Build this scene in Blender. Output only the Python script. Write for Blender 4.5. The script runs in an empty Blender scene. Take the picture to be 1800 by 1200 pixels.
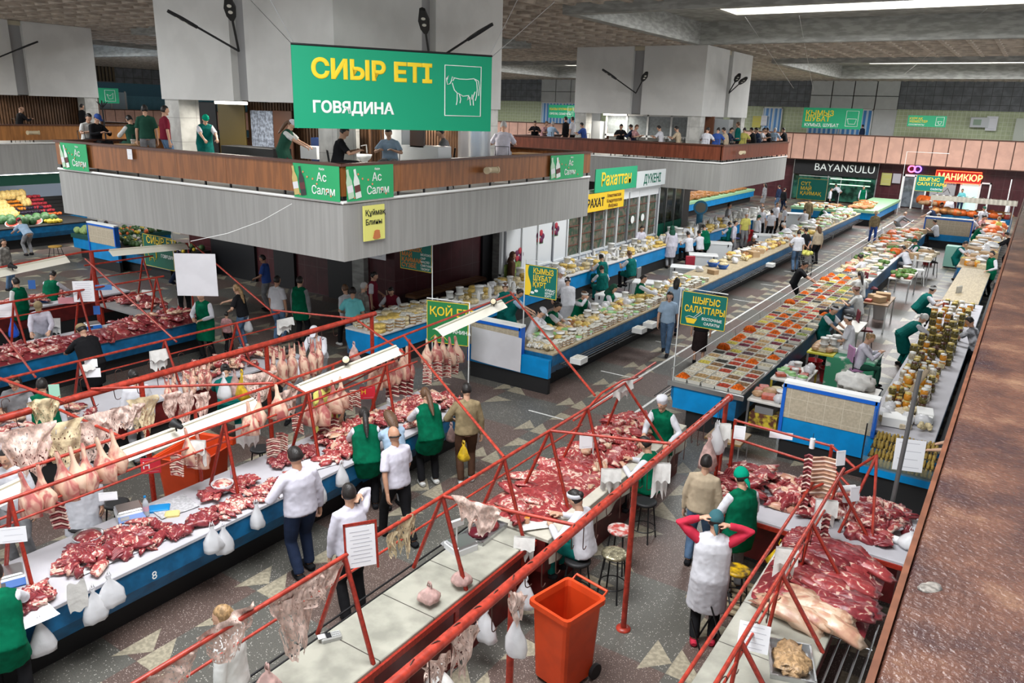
import bpy, math, random
from math import sin, cos, pi, radians, hypot, atan2, sqrt, floor
from mathutils import Vector, Matrix, noise
C = bpy.context; SC = C.scene; COL = SC.collection
# ------------------------------------------------------------ camera
F, YAW, PITCH, ROLL, H = 1367.8, 0.57679, 0.28684, 0.030751, 6.0
fwd = Vector((-sin(YAW)*cos(PITCH), cos(YAW)*cos(PITCH), -sin(PITCH)))
rgt = Vector((cos(YAW), sin(YAW), 0)); upv = rgt.cross(fwd)
R_ = rgt*cos(ROLL) + upv*sin(ROLL); U_ = upv*cos(ROLL) - rgt*sin(ROLL)
EYE = Vector((0, 0, H))
cd = bpy.data.cameras.new('camera'); cam = bpy.data.objects.new('camera', cd); COL.objects.link(cam)
cd.sensor_width = 36; cd.lens = F/1800*36; cd.clip_start = .05; cd.clip_end = 400
m = Matrix.Identity(4)
for i in range(3):
    m[i][0], m[i][1], m[i][2], m[i][3] = R_[i], U_[i], -fwd[i], EYE[i]
cam.matrix_world = m; SC.camera = cam
# ------------------------------------------------------------ light
SC.view_settings.view_transform = 'Standard'; SC.view_settings.look = 'None'
SC.view_settings.gamma = 1; SC.view_settings.use_curve_mapping = False
SC.view_settings.exposure = 0.36
w = bpy.data.worlds.new('sky'); SC.world = w; w.use_nodes = True
bg = w.node_tree.nodes['Background']; bg.inputs[0].default_value = (.93, .97, 1, 1); bg.inputs[1].default_value = 1.15
def area(x, y, z, sx, sy, e, col=(.97, .985, 1)):
    l = bpy.data.lights.new('skylight', 'AREA'); l.shape = 'RECTANGLE'; l.size = sx; l.size_y = sy; l.energy = e; l.color = col
    o = bpy.data.objects.new('skylight', l); COL.objects.link(o); o.location = (x, y, z)
WELLX = [(-58, -44.3), (-34.6, -20.9), (-12.3, 1.6)]; WELLY = [(-1.5, 10.3), (22, 32.1), (43.9, 59)]
for (x0, x1) in WELLX:
    for (y0, y1) in WELLY:
        area((x0+x1)/2, (y0+y1)/2, 10.9, x1-x0-6.2, y1-y0-6.0, 1700 if y1 < 12 else (1500 if y1 < 40 else 3300))
# ------------------------------------------------------------ pixel -> place
def ray(x, y): return R_*((x-900)/F) + U_*((600-y)/F) + fwd
def P(x, y, z=0.): d = ray(x, y); return EYE + d*((z-H)/d.z)
def PX(x, y, X): d = ray(x, y); return EYE + d*(X/d.x)
def PY(x, y, Y): d = ray(x, y); return EYE + d*(Y/d.y)
# ------------------------------------------------------------ materials
MATS = {}
def nodes(m): return m.node_tree.nodes, m.node_tree.links
def mat(name, col, rough=.6, metal=0, spec=.4, var=0, scale=8, bump=0, emit=0, col2=None, alpha=1, coord='Object', stretch=None, detail=3, vlo=.42, vhi=.6):
    if name in MATS: return MATS[name]
    m = bpy.data.materials.new(name); m.use_nodes = True; n, l = nodes(m); b = n['Principled BSDF']
    c = (*col, 1)
    b.inputs['Base Color'].default_value = c; b.inputs['Roughness'].default_value = rough
    b.inputs['Metallic'].default_value = metal; b.inputs['Specular IOR Level'].default_value = spec
    if alpha < 1: b.inputs['Alpha'].default_value = alpha
    if emit: b.inputs['Emission Color'].default_value = c; b.inputs['Emission Strength'].default_value = emit
    if var or bump or col2:
        t = n.new('ShaderNodeTexCoord'); mp = n.new('ShaderNodeMapping'); l.new(t.outputs[coord], mp.inputs[0])
        if stretch: mp.inputs['Scale'].default_value = stretch
        nz = n.new('ShaderNodeTexNoise'); nz.inputs['Scale'].default_value = scale; nz.inputs['Detail'].default_value = detail
        l.new(mp.outputs[0], nz.inputs['Vector'])
        if var or col2:
            r = n.new('ShaderNodeValToRGB'); l.new(nz.outputs[0], r.inputs[0])
            c2 = col2 or tuple(min(1, x*(1-var)) for x in col)
            r.color_ramp.elements[0].color = (*c2, 1); r.color_ramp.elements[1].color = c
            r.color_ramp.elements[0].position = vlo; r.color_ramp.elements[1].position = vhi
            l.new(r.outputs[0], b.inputs['Base Color'])
        if bump:
            bp = n.new('ShaderNodeBump'); bp.inputs['Strength'].default_value = bump; bp.inputs['Distance'].default_value = .02
            l.new(nz.outputs[0], bp.inputs['Height']); l.new(bp.outputs[0], b.inputs['Normal'])
    MATS[name] = m; return m
def mix_over(m, facnode, col, rough=None):
    """put a second colour over the base where facnode output is 1"""
    n, l = nodes(m); b = n['Principled BSDF']; mx = n.new('ShaderNodeMix'); mx.data_type = 'RGBA'
    i = b.inputs['Base Color']
    if i.is_linked: l.new(i.links[0].from_socket, mx.inputs[6])
    else: mx.inputs[6].default_value = i.default_value
    mx.inputs[7].default_value = (*col, 1); l.new(facnode, mx.inputs[0]); l.new(mx.outputs[2], i)
def tiles(m, sx, sy, sz, gap, col, off=(0, 0, 0)):
    """grout / joint lines on a world grid (object space); size 0 = no line on that axis"""
    n, l = nodes(m); t = n.new('ShaderNodeTexCoord'); s = n.new('ShaderNodeSeparateXYZ'); l.new(t.outputs['Object'], s.inputs[0]); last = None
    for k, sz_ in enumerate((sx, sy, sz)):
        if not sz_: continue
        a = n.new('ShaderNodeMath'); a.operation = 'MULTIPLY_ADD'; a.inputs[1].default_value = 1/sz_; a.inputs[2].default_value = off[k]+100; l.new(s.outputs[k], a.inputs[0])
        f = n.new('ShaderNodeMath'); f.operation = 'FRACT'; l.new(a.outputs[0], f.inputs[0])
        g = n.new('ShaderNodeMath'); g.operation = 'LESS_THAN'; g.inputs[1].default_value = gap/sz_; l.new(f.outputs[0], g.inputs[0])
        if last is None: last = g.outputs[0]
        else:
            x = n.new('ShaderNodeMath'); x.operation = 'MAXIMUM'; l.new(last, x.inputs[0]); l.new(g.outputs[0], x.inputs[1]); last = x.outputs[0]
    mix_over(m, last, col); return m
# ------------------------------------------------------------ mesh builder
class B:
    def __init__(s): s.v = []; s.f = []; s.m = []; s.sm = []
    def add(s, vs, fs, mi=0, sm=False):
        k = len(s.v); s.v += [tuple(v) for v in vs]; s.f += [tuple(i+k for i in f) for f in fs]; s.m += [mi]*len(fs); s.sm += [sm]*len(fs); return s
    def box(s, x0, x1, y0, y1, z0, z1, mi=0, M=None):
        vs = [(x, y, z) for z in (z0, z1) for x, y in ((x0, y0), (x1, y0), (x1, y1), (x0, y1))]
        if M is not None: vs = [M @ Vector(v) for v in vs]
        return s.add(vs, [(3, 2, 1, 0), (4, 5, 6, 7), (0, 1, 5, 4), (1, 2, 6, 5), (2, 3, 7, 6), (3, 0, 4, 7)], mi)
    def bev(s, x0, x1, y0, y1, z0, z1, r=.01, mi=0, M=None):
        """box with bevelled vertical and top edges"""
        vs = []; 
        for z, i in ((z0, 0), (z1-r, 0), (z1, r)):
            for x, y, dx, dy in ((x0, y0, 1, 1), (x1, y0, -1, 1), (x1, y1, -1, -1), (x0, y1, 1, -1)):
                a = (x+dx*i, y+dy*i)
                vs += ([(a[0]+dx*r, a[1], z), (a[0], a[1]+dy*r, z)] if dx*dy < 0 else [(a[0], a[1]+dy*r, z), (a[0]+dx*r, a[1], z)])
        if M is not None: vs = [M @ Vector(v) for v in vs]
        fs = [tuple(range(7, -1, -1)), tuple(range(16, 24))]
        for q in (0, 8):
            for k in range(8): fs.append((q+k, q+(k+1) % 8, q+8+(k+1) % 8, q+8+k))
        return s.add(vs, fs, mi)
    def tube(s, pts, r, n=8, mi=0, cap=True, side=None, flat=1., sm=True, closed=False):
        """tube through pts; r number or list; side/flat: ellipse axis and ratio (flat = size across side / r)"""
        pts = [Vector(p) for p in pts]; N = len(pts); rs = r if isinstance(r, (list, tuple)) else [r]*N
        vs = []; pu = None
        for i, p in enumerate(pts):
            d = (pts[(i+1) % N] - pts[i-1]) if closed else (pts[min(i+1, N-1)] - pts[max(i-1, 0)])
            if d.length < 1e-9: d = Vector((0, 0, 1))
            d.normalize()
            if side is not None: u = Vector(side); u = u - d*u.dot(d)
            elif pu is None: u = d.orthogonal()
            else: u = pu - d*pu.dot(d)
            if u.length < 1e-6: u = d.orthogonal()
            u.normalize(); pu = u; v = d.cross(u)
            for k in range(n):
                a = 2*pi*k/n; vs.append(p + u*(cos(a)*rs[i]*flat) + v*(sin(a)*rs[i]))
        fs = []
        for i in range(N if closed else N-1):
            j = (i+1) % N
            for k in range(n): fs.append((i*n+k, i*n+(k+1) % n, j*n+(k+1) % n, j*n+k))
        s.add(vs, fs, mi, sm)
        if cap and not closed: s.add(vs[:n], [tuple(range(n-1, -1, -1))], mi); s.add(vs[-n:], [tuple(range(n))], mi)
        return s
    def lathe(s, prof, n=14, c=(0, 0, 0), mi=0, sm=True, M=None, cap=True):
        vs = [];
        for r, z in prof:
            for k in range(n): a = 2*pi*k/n; vs.append(Vector((c[0]+r*cos(a), c[1]+r*sin(a), c[2]+z)))
        if M is not None: vs = [M @ v for v in vs]
        fs = [(i*n+k, i*n+(k+1) % n, (i+1)*n+(k+1) % n, (i+1)*n+k) for i in range(len(prof)-1) for k in range(n)]
        s.add(vs, fs, mi, sm)
        if cap: s.add(vs[:n], [tuple(range(n-1, -1, -1))], mi); s.add(vs[-n:], [tuple(range(n))], mi)
        return s
    def ball(s, c, r, n=10, mi=0, M=None, fn=None):
        """uv ball, r scalar or (rx,ry,rz); fn(unit vector)->scale"""
        if not isinstance(r, (list, tuple)): r = (r, r, r)
        vs = []; h = max(4, n//2)
        for i in range(h+1):
            t = pi*i/h
            for k in range(n):
                a = 2*pi*k/n; u = Vector((sin(t)*cos(a), sin(t)*sin(a), cos(t))); q = fn(u) if fn else 1
                p = Vector((c[0]+r[0]*u.x*q, c[1]+r[1]*u.y*q, c[2]+r[2]*u.z*q)); vs.append(M @ p if M is not None else p)
        fs = [(i*n+k, (i+1)*n+k, (i+1)*n+(k+1) % n, i*n+(k+1) % n) for i in range(h) for k in range(n)]
        return s.add(vs, fs, mi, True)
    def grid(s, fn, nu, nv, mi=0, sm=True, keep=None, two=0):
        """surface fn(u,v)->point; keep(u,v) culls cells; two: thickness offset along normal via second sheet"""
        vs = [Vector(fn(i/nu, j/nv)) for j in range(nv+1) for i in range(nu+1)]; W = nu+1
        fs = [(j*W+i, j*W+i+1, (j+1)*W+i+1, (j+1)*W+i) for j in range(nv) for i in range(nu) if keep is None or keep((i+.5)/nu, (j+.5)/nv)]
        return s.add(vs, fs, mi, sm)
    def poly(s, pts, d, mi=0):
        """extrude polygon pts by vector d"""
        n = len(pts); d = Vector(d); vs = [Vector(p) for p in pts] + [Vector(p)+d for p in pts]
        return s.add(vs, [tuple(range(n-1, -1, -1)), tuple(range(n, 2*n))] + [(k, (k+1) % n, n+(k+1) % n, n+k) for k in range(n)], mi)
    def mesh(s, name, mats):
        me = bpy.data.meshes.new(name); me.from_pydata(s.v, [], s.f)
        for m_ in mats: me.materials.append(m_)
        me.polygons.foreach_set('material_index', s.m); me.polygons.foreach_set('use_smooth', s.sm); me.update(); return me
def mesh_obj(name, me, parent=None):
    o = bpy.data.objects.new(name, me); COL.objects.link(o)
    if parent: o.parent = parent
    return o
def part(name, b, mats, parent=None, label=None):
    if not isinstance(mats, (list, tuple)): mats = [mats]
    o = mesh_obj(name, b.mesh(name, mats), parent)
    if label: o['label'] = label
    return o
def tag(o, label, cat, group=None):
    o['label'] = label; o['category'] = cat
    if group: o['group'] = group
    return o
def thing(name, label, cat, loc=(0, 0, 0), rz=0, group=None):
    o = bpy.data.objects.new(name, None); COL.objects.link(o); o.location = loc; o.rotation_euler = (0, 0, rz); o.empty_display_size = .1
    return tag(o, label, cat, group)
def single(name, b, mats, label, cat, group=None, loc=None, rz=0):
    o = tag(part(name, b, mats), label, cat, group)
    if loc is not None: o.location = loc; o.rotation_euler = (0, 0, rz)
    return o
def struct(name, b, mats, parent=None):
    o = part(name, b, mats, parent)
    if not parent: o['kind'] = 'structure'
    return o
def stuff(o): o['kind'] = 'stuff'; return o
PROTO = {}
def inst(key, build, loc, rz=0, sc=1, label='', cat='', group=None, rot=None, mats=None):
    """first call builds the thing with its parts, later calls copy it and its parts (shared meshes)"""
    if key not in PROTO:
        o = build(); PROTO[key] = (o, [(c, list(c.children)) for c in o.children])
    else:
        src, kids = PROTO[key]; o = src.copy(); COL.objects.link(o)
        for c, gk in kids:
            k = c.copy(); COL.objects.link(k); k.parent = o
            for g in gk: q = g.copy(); COL.objects.link(q); q.parent = k
        if 'group' in o: del o['group']
    o.location = loc; o.rotation_euler = rot if rot else (0, 0, rz); o.scale = sc if isinstance(sc, (tuple, list)) else (sc, sc, sc)
    tag(o, label, cat, group)
    if mats:
        for q in [o]+list(o.children)+[g for c in o.children for g in c.children]:
            for nm, mm in mats.items():
                if q.name.split('.')[0] == nm and q.type == 'MESH': q.material_slots[0].link = 'OBJECT'; q.material_slots[0].material = mm
    return o
_fc = {}
def text(s, size, M, mt, parent, name='lettering', bold=.0, align='LEFT', sx=1, shear=0, depth=.004, space=1):
    """flat raised lettering, M places text plane (x right, y up, z out)"""
    key = (s, size, bold, align, shear, space)
    if key not in _fc:
        cu = bpy.data.curves.new('t', 'FONT'); cu.body = s; cu.size = size; cu.bevel_depth = bold*size; cu.bevel_resolution = 0; cu.align_x = align; cu.extrude = depth; cu.shear = shear; cu.space_character = space; cu.resolution_u = 3
        o = bpy.data.objects.new('t', cu); COL.objects.link(o); C.view_layer.update()
        me = bpy.data.meshes.new_from_object(o.evaluated_get(C.evaluated_depsgraph_get())); bpy.data.objects.remove(o); _fc[key] = me
    me = _fc[key].copy(); me.materials.clear(); me.materials.append(mt)
    o = mesh_obj(name, me, parent); o.matrix_local = M @ Matrix.Diagonal((sx, 1, .3, 1)); return o
def frame(o, x, n):
    """matrix with origin o, x axis x, normal n"""
    x = Vector(x).normalized(); n = Vector(n).normalized(); y = n.cross(x); M = Matrix.Identity(4)
    for i in range(3): M[i][0], M[i][1], M[i][2], M[i][3] = x[i], y[i], n[i], o[i]
    return M
def TR(*a): return Matrix.Translation(a)
def rnd(a, b): return random.uniform(a, b)
random.seed(7)
# colours
RED = mat('red_paint', (.36, .028, .014), .4, bump=.1, scale=30, var=.3)
PIPE = mat('red_pipe_paint', (.42, .045, .026), .35, var=.35, scale=14)
WHITE = mat('white_paint', (.8, .8, .78), .5); BLACK = mat('black_matte', (.012, .012, .013), .6)
DARK = mat('dark_metal', (.03, .03, .032), .4, .6); STEEL = mat('steel', (.55, .56, .57), .3, .9)
BLUE = mat('blue_paint', (.0, .24, .58), .35, var=.15, scale=3); BLUED = mat('deep_blue_paint', (.008, .13, .3), .35, var=.3, scale=5)
NAVY = mat('navy', (.02, .04, .12), .7); GREENS = mat('sign_green', (.02, .36, .17), .5); TEALS = mat('sign_teal', (.0, .15, .12), .5)
YEL = mat('sign_yellow', (.85, .58, .03), .5); PAPER = mat('paper', (.82, .82, .85), .7); WHT = mat('sign_white', (.85, .87, .85), .5)
FRZ = mat('freezer_white', (.62, .64, .65), .3); BAG = mat('thin_plastic', (.74, .74, .76), .25, alpha=.72, spec=.5, bump=.5, scale=9)
def note(M, w, h, label, head=None, m_=None, lines=5, cat='notice', name='notice'):
    r = thing(name, label, cat, M.translation); M2 = Matrix.Translation(-M.translation) @ M; b = B(); b.box(-w/2, w/2, -h/2, h/2, -.003, .003, 0, M2); part('sheet', b, m_ or PAPER, r)
    if lines:
        b = B()
        for i in range(lines): z = h*.38-i*h*.76/max(1, lines-1); b.box(-w*.38*(1-.25*(i % 2)), w*.38*(1-.2*((i+1) % 2)), z-h*.007, z+h*.007, .0031, .0042, 0, M2)
        part('printed_line', b, mat('print_grey', (.42, .42, .47), .7), r)
    if head: s_, sz, col, dy = head; text(s_, sz, M2 @ TR(-w*.42, dy, .005), col, r)
    return r
# ============================================================ SETTING
floor_m = mat('terrazzo', (.125, .12, .105), .42, var=.45, scale=90, detail=2, spec=.5, vlo=.35, vhi=.65)
n, l = nodes(floor_m)
# light chips
t = n.new('ShaderNodeTexCoord'); vo = n.new('ShaderNodeTexVoronoi'); vo.inputs['Scale'].default_value = 42; l.new(t.outputs['Object'], vo.inputs[0])
lt = n.new('ShaderNodeMath'); lt.operation = 'LESS_THAN'; lt.inputs[1].default_value = .27; l.new(vo.outputs[0], lt.inputs[0])
sp = n.new('ShaderNodeSeparateColor'); l.new(vo.outputs['Color'], sp.inputs[0]); g2 = n.new('ShaderNodeMath'); g2.operation = 'GREATER_THAN'; g2.inputs[1].default_value = .62; l.new(sp.outputs[0], g2.inputs[0])
mu = n.new('ShaderNodeMath'); mu.operation = 'MULTIPLY'; l.new(lt.outputs[0], mu.inputs[0]); l.new(g2.outputs[0], mu.inputs[1]); mix_over(floor_m, mu.outputs[0], (.42, .4, .36))
floor_r = mat('terrazzo_red', (.145, .10, .085), .42, var=.55, scale=80, detail=2, spec=.5, vlo=.35, vhi=.65)
n, l = nodes(floor_r); t = n.new('ShaderNodeTexCoord'); vo = n.new('ShaderNodeTexVoronoi'); vo.inputs['Scale'].default_value = 42; l.new(t.outputs['Object'], vo.inputs[0])
lt = n.new('ShaderNodeMath'); lt.operation = 'LESS_THAN'; lt.inputs[1].default_value = .2; l.new(vo.outputs[0], lt.inputs[0]); mix_over(floor_r, lt.outputs[0], (.5, .42, .38))
inlay = mat('beige_inlay', (.36, .32, .235), .4, var=.3, scale=20)
line_m = mat('floor_line_white', (.75, .75, .72), .5, var=.25, scale=12)
base = B(); T = 1.64
nx0, nx1, ny0, ny1 = -50, 6, -4, 42
vs = {}; 
b = B(); b.box(-82, 9, -8, 70, -.3, 0, 0)
struct('floor', b, [floor_m])
b = B(); tri = B()
for i in range(-34, 9):
    for j in range(-10, 41):
        x, y = i*T-7.39+T*2, j*T+12.08
        if x < -30 and y > 30: continue
        if (i+j) % 2 == 0: b.add([(x, y, .001), (x+T, y, .001), (x+T, y+T, .001), (x, y+T, .001)], [(0, 1, 2, 3)])
        z = .0022; a = .5
        for q in ([(0, 0), (a, 0), (0, a)], [(0, T*.45), (a*.85, T*.45+a*.9), (0, T*.45+a)], [(-.3, a), (-.3+.3, a-.3), (-.3, a-.62)]):
            tri.add([(x+u, y+v, z) for u, v in q], [(0, 1, 2)])
struct('trim_1', b, [floor_r]); struct('trim_2', tri, [inlay])
b = B(); 
for X in (-7.05, -6.14): b.box(X-.03, X+.03, 13.9 if X > -7 else 13.2, 57, .0, .006)
for j in range(12):
    y = 13.0+j*3.3; b.box(-8.0, -7.15, y, y+.04, 0, .005)
struct('trim_3', b, [line_m])
# ---- ceiling: coffered bays and deep skylight wells
conc = mat('concrete_grey', (.33, .33, .31), .8, var=.3, scale=2.2, stretch=(1, 1, 4)); concl = mat('concrete_pale', (.55, .53, .47), .8, var=.25, scale=3, stretch=(1, 1, 5))
cof = mat('coffer_concrete', (.50, .43, .36), .85, var=.3, scale=3)
ZC = 9.05
def in_well(x, y): return any(a-.05 < x < c+.05 for a, c in WELLX) and any(a-.05 < y < c+.05 for a, c in WELLY)
b = B(); S = .94
x = -80.
xs = []; 
def cuts(lo, hi, wells):
    out = []; pts = [lo]+[q for w_ in wells for q in w_ if lo < q < hi]+[hi]; pts.sort()
    for p, q in zip(pts, pts[1:]):
        k = max(1, round((q-p)/S)); out += [(p+(q-p)*i/k, p+(q-p)*(i+1)/k) for i in range(k)]
    return out
for (xa, xb) in cuts(-80, 6, WELLX):
    for (ya, yb) in cuts(-4, 68, WELLY):
        xm, ym = (xa+xb)/2, (ya+yb)/2
        if in_well(xm, ym): continue
        e = .07; f_ = .3; zt = ZC+.36
        vs = [(xa, ya, ZC), (xb, ya, ZC), (xb, yb, ZC), (xa, yb, ZC), (xa+e, ya+e, ZC), (xb-e, ya+e, ZC), (xb-e, yb-e, ZC), (xa+e, yb-e, ZC), (xa+f_, ya+f_, zt), (xb-f_, ya+f_, zt), (xb-f_, yb-f_, zt), (xa+f_, yb-f_, zt)]
        b.add(vs, [(0, 4, 5, 1), (1, 5, 6, 2), (2, 6, 7, 3), (3, 7, 4, 0), (4, 8, 9, 5), (5, 9, 10, 6), (6, 10, 11, 7), (7, 11, 8, 4), (8, 11, 10, 9)])
struct('ceiling', b, [cof])
b = B()
# roof slab above coffers
xe = [-80]+[q for w_ in WELLX for q in w_]+[6]; ye = [-4]+[q for w_ in WELLY for q in w_]+[68]
for xa, xb in zip(xe, xe[1:]):
    for ya, yb in zip(ye, ye[1:]):
        if not in_well((xa+xb)/2, (ya+yb)/2): b.box(xa, xb, ya, yb, ZC+.44, ZC+.9)
struct('trim_4', b, [conc])
b = B(); bl = B()
for (x0, x1) in WELLX:
    for (y0, y1) in WELLY:
        for (a, c, d, e) in ((x0-.35, x0+.02, y0-.35, y1+.35), (x1-.02, x1+.35, y0-.35, y1+.35), (x0+.02, x1-.02, y0-.35, y0+.02), (x0+.02, x1-.02, y1-.02, y1+.35)): b.box(a, c, d, e, ZC-.22, ZC+.96)
        k = 2.1
        for (a, c, d, e) in ((x0+.02, x0+k, y0+.02, y1-.02), (x1-k, x1-.02, y0+.02, y1-.02), (x0+k, x1-k, y0+.02, y0+k), (x0+k, x1-k, y1-k, y1-.02)): b.box(a, c, d, e, ZC+.6, ZC+.95)
        q = .18
        k += .04
        for (a, c, d, e) in ((x0+k-q, x0+k, y0+k, y1-k), (x1-k, x1-k+q, y0+k, y1-k), (x0+k-q, x1-k+q, y0+k-q, y0+k), (x0+k-q, x1-k+q, y1-k, y1-k+q)): bl.box(a, c, d, e, ZC+.57, ZC+2.0)
struct('trim_5', b, [conc]); struct('trim_6', bl, [concl])
# ---- far wall
maroon = tiles(mat('maroon_tile', (.075, .02, .024), .3, var=.2, scale=3), .6, .6, .9, .02, (.09, .05, .05))
b = B(); b.box(-82, 9, 65, 65.4, 0, 4.05); struct('wall_far', b, [maroon])
greent = tiles(mat('green_tile', (.50, .56, .33), .35, var=.12, scale=4), .3, 0, .3, .03, (.62, .66, .5))
b = B(); b.box(-82, 9, 68, 68.3, 4.1, 7.05); struct('wall_far_upper', b, [greent])
greyt = tiles(mat('grey_cladding', (.21, .22, .235), .5, var=.25, scale=2), .62, 0, .62, .035, (.09, .09, .09))
b = B(); b.box(-82, 9, 67.9, 68.25, 7.05, 11); struct('wall_far_top', b, [greyt])
wpan = tiles(mat('white_wall_panel', (.62, .62, .60), .6, var=.06, scale=2), 1.62, 0, 0, .06, (.16, .06, .05), off=(.0, 0, 0))
b = B()
for X0, X1, nn in ((-16.25, -9.75, 4), (-41.6, -35, 4)):
    wdt = (X1-X0)/nn
    for i in range(nn):
        for z0, z1 in ((7.02, 7.95), (8.0, 10.2)): b.box(X0+i*wdt+.04, X0+(i+1)*wdt-.04, 67.75, 67.95, z0, z1)
    b.box(X1-1.6, X1, 67.75, 68, 4.9, 7.0)
struct('trim_7', b, [mat('white_panel', (.62, .62, .6), .6, var=.06, scale=2)])
b = B()
for X0, X1, nn in ((-16.25, -9.75, 4), (-41.6, -35, 4)):
    b.box(X0, X1, 67.9, 67.98, 6.95, 10.2)
struct('trim_8', b, [mat('maroon_joint', (.14, .05, .04), .5)])
# blue slatted glazing under the white panels
bs = tiles(mat('blue_glass', (.09, .28, .62), .25), .36, 0, 0, .16, (.55, .7, .85))
for k, (X0, X1) in enumerate(((-16.2, -11.4), (-41.5, -36.7), (-19.9, -18.3))):
    wn = struct('window_%d' % (k+1), (lambda q: q.box(X0, X1, 67.8, 67.88, 4.1, 6.95))(B()), [bs])
    f_ = B()
    for xx in (X0, (X0+X1)/2, X1-.08): f_.box(xx, xx+.08, 67.74, 67.8, 4.1, 7.0)
    f_.box(X0, X1, 67.74, 67.8, 6.9, 7.0)
    part('window_frame', f_, WHITE, wn)
b = B(); b.box(-1.9, -.6, 67.7, 67.9, 4.1, 6.6); wn = struct('window_4', b, [mat('dull_window', (.55, .58, .5), .3)])
# far pink balcony
pink = mat('pink_stone', (.66, .38, .29), .55, var=.12, scale=1.5); pj = mat('brown_joint', (.10, .045, .03), .6)
def balcony(name, along, a0, a1, c, zb=3.13, zt=5.12, step=.98, face=-1):
    bb = B(); n_ = int((a1-a0)/step)
    for i in range(n_):
        u0, u1 = a0+i*step+.035, a0+(i+1)*step-.035
        if along == 'x': bb.box(u0, u1, c, c+.12, zb+.06, zt-.08)
        else: bb.box(c-.12, c, u0, u1, zb+.06, zt-.08)
    if along == 'x': bb.box(a0, a1, c+.03, c+.14, zb+.02, zt-.04, 1); bb.box(a0, a1, c-.03, c+.2, zt-.08, zt, 1); bb.box(a0, a1, c+.14, c+4.1, 3.2, 4.1, 2); bb.box(a0, a1, c, c+.16, zb, zb+.06, 1)
    else: bb.box(c-.14, c-.03, a0, a1, zb+.02, zt-.04, 1); bb.box(c-.2, c+.03, a0, a1, zt-.08, zt, 1); bb.box(c-4, c-.14, a0, a1, 3.2, 4.1, 2)
    return struct(name, bb, [pink, pj, conc])
balcony('balcony_far', 'x', -78, 3, 64)
balcony('balcony_left', 'y', 14, 64, -74)
b = B(); b.box(-78.3, -78, 0, 66, 0, 6.4); struct('wall_left', b, [mat('teal_wall', (.16, .40, .52), .5, var=.1, scale=2)])
b = B(); b.box(-78.25, -77.9, 0, 66, 7.6, 11); struct('wall_left_top', b, [tiles(mat('grey_cladding_left', (.21, .22, .235), .5, var=.25, scale=2), 0, 1.0, .9, .05, (.09, .09, .09))])
b = B(); b.box(-78.25, -77.9, 0, 66, 6.4, 7.6); struct('wall_left_band', b, [mat('teal_band', (.09, .24, .33), .5)])
b = B()
for i in range(22): b.box(-77.9, -77.7, 38.2+i*.36, 38.2+i*.36+.2, 7.7, 10.6)
struct('window_5', b, [mat('louvre_brown', (.16, .12, .07), .5)])
wn = struct('window_6', (lambda q: q.box(-77.9, -77.75, 39, 47, 4.9, 6.7))(B()), [mat('pale_glass', (.5, .65, .75), .2)])
f_ = B()
for i in range(6): f_.box(-77.75, -77.68, 39+i*1.55, 39.15+i*1.55, 4.9, 6.8)
part('window_frame', f_, WHITE, wn)
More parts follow.
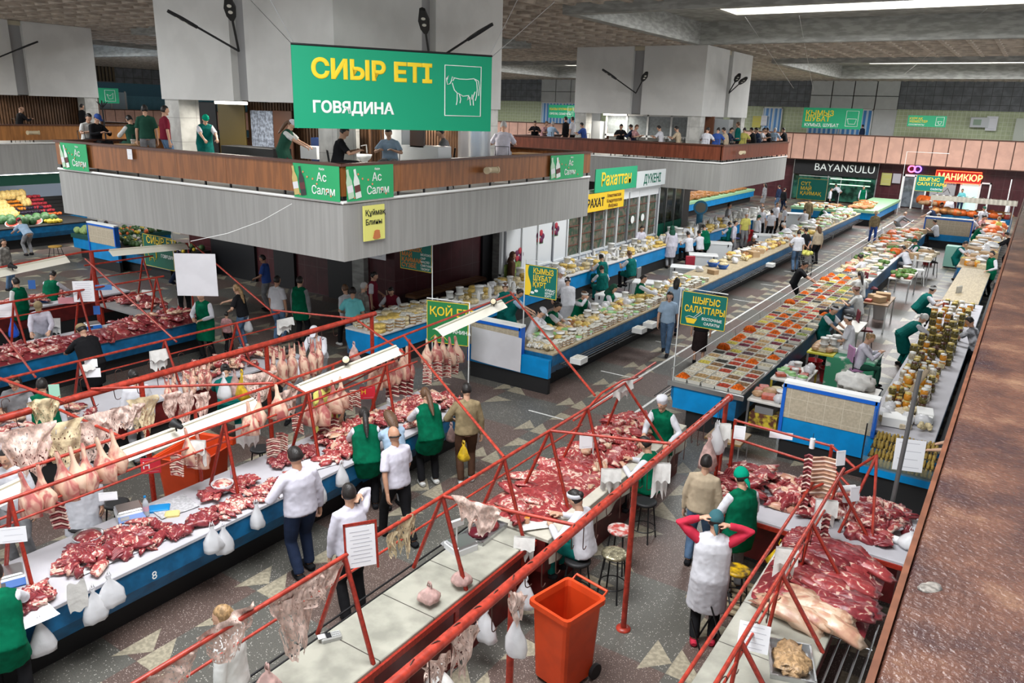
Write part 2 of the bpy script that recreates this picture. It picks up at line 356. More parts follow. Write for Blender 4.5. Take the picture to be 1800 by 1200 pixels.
# ---- mezzanine islands
slabm = mat('board_marked_concrete', (.33, .325, .31), .8, var=.12, scale=1.2, stretch=(9, 9, .35), bump=.35)
wood = mat('veneer_panel', (.30, .105, .028), .38, var=.3, scale=2, stretch=(5, 5, .6)); wood2 = mat('dark_veneer', (.19, .05, .025), .35, var=.3, scale=2, stretch=(5, 5, .6)); woodl = mat('light_veneer', (.42, .17, .045), .38, var=.25, scale=2, stretch=(5, 5, .6))
cap = mat('brown_cap', (.09, .035, .022), .4); plast = mat('white_plaster', (.66, .655, .63), .8, var=.07, scale=1.3); plaster_d = mat('grey_groove', (.33, .33, .33), .8)
marb = tiles(mat('white_marble', (.62, .61, .57), .35, var=.25, scale=2.5), .9, .9, .62, .012, (.3, .29, .27)); slats = mat('brown_slats', (.13, .065, .032), .5, var=.3, scale=4)
def island(tagn, x0, x1, y0, y1, cx, cy, wd, hw=3.25):
    b = B(); b.box(x0, x1, y0, y1, 3.0, 4.13); b.box(x0+.3, x1-.3, y0+.3, y1-.3, 4.1, 4.16)
    struct('floor_mezzanine_'+tagn, b, [slabm])
    b = B(); # white conduit on the slab edge
    for pa, pb in (((x0, y0), (x1, y0)), ((x1, y0), (x1, y1))):
        b.tube([(pa[0], pa[1], 4.18), (pb[0], pb[1], 4.18)], .035, 6)
    struct('trim_7_'+tagn if 0 else 'trim_%d' % (20+len(tagn)), b, [WHITE])
    r = thing('mezzanine_railing', 'veneered solid railing around the %s mezzanine café floor' % {'near': 'near central', 'back': 'farther central', 'left': 'far left'}[tagn], 'railing', (x1, y0, 4.16))
    for side in range(4):
        p, q = [((x0, y0), (x1, y0)), ((x1, y0), (x1, y1)), ((x1, y1), (x0, y1)), ((x0, y1), (x0, y0))][side]
        L = hypot(q[0]-p[0], q[1]-p[1]); ux, uy = (q[0]-p[0])/L, (q[1]-p[1])/L; nx, ny = uy, -ux
        k = round(L/1.75); s_ = L/k
        M = Matrix(((ux, -nx, 0, p[0]-x1), (uy, -ny, 0, p[1]-y0), (0, 0, 1, 0), (0, 0, 0, 1)))
        pb = B()
        for i in range(k): pb.box(i*s_+.004, (i+1)*s_-.004, .0, .035, .14, .72, 0, M)
        part('panel', pb, wd, r); cb = B(); cb.box(-.03, L+.03, -.04, .12, .72, .77, 0, M); part('handrail', cb, cap, r)
        for i in range(2*k+1):
            if side > 1: break
            sb = B(); sb.box(min(i*s_/2, L-.04), min(i*s_/2, L-.04)+.035, .06, .1, -.02, .72, 0, M); part('baluster', sb, DARK, r)
    # square capital block
    b = B(); g = .55
    for (u0, u1, v0, v1) in ((-hw, -g/2, -hw, -hw+.25), (g/2, hw, -hw, -hw+.25), (-hw, -g/2, hw-.25, hw), (g/2, hw, hw-.25, hw)):
        b.box(cx+u0, cx+u1, cy+v0, cy+v1, 6.05, ZC); b.box(cx+v0, cx+v1, cy+max(u0, -hw+.25), cy+min(u1, hw-.25), 6.05, ZC)
    b.box(cx-hw+.2, cx+hw-.2, cy-hw+.2, cy+hw-.2, 6.08, ZC, 1)
    b.box(cx-hw+.1, cx+hw-.1, cy-hw+.1, cy+hw-.1, ZC-.18, ZC, 2)
    struct('wall_block_'+tagn, b, [plast, plaster_d, mat('cream_band', (.5, .45, .33), .8)])
    b = B() # marble pillars under the block
    for sx in (-1, 1):
        for sy in (-1, 1): b.box(cx+sx*2.9-.3, cx+sx*2.9+.3, cy+sy*2.9-.3, cy+sy*2.9+.3, 4.1, 6.08)
    struct('column_'+tagn, b, [marb])
def block_lamp(x, y, label, e=45):
    r = thing('strip_light', label, 'lamp', (x, y, 6.0)); b = B(); b.box(-.6, .6, -.05, .05, -.03, .04); part('tube', b, mat('tube_lit', (1, .95, .85), .4, emit=6), r)
    l_ = bpy.data.lights.new('cafe_lamp', 'AREA'); l_.shape = 'RECTANGLE'; l_.size = 1.2; l_.size_y = .3; l_.energy = e; l_.color = (1, .95, .86); o = bpy.data.objects.new('cafe_lamp', l_); COL.objects.link(o); o.location = (x, y, 5.94)
for x, y, t_ in ((-17.8, 13.6, 'tube light under the near block by the café counter'), (-14.0, 13.9, 'added fill tube under the near block behind the beef banner'), (-13.5, 17.5, 'added fill tube under the right face of the near block'), (-17.5, 35.4, 'added fill tube under the farther block above the hatch'), (-36.95, 16.0, 'added fill tube under the far left block')): block_lamp(x, y, t_)  # counter tube is real; the rest are added to brighten the cafés
island('near', -21.9, -11.3, 11.09, 21.4, -16.55, 16.2, wood); island('back', -21.6, -11.1, 32.8, 43.0, -16.2, 38.1, wood2); island('left', -45.3, -34.6, 12.4, 22.7, -40, 17.6, woodl)
# ground-floor core below the near island
b = B(); b.box(-26, -15.8, 17.6, 23.6, 0, 3.0); struct('wall_core', b, [maroon])
b = B()
for a, c in ((-21.2, -20.2), (-24.6, -22.2), (-18.6, -17.4)): b.box(a, c, 17.5, 17.62, 0, 2.9)
b.box(-15.82, -15.72, 22.1, 23.2, 0, 2.95)
struct('door_1', b, [mat('dark_doorway', (.01, .01, .012), .4)])
b = B(); b.box(-16.2, -15.3, 22.7, 23.9, 0, 3.3); b.box(-17.4, -16.9, 17.4, 17.65, 0, 3); struct('column_core', b, [conc])
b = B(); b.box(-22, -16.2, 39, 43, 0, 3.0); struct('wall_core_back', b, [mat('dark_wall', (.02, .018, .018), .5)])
b = B(); b.box(-55, -48.4, 10, 36, 0, 3.3); b.box(-52, -34, 36, 36.4, 0, 3.3); struct('wall_fruit_hall', b, [mat('pale_blue_wall', (.42, .5, .62), .6)])
# ============================================================ PEOPLE
SKINS = [mat('skin_%d' % i, c, .5, bump=.05, scale=60) for i, c in enumerate(((.52, .30, .20), (.44, .235, .15), (.58, .36, .25), (.36, .18, .11)))]
HAIRC = {'k': mat('black_hair', (.012, .009, .008), .45, bump=.4, scale=60, stretch=(1, 1, .2)), 'b': mat('brown_hair', (.10, .05, .025), .45, bump=.4, scale=60), 'g': mat('grey_hair', (.42, .41, .40), .6, bump=.4, scale=60), 'y': mat('fair_hair', (.36, .22, .10), .5, var=.5, scale=30, bump=.4)}
EYEW = mat('eye', (.06, .04, .03), .2); LIP = mat('lip', (.42, .13, .11), .4)
def fab(name, c, var=.12): return mat('cloth_'+name, c, .85, var=var, scale=7, bump=.25, spec=.1)
FAB = {'white': fab('white', (.62, .62, .66)), 'shirt': fab('shirt', (.60, .58, .66)), 'green': fab('green', (.0, .115, .055), .3), 'teal': fab('teal', (.004, .12, .105), .25), 'black': fab('black', (.014, .014, .016)), 'navy': fab('navy', (.018, .028, .06)), 'jeans': fab('jeans', (.10, .17, .28), .3), 'khaki': fab('khaki', (.30, .23, .13), .3), 'beige': fab('beige', (.46, .37, .26)), 'grey': fab('grey', (.25, .25, .26), .25), 'lblue': fab('lblue', (.34, .46, .60)), 'aqua': fab('aqua', (.18, .62, .66)), 'maroon': fab('maroon', (.17, .014, .03)), 'red': fab('red', (.50, .03, .06)), 'purple': fab('purple', (.22, .03, .16)), 'yellow': fab('yellow', (.68, .62, .16)), 'brown': fab('brown', (.08, .04, .025)), 'pink': fab('pink', (.6, .33, .33), .4), 'flower': fab('flower', (.6, .6, .64), .8), 'dgreen': fab('dgreen', (.02, .075, .05)), 'hat_green': fab('hat_green', (.0, .28, .17)), 'hat_teal': fab('hat_teal', (.045, .13, .15)), 'blue': fab('blue', (.04, .09, .32)), 'dress': fab('dress', (.03, .02, .02), .2), 'check': fab('check', (.35, .33, .3), .5), 'pale': fab('pale', (.62, .62, .60))}
def ik(a, t, l1, l2, pole):
    a, t, pole = Vector(a), Vector(t), Vector(pole); d = t-a; L = min(d.length, (l1+l2)*.995); d.normalize(); t = a+d*L
    c = max(-1, min(1, (l1*l1+L*L-l2*l2)/(2*l1*L))); p = pole-d*pole.dot(d)
    if p.length < 1e-5: p = d.orthogonal()
    p.normalize(); return a+d*l1*c+p*l1*sqrt(max(0, 1-c*c)), t
# pose: pelvis z, lean (deg fwd), hands (r,l) in body frame, feet (r,l), head (pitch down deg, yaw deg), hand mode
POSES = {
 'stand': dict(pz=.93, lean=2, h=((.25, .04, .74), (-.25, .05, .75)), f=((.10, .03), (-.10, -.02)), head=(8, 0)),
 'behind': dict(pz=.93, lean=-1, h=((.05, -.17, .90), (-.05, -.17, .92)), f=((.12, .0), (-.12, .04)), head=(14, 10)),
 'walk': dict(pz=.91, lean=5, h=((.23, .20, .82), (-.25, -.14, .76)), f=((.08, -.26), (-.08, .27)), head=(10, 0)),
 'bag': dict(pz=.93, lean=3, h=((.27, .06, .72), (-.20, .26, 1.02)), f=((.10, .06), (-.09, -.08)), head=(18, 5)),
 'phone': dict(pz=.93, lean=3, h=((.135, .06, 1.52), (-.24, .10, .78)), f=((.11, .04), (-.12, -.06)), head=(6, 0)),
 'work': dict(pz=.90, lean=22, h=((.17, .50, 1.00), (-.17, .48, 1.0)), f=((.12, .0), (-.12, .0)), head=(30, 0)),
 'reach': dict(pz=.92, lean=10, h=((.12, .62, 1.14), (-.22, .30, .98)), f=((.12, .05), (-.12, -.05)), head=(12, -12)),
 'bend': dict(pz=.86, lean=50, h=((.15, .72, .86), (-.15, .66, .86)), f=((.12, .02), (-.12, -.03)), head=(20, 0)),
 'sit': dict(pz=.70, lean=12, h=((.15, .40, .97), (-.15, .37, .97)), f=((.13, .36), (-.13, .34)), fz=.2, head=(28, 0), seat=1),
 'lean': dict(pz=.70, lean=32, h=((.20, .55, .95), (-.12, .50, .95)), f=((.13, .30), (-.13, .34)), fz=.15, head=(12, 20), seat=1),
 'think': dict(pz=.70, lean=20, h=((.04, .30, 1.26), (-.15, .42, .97)), f=((.13, .32), (-.13, .34)), fz=.2, head=(20, 0), seat=1),
 'read': dict(pz=.70, lean=8, h=((.06, .36, 1.05), (-.06, .34, 1.05)), f=((.13, .36), (-.13, .34)), fz=.2, head=(35, 0), seat=1),
 'arms': dict(pz=.93, lean=4, h=((.14, .02, 1.58), (-.16, .05, 1.62)), f=((.10, .03), (-.10, -.03)), head=(15, 0), up=1),
 'face': dict(pz=.92, lean=8, h=((.07, .14, 1.46), (-.20, .30, 1.0)), f=((.12, .02), (-.1, -.04)), head=(10, -10)),
 'waist': dict(pz=.93, lean=6, h=((.10, .32, 1.06), (-.10, .30, 1.04)), f=((.11, .05), (-.11, -.05)), head=(22, 0)),
}
def skel(pose):
    q = POSES[pose]; J = {}; a = radians(q['lean']); pel = Vector((0, 0, q['pz'])); d = Vector((0, sin(a), cos(a))); fr = Vector((0, cos(a), -sin(a)))
    if q['lean'] > 15 and not q.get('seat'): pel.y -= .12
    if q.get('seat'): pel.y = -.05
    J['pel'] = pel; J['waist'] = pel+d*.15; J['chest'] = pel+d*.34; J['neck'] = pel+d*.49
    hd = radians(q['head'][0]+q['lean']*.45); hdv = Vector((0, sin(hd*.6), cos(hd*.6))); J['nk2'] = J['neck']+hdv*.07; J['head'] = J['neck']+hdv*.165+Vector((0, .018, 0))
    J['hm'] = Matrix.Translation(J['head']) @ Matrix.Rotation(radians(q['head'][1]), 4, 'Z') @ Matrix.Rotation(-hd, 4, 'X')
    J['d'] = d; J['fr'] = fr
    for k, sg in enumerate((1, -1)):
        sh = J['chest']+d*.085+Vector((sg*.168, 0, 0)); pole = (sg*.8, -.3, -.7) if not q.get('up') else (sg*1, .1, .2)
        if pose == 'phone' and k == 0: pole = (.7, .5, -.6)
        el, wr = ik(sh, q['h'][k], .29, .26, pole); J['sh%d' % k], J['el%d' % k], J['wr%d' % k] = sh, el, wr
        hp = pel+Vector((sg*.09, 0, -.03)); fz = q.get('fz', 0)+.075
        kn, an = ik(hp, (q['f'][k][0], q['f'][k][1], fz), .435, .425, (sg*.12, 1, .3)); J['hp%d' % k], J['kn%d' % k], J['an%d' % k] = hp, kn, an
    return J
def remesh(b, vox, name, smooth=2):
    me = b.mesh(name, []); o = bpy.data.objects.new('tmp', me); COL.objects.link(o)
    md = o.modifiers.new('r', 'REMESH'); md.mode = 'VOXEL'; md.voxel_size = vox; md.use_smooth_shade = True
    if smooth: s_ = o.modifiers.new('s', 'SMOOTH'); s_.iterations = smooth; s_.factor = .5
    C.view_layer.update(); out = bpy.data.meshes.new_from_object(o.evaluated_get(C.evaluated_depsgraph_get())); out.name = name
    bpy.data.objects.remove(o); bpy.data.meshes.remove(me); return out
XS = (1, 0, 0)
def wrinkle(me, amp):
    me.update(); nn = [v.normal.copy() for v in me.vertices]
    for v, q in zip(me.vertices, nn):
        c = v.co; v.co = c + q*amp*(noise.noise(Vector((c.x*9, c.y*9, c.z*5+c.x*6)))*1.1+.8*abs(noise.noise(c*17)))
    return me
def hand(b, J, k, mode=0):
    wr, el = J['wr%d' % k], J['el%d' % k]; sg = 1 if k == 0 else -1; d = (wr-el).normalized(); n = Vector((-sg, 0, 0)) if abs(d.z) > .75 else Vector((0, 0, -1)); n = (n-d*n.dot(d)).normalized(); s_ = d.cross(n)*sg
    b.tube([wr-d*.02, wr+d*.02, wr+d*.06, wr+d*.085], [.022, .023, .024, .018], 8, side=s_, flat=1.55)
    for i, (o, L) in enumerate(((.030, .072), (.010, .082), (-.010, .076), (-.029, .060))):
        p0 = wr+d*.078+s_*o; p1 = p0+(d*.9+n*.25)*L*.45; p2 = p1+(d*.65+n*.75)*L*.32; p3 = p2+(d*.3+n*.95)*L*.25
        b.tube([p0, p1, p2, p3], [.0105, .0098, .009, .008], 6)
    t0 = wr+d*.025+s_*.028; b.tube([t0, t0+s_*.025+d*.02+n*.01, t0+s_*.035+d*.048+n*.022, t0+s_*.032+d*.068+n*.03], [.014, .013, .011, .009], 6)
def headfn(u):
    q = 1.
    if u.z < -.1: q -= .16*(-u.z-.1)*(1.3 if abs(u.x) > .35 else .5)
    if u.y < -.3: q += .03
    return q
def body_mesh(pose):
    J = skel(pose); b = B(); d = J['d']
    b.tube([J['pel']-d*.09, J['pel']-d*.02, J['waist'], J['chest'], J['chest']+d*.10, J['neck']+d*.0], [.085, .11, .10, .105, .09, .05], 14, side=XS, flat=1.5)
    b.tube([J['neck']-d*.06, J['neck'], J['nk2'], J['head']-d*.03], [.07, .056, .053, .05], 10)
    hm = J['hm']; b.ball((0, 0, .0), (.074, .094, .118), 18, M=hm, fn=headfn)
    b.ball((0, .088, -.012), (.013, .018, .022), 8, M=hm); b.tube([hm @ Vector((0, .084, .03)), hm @ Vector((0, .094, .0)), hm @ Vector((0, .098, -.018))], [.007, .010, .012], 6)
    b.ball((0, .066, -.088), (.032, .028, .024), 8, M=hm)
    for sg in (-1, 1): b.ball((sg*.076, -.006, -.008), (.010, .020, .032), 8, M=hm)
    for k in (0, 1):
        sh, el, wr = J['sh%d' % k], J['el%d' % k], J['wr%d' % k]
        b.tube([J['chest']+d*.1, sh, sh.lerp(el, .35), el, el.lerp(wr, .3), wr], [.06, .052, .045, .037, .036, .024], 10)
        hand(b, J, k)
        hp, kn, an = J['hp%d' % k], J['kn%d' % k], J['an%d' % k]
        b.tube([hp+Vector((0, 0, .04)), hp, hp.lerp(kn, .5), kn, kn.lerp(an, .35), an], [.075, .082, .068, .05, .048, .034], 10)
        b.tube([an+Vector((0, -.06, -.035)), an+Vector((0, .03, -.035)), an+Vector((0, .14, -.05))], [.035, .036, .022], 8)
    return remesh(b, .0085, 'body', 1)
def top_mesh(pose, kind):
    """kind: T short sleeves, L long sleeves, V vest with skirt to the thigh, C long coat to the knee, A bib apron"""
    J = skel(pose); b = B(); d = J['d']; seat = POSES[pose].get('seat'); pel = J['pel']
    e = {'T': .013, 'L': .015, 'V': .030, 'C': .028, 'A': .032}[kind]; low = pel-d*.06
    rr = [.118+e, .118+e, .108+e, .113+e, .094+e, .05+e*.7]
    pts = [low, pel, J['waist'], J['chest'], J['chest']+d*.10, J['neck']-d*.012]
    if kind in 'VCA' and not seat:
        L = {'V': .26, 'C': .47, 'A': .46}[kind]; z = pel.z-L; m_ = (J['kn0']+J['kn1'])/2; b.tube([(m_.x, m_.y*.6+pel.y*.4, z), (pel.x, pel.y*.7+m_.y*.3, pel.z-L*.5), pel, J['waist']], [.15+e*.5, .14+e*.6, .125+e, .108+e], 14, side=XS, flat=1.42)
    elif kind in 'VCA':
        for k in (0, 1): b.tube([J['hp%d' % k], J['hp%d' % k].lerp(J['kn%d' % k], .8)], [.10, .092], 10)
    b.tube(pts, rr, 16, side=XS, flat=1.5)
    for k in (0, 1): b.tube([J['neck']-d*.01, J['sh%d' % k]+d*.005], [.055+e*.6, .05+e*.6], 8)
    for k in (0, 1):
        sh, el, wr = J['sh%d' % k], J['el%d' % k], J['wr%d' % k]
        if kind == 'T': b.tube([J['chest']+d*.1, sh, sh.lerp(el, .4), sh.lerp(el, .78)], [.075, .068, .066, .066], 10)
        elif kind in 'LC': b.tube([J['chest']+d*.1, sh, sh.lerp(el, .5), el, el.lerp(wr, .5), el.lerp(wr, .93)], [.075, .068, .062, .055, .048, .036], 10)
        else: b.tube([J['chest']+d*.1, sh.lerp(J['chest']+d*.1, .35)+d*.02], [.08, .085], 10)
    return wrinkle(remesh(b, .015, 'top', 2), .007)
def bottom_mesh(pose, kind):
    J = skel(pose); b = B(); pel = J['pel']; d = J['d']; seat = POSES[pose].get('seat')
    if kind == 'S' and not seat:
        m_ = (J['kn0']+J['kn1'])/2; b.tube([(m_.x, m_.y*.8, .33), (m_.x, m_.y*.6, m_.z), pel-Vector((0, 0, .08)), pel+d*.05], [.15, .14, .125, .112], 14, side=XS, flat=1.4)
    else:
        b.tube([pel-d*.07, pel, pel+d*.06], [.118, .122, .114], 12, side=XS, flat=1.42)
        for k in (0, 1):
            hp, kn, an = J['hp%d' % k], J['kn%d' % k], J['an%d' % k]; f_ = 1.18 if kind == 'P' else 1.35
            b.tube([hp+Vector((0, 0, .03)), hp.lerp(kn, .1), hp.lerp(kn, .5), kn, kn.lerp(an, .4), kn.lerp(an, .97)], [.09*1.05, .092*1.05, .075*f_, .058*f_, .055*f_, .05*f_], 10)
    return wrinkle(remesh(b, .015, 'bottom', 2), .006)
def shoe_mesh(pose, k):
    J = skel(pose); an = J['an%d' % k]; b = B()
    b.tube([an+Vector((0, -.085, -.035)), an+Vector((0, -.06, -.032)), an+Vector((0, .04, -.036)), an+Vector((0, .13, -.048)), an+Vector((0, .175, -.052))], [.025, .044, .045, .034, .018], 10, side=XS, flat=1.08)
    return b.mesh('shoe', [BLACK])
def hair_mesh(pose, kind):
    J = skel(pose); hm = J['hm']; b = B()
    def cut(u):
        q = 1.0
        if u.y > .25 and u.z < .42: q = .80
        elif u.z < -.45: q = .86
        return q
    if kind != 'bald': b.ball((0, -.010, .012), (.084, .100, .120), 20, M=hm, fn=cut)
    else: b.tube([hm @ Vector((sx*.079*cos(a)*1., -.01+.098*sin(a), -.01)) for sx, a in [(1, radians(t_)) for t_ in range(-175, -4, 17)]], .012, 6, flat=1, side=(0, 0, 1))
    if kind == 'bun': b.ball((0, -.105, .03), (.045, .04, .045), 10, M=hm)
    if kind in ('long',):
        b.tube([hm @ Vector((0, -.04, .04)), hm @ Vector((0, -.075, -.05)), hm @ Vector((0, -.085, -.13)), hm @ Vector((0, -.10, -.22))], [.07, .078, .07, .045], 12, side=XS, flat=1.25)
    if kind == 'pony': b.ball((0, -.095, .03), .03, 8, M=hm); b.tube([hm @ Vector((0, -.10, .02)), hm @ Vector((0, -.135, -.10)), hm @ Vector((0, -.125, -.26)), hm @ Vector((0, -.13, -.40))], [.032, .045, .04, .012], 10)
    return b.mesh('hair', [HAIRC['k']])
def hat_mesh(pose, kind):
    J = skel(pose); hm = J['hm']; b = B()
    if kind == 'kerchief':
        b.ball((0, -.012, .028), (.092, .106, .115), 20, M=hm, fn=lambda u: .80 if u.z < -.05 and u.y > -.2 else (.9 if u.z < -.3 else 1)); b.tube([hm @ Vector((0, -.10, -.02)), hm @ Vector((.01, -.125, -.07)), hm @ Vector((.02, -.12, -.13))], [.028, .025, .008], 8)
    elif kind == 'cap':
        b.ball((0, -.008, .045), (.090, .105, .088), 20, M=hm, fn=lambda u: .9 if u.z < -.25 else 1); b.add([hm @ Vector(p) for p in ((-.06, .08, .045), (.06, .08, .045), (.05, .16, .03), (0, .175, .028), (-.05, .16, .03))]+[hm @ Vector(p) for p in ((-.06, .08, .055), (.06, .08, .055), (.05, .16, .04), (0, .175, .038), (-.05, .16, .04))], [(0, 1, 2, 3, 4), (9, 8, 7, 6, 5), (0, 5, 6, 1), (1, 6, 7, 2), (2, 7, 8, 3), (3, 8, 9, 4), (4, 9, 5, 0)])
    elif kind == 'chef':
        b.lathe([(.088, .03), (.092, .07), (.098, .10), (.09, .135), (.05, .15), (.01, .152)], 16, M=hm @ Matrix.Translation((0, -.008, 0)))
    elif kind == 'band':
        b.lathe([(.088, .0), (.092, .02), (.09, .045), (.083, .05)], 18, M=hm @ Matrix.Translation((0, -.012, .03)) @ Matrix.Rotation(.5, 4, 'X') @ Matrix.Diagonal((.97, 1.17, 1, 1)), cap=False)
    elif kind == 'scarf':
        b.ball((0, -.02, .01), (.098, .108, .135), 20, M=hm, fn=lambda u: .72 if u.y > .45 and u.z < .5 else 1); b.tube([hm @ Vector((0, -.03, -.06)), hm @ Vector((0, -.05, -.15)), hm @ Vector((0, -.07, -.26))], [.09, .10, .085], 12, side=XS, flat=1.3)
    elif kind == 'brim':
        b.lathe([(.155, .035), (.15, .042), (.095, .06), (.088, .12), (.05, .145), (.01, .15)], 18, M=hm)
    return b.mesh('hat', [WHITE])
_pm = {}
def pm(kind, fn, *a):
    k = (kind,)+a
    if k not in _pm:
        me = fn(*a)
        if not me.materials: me.materials.append(BLACK)
        _pm[k] = me
    return _pm[k]
def pobj(name, me, m_, par):
    o = mesh_obj(name, me, par); o.material_slots[0].link = 'OBJECT'; o.material_slots[0].material = m_; return o
def person(x, y, rz, pose, spec, label, s=1., z=0., wide=1., grp=None):
    """spec: dict hair='k short', top='T white', over='V green', bottom='P black', hat='chef white', skin=0, shoe='black'"""
    r = thing('person', label, 'person', (x, y, z), rz, grp); r.scale = (s*wide, s*wide, s)
    sk = SKINS[spec.get('skin', 0)]; pobj('body', pm('body', body_mesh, pose), sk, r)
    J = skel(pose)
    if 'hair' in spec: c_, k_ = spec['hair'].split(); pobj('hair', pm('hair', hair_mesh, pose, k_), HAIRC[c_], r)
    if 'hat' in spec: k_, c_ = spec['hat'].split(); pobj('hat', pm('hat', hat_mesh, pose, k_), FAB[c_], r)
    for key, nm in (('top', 'shirt'), ('over', 'apron')):
        if key in spec: k_, c_ = spec[key].split(); pobj({'V': 'vest', 'C': 'coat', 'A': 'apron', 'T': 'shirt', 'L': 'shirt'}[k_], pm('top', top_mesh, pose, k_), FAB[c_], r)
    k_, c_ = spec.get('bottom', 'P black').split(); pobj('skirt' if k_ == 'S' else 'trousers', pm('bot', bottom_mesh, pose, k_), FAB[c_], r)
    for k in (0, 1): pobj('shoe', pm('shoe', shoe_mesh, pose, k), FAB[spec.get('shoe', 'black')], r)
    if not spec.get('far'):
        for sg in (-1, 1):
            e = B(); e.ball((sg*.030, .085, .012), (.012, .006, .006), 8, M=J['hm']); me = pm('eye', lambda p_, s_: e.mesh('eye', [EYEW]), pose, sg); mesh_obj('eye', me, r)
        e = B(); e.ball((0, .090, -.050), (.024, .006, .007), 8, M=J['hm']); mesh_obj('mouth', pm('mouth', lambda p_: e.mesh('mouth', [LIP]), pose), r)
    return r
POSE_TOP = {}
def ptop(pose): 
    if pose not in POSE_TOP: J = skel(pose); POSE_TOP[pose] = J['head']+Vector((0, 0, .115))
    return POSE_TOP[pose]
def PH(px, py, ang, pose, spec, label, s=1., z=0., wide=1., grp=None, sh=1):
    """place a figure so the top of its head is seen at the pixel; ang = facing, degrees from +Y towards +X"""
    t_ = ptop(pose); rz = -radians(ang); q = P(px, py, z+t_.z*s); o = Vector((t_.x*cos(rz)-t_.y*sin(rz), t_.x*sin(rz)+t_.y*cos(rz)))*s
    return person(q.x-o.x, q.y-o.y, rz, pose, spec, label, s, z, wide, grp)
# ============================================================ COUNTERS
marble_m = tiles(mat('counter_marble', (.40, .39, .33), .3, var=.35, scale=3.5, detail=6, col2=(.27, .265, .225), vlo=.35), 0, .82, 0, .012, (.06, .05, .045), off=(0, .3, 0))
paper_m = mat('table_paper', (.47, .46, .49), .7, var=.1, scale=2); cloth_m = mat('table_cloth', (.54, .51, .43), .8, var=.12, scale=5, bump=.3)
redcab = mat('red_cabinet', (.12, .012, .012), .4, var=.3, scale=6); ply = mat('bare_board', (.42, .34, .22), .6, var=.2, scale=4, stretch=(6, 1, 1))
tile_b = tiles(mat('beige_tile', (.50, .43, .32), .4, var=.15, scale=22), .3, 0, .3, .008, (.62, .56, .44))
tilehi = mat('tray_steel', (.5, .51, .52), .3, .7); greenrim = mat('pale_green_rim', (.30, .52, .30), .5)
def counter(name, label, x0, x1, y0, y1, h, side, top, body=BLUED, plinth=BLACK, rods=False, cat='counter', z1=.42, over=.0, shelf=.0):
    """market counter along Y; side=+1 customers on +X, -1 on -X"""
    r = thing(name, label, cat, ((x0+x1)/2, y0, 0)); w = x1-x0; o = Matrix.Translation((0, 0, 0)); hx = w/2; L = y1-y0
    b = B(); b.bev(-hx, hx, 0, L, h-.045, h, .008); part('countertop', b, top, r)
    a = hx*side; inn = (hx-.12)*side; pl = (hx-.35)*side
    b = B(); xs = sorted((a-.03*side, inn-.1*side)); b.poly([(a-.02*side, .0, h-.045), (a-.02*side, 0, h-.30), (inn, 0, z1-.02), (-hx*side*.92, 0, z1-.02), (-hx*side*.92, 0, h-.045)], (0, L, 0)); part('front_panel', b, body, r)
    b = B(); xs = sorted((pl, -hx*side*.85)); b.box(xs[0], xs[1], .06, L-.06, 0, z1-.02); part('plinth', b, plinth, r)
    if rods:
        for k in range(4):
            b = B(); xx = a+side*(.06+.085*k); b.tube([(xx, .05, h-.32), (xx, L-.05, h-.32)], .011, 6); part('bag_rail', b, DARK, r)
        k = 0; n_ = max(2, int(L/2.2))
        for i in range(n_):
            yy = .3+i*(L-.6)/(n_-1); b = B(); b.tube([(a-.03*side, yy, h-.33), (a+side*.34, yy, h-.33)], .012, 6); b.tube([(a-.03*side, yy, h-.5), (a+side*.25, yy, h-.33)], .008, 5); part('bracket', b, DARK, r)
    return r
c1 = counter('meat_counter', 'long blue meat counter with white paper top, number 8 on its front', -9.0, -7.75, 2.0, 10.75, .9, 1, paper_m, BLUED)
c2 = counter('meat_counter', 'red cabinet meat counter behind the hanging lamb, covered in white paper', -13.5, -12.3, 2.6, 10.8, .9, -1, paper_m, redcab)
c3 = counter('meat_counter', 'blue meat counter numbered 355 and 357 heaped with dark red beef', -17.7, -16.4, 3.4, 11.55, .9, 1, paper_m, BLUED)
c4 = counter('meat_counter', 'white-clothed meat table behind the counter numbered 355', -21.7, -20.5, 6, 11.9, .9, -1, paper_m, redcab)
c5 = counter('marble_counter', 'bare grey marble counter with red edging, card terminal and scales on it', -5.15, -4.42, 1.6, 7.45, .9, -1, marble_m, redcab, redcab, rods=False)
for k in range(3):
    b = B(); b.tube([(-.45-.1*k, .1, .72), (-.45-.1*k, 5.8, .72)], .013, 6); part('bag_rail', b, DARK, c5)
b = B(); b.box(.37, .40, 0, 5.85, .80, .87); part('edging', b, RED, c5)
for i in range(5):
    b = B(); b.box(.28, .35, .2+i*1.35, .27+i*1.35, 0, .86); part('leg', b, RED, c5)
c6 = counter('meat_counter', 'meat table with beige cloth under the big red beef heap in the middle', -5.3, -4.25, 7.5, 12.15, .9, -1, cloth_m, redcab, redcab)
b = B(); b.grid(lambda u, v: (.53+.03*sin(u*40)*v+.02*v, u*4.6, .895-v*(.33+.05*sin(u*9))), 60, 4); part('cloth_skirt', b, cloth_m, c6)
c7 = counter('marble_counter', 'marble counter under the right railing carrying the dark beef sides', -1.85, -.92, 3.0, 9.4, .9, 1, marble_m, redcab, redcab)
for k in range(4):
    b = B(); b.tube([(.53+.1*k, .1, .72), (.53+.1*k, 5.4, .72)], .012, 6); part('bag_rail', b, STEEL, c7)
for yy in (1.2, 3.6, 4.9):
    b = B(); b.tube([(.45, yy, .72), (.85, yy, .72)], .01, 6); part('bracket', b, STEEL, c7)
r = thing('meat_counter', 'red-legged cross table of chopped meat behind the green-scarfed seller', 'counter', (-1.8, 9.6, 0))
b = B(); b.bev(-1.3, 1.35, 0, 1.35, .85, .9, .01); part('countertop', b, paper_m, r); b = B(); b.box(-1.2, 1.25, .1, 1.25, .25, .85); part('cabinet', b, redcab, r)
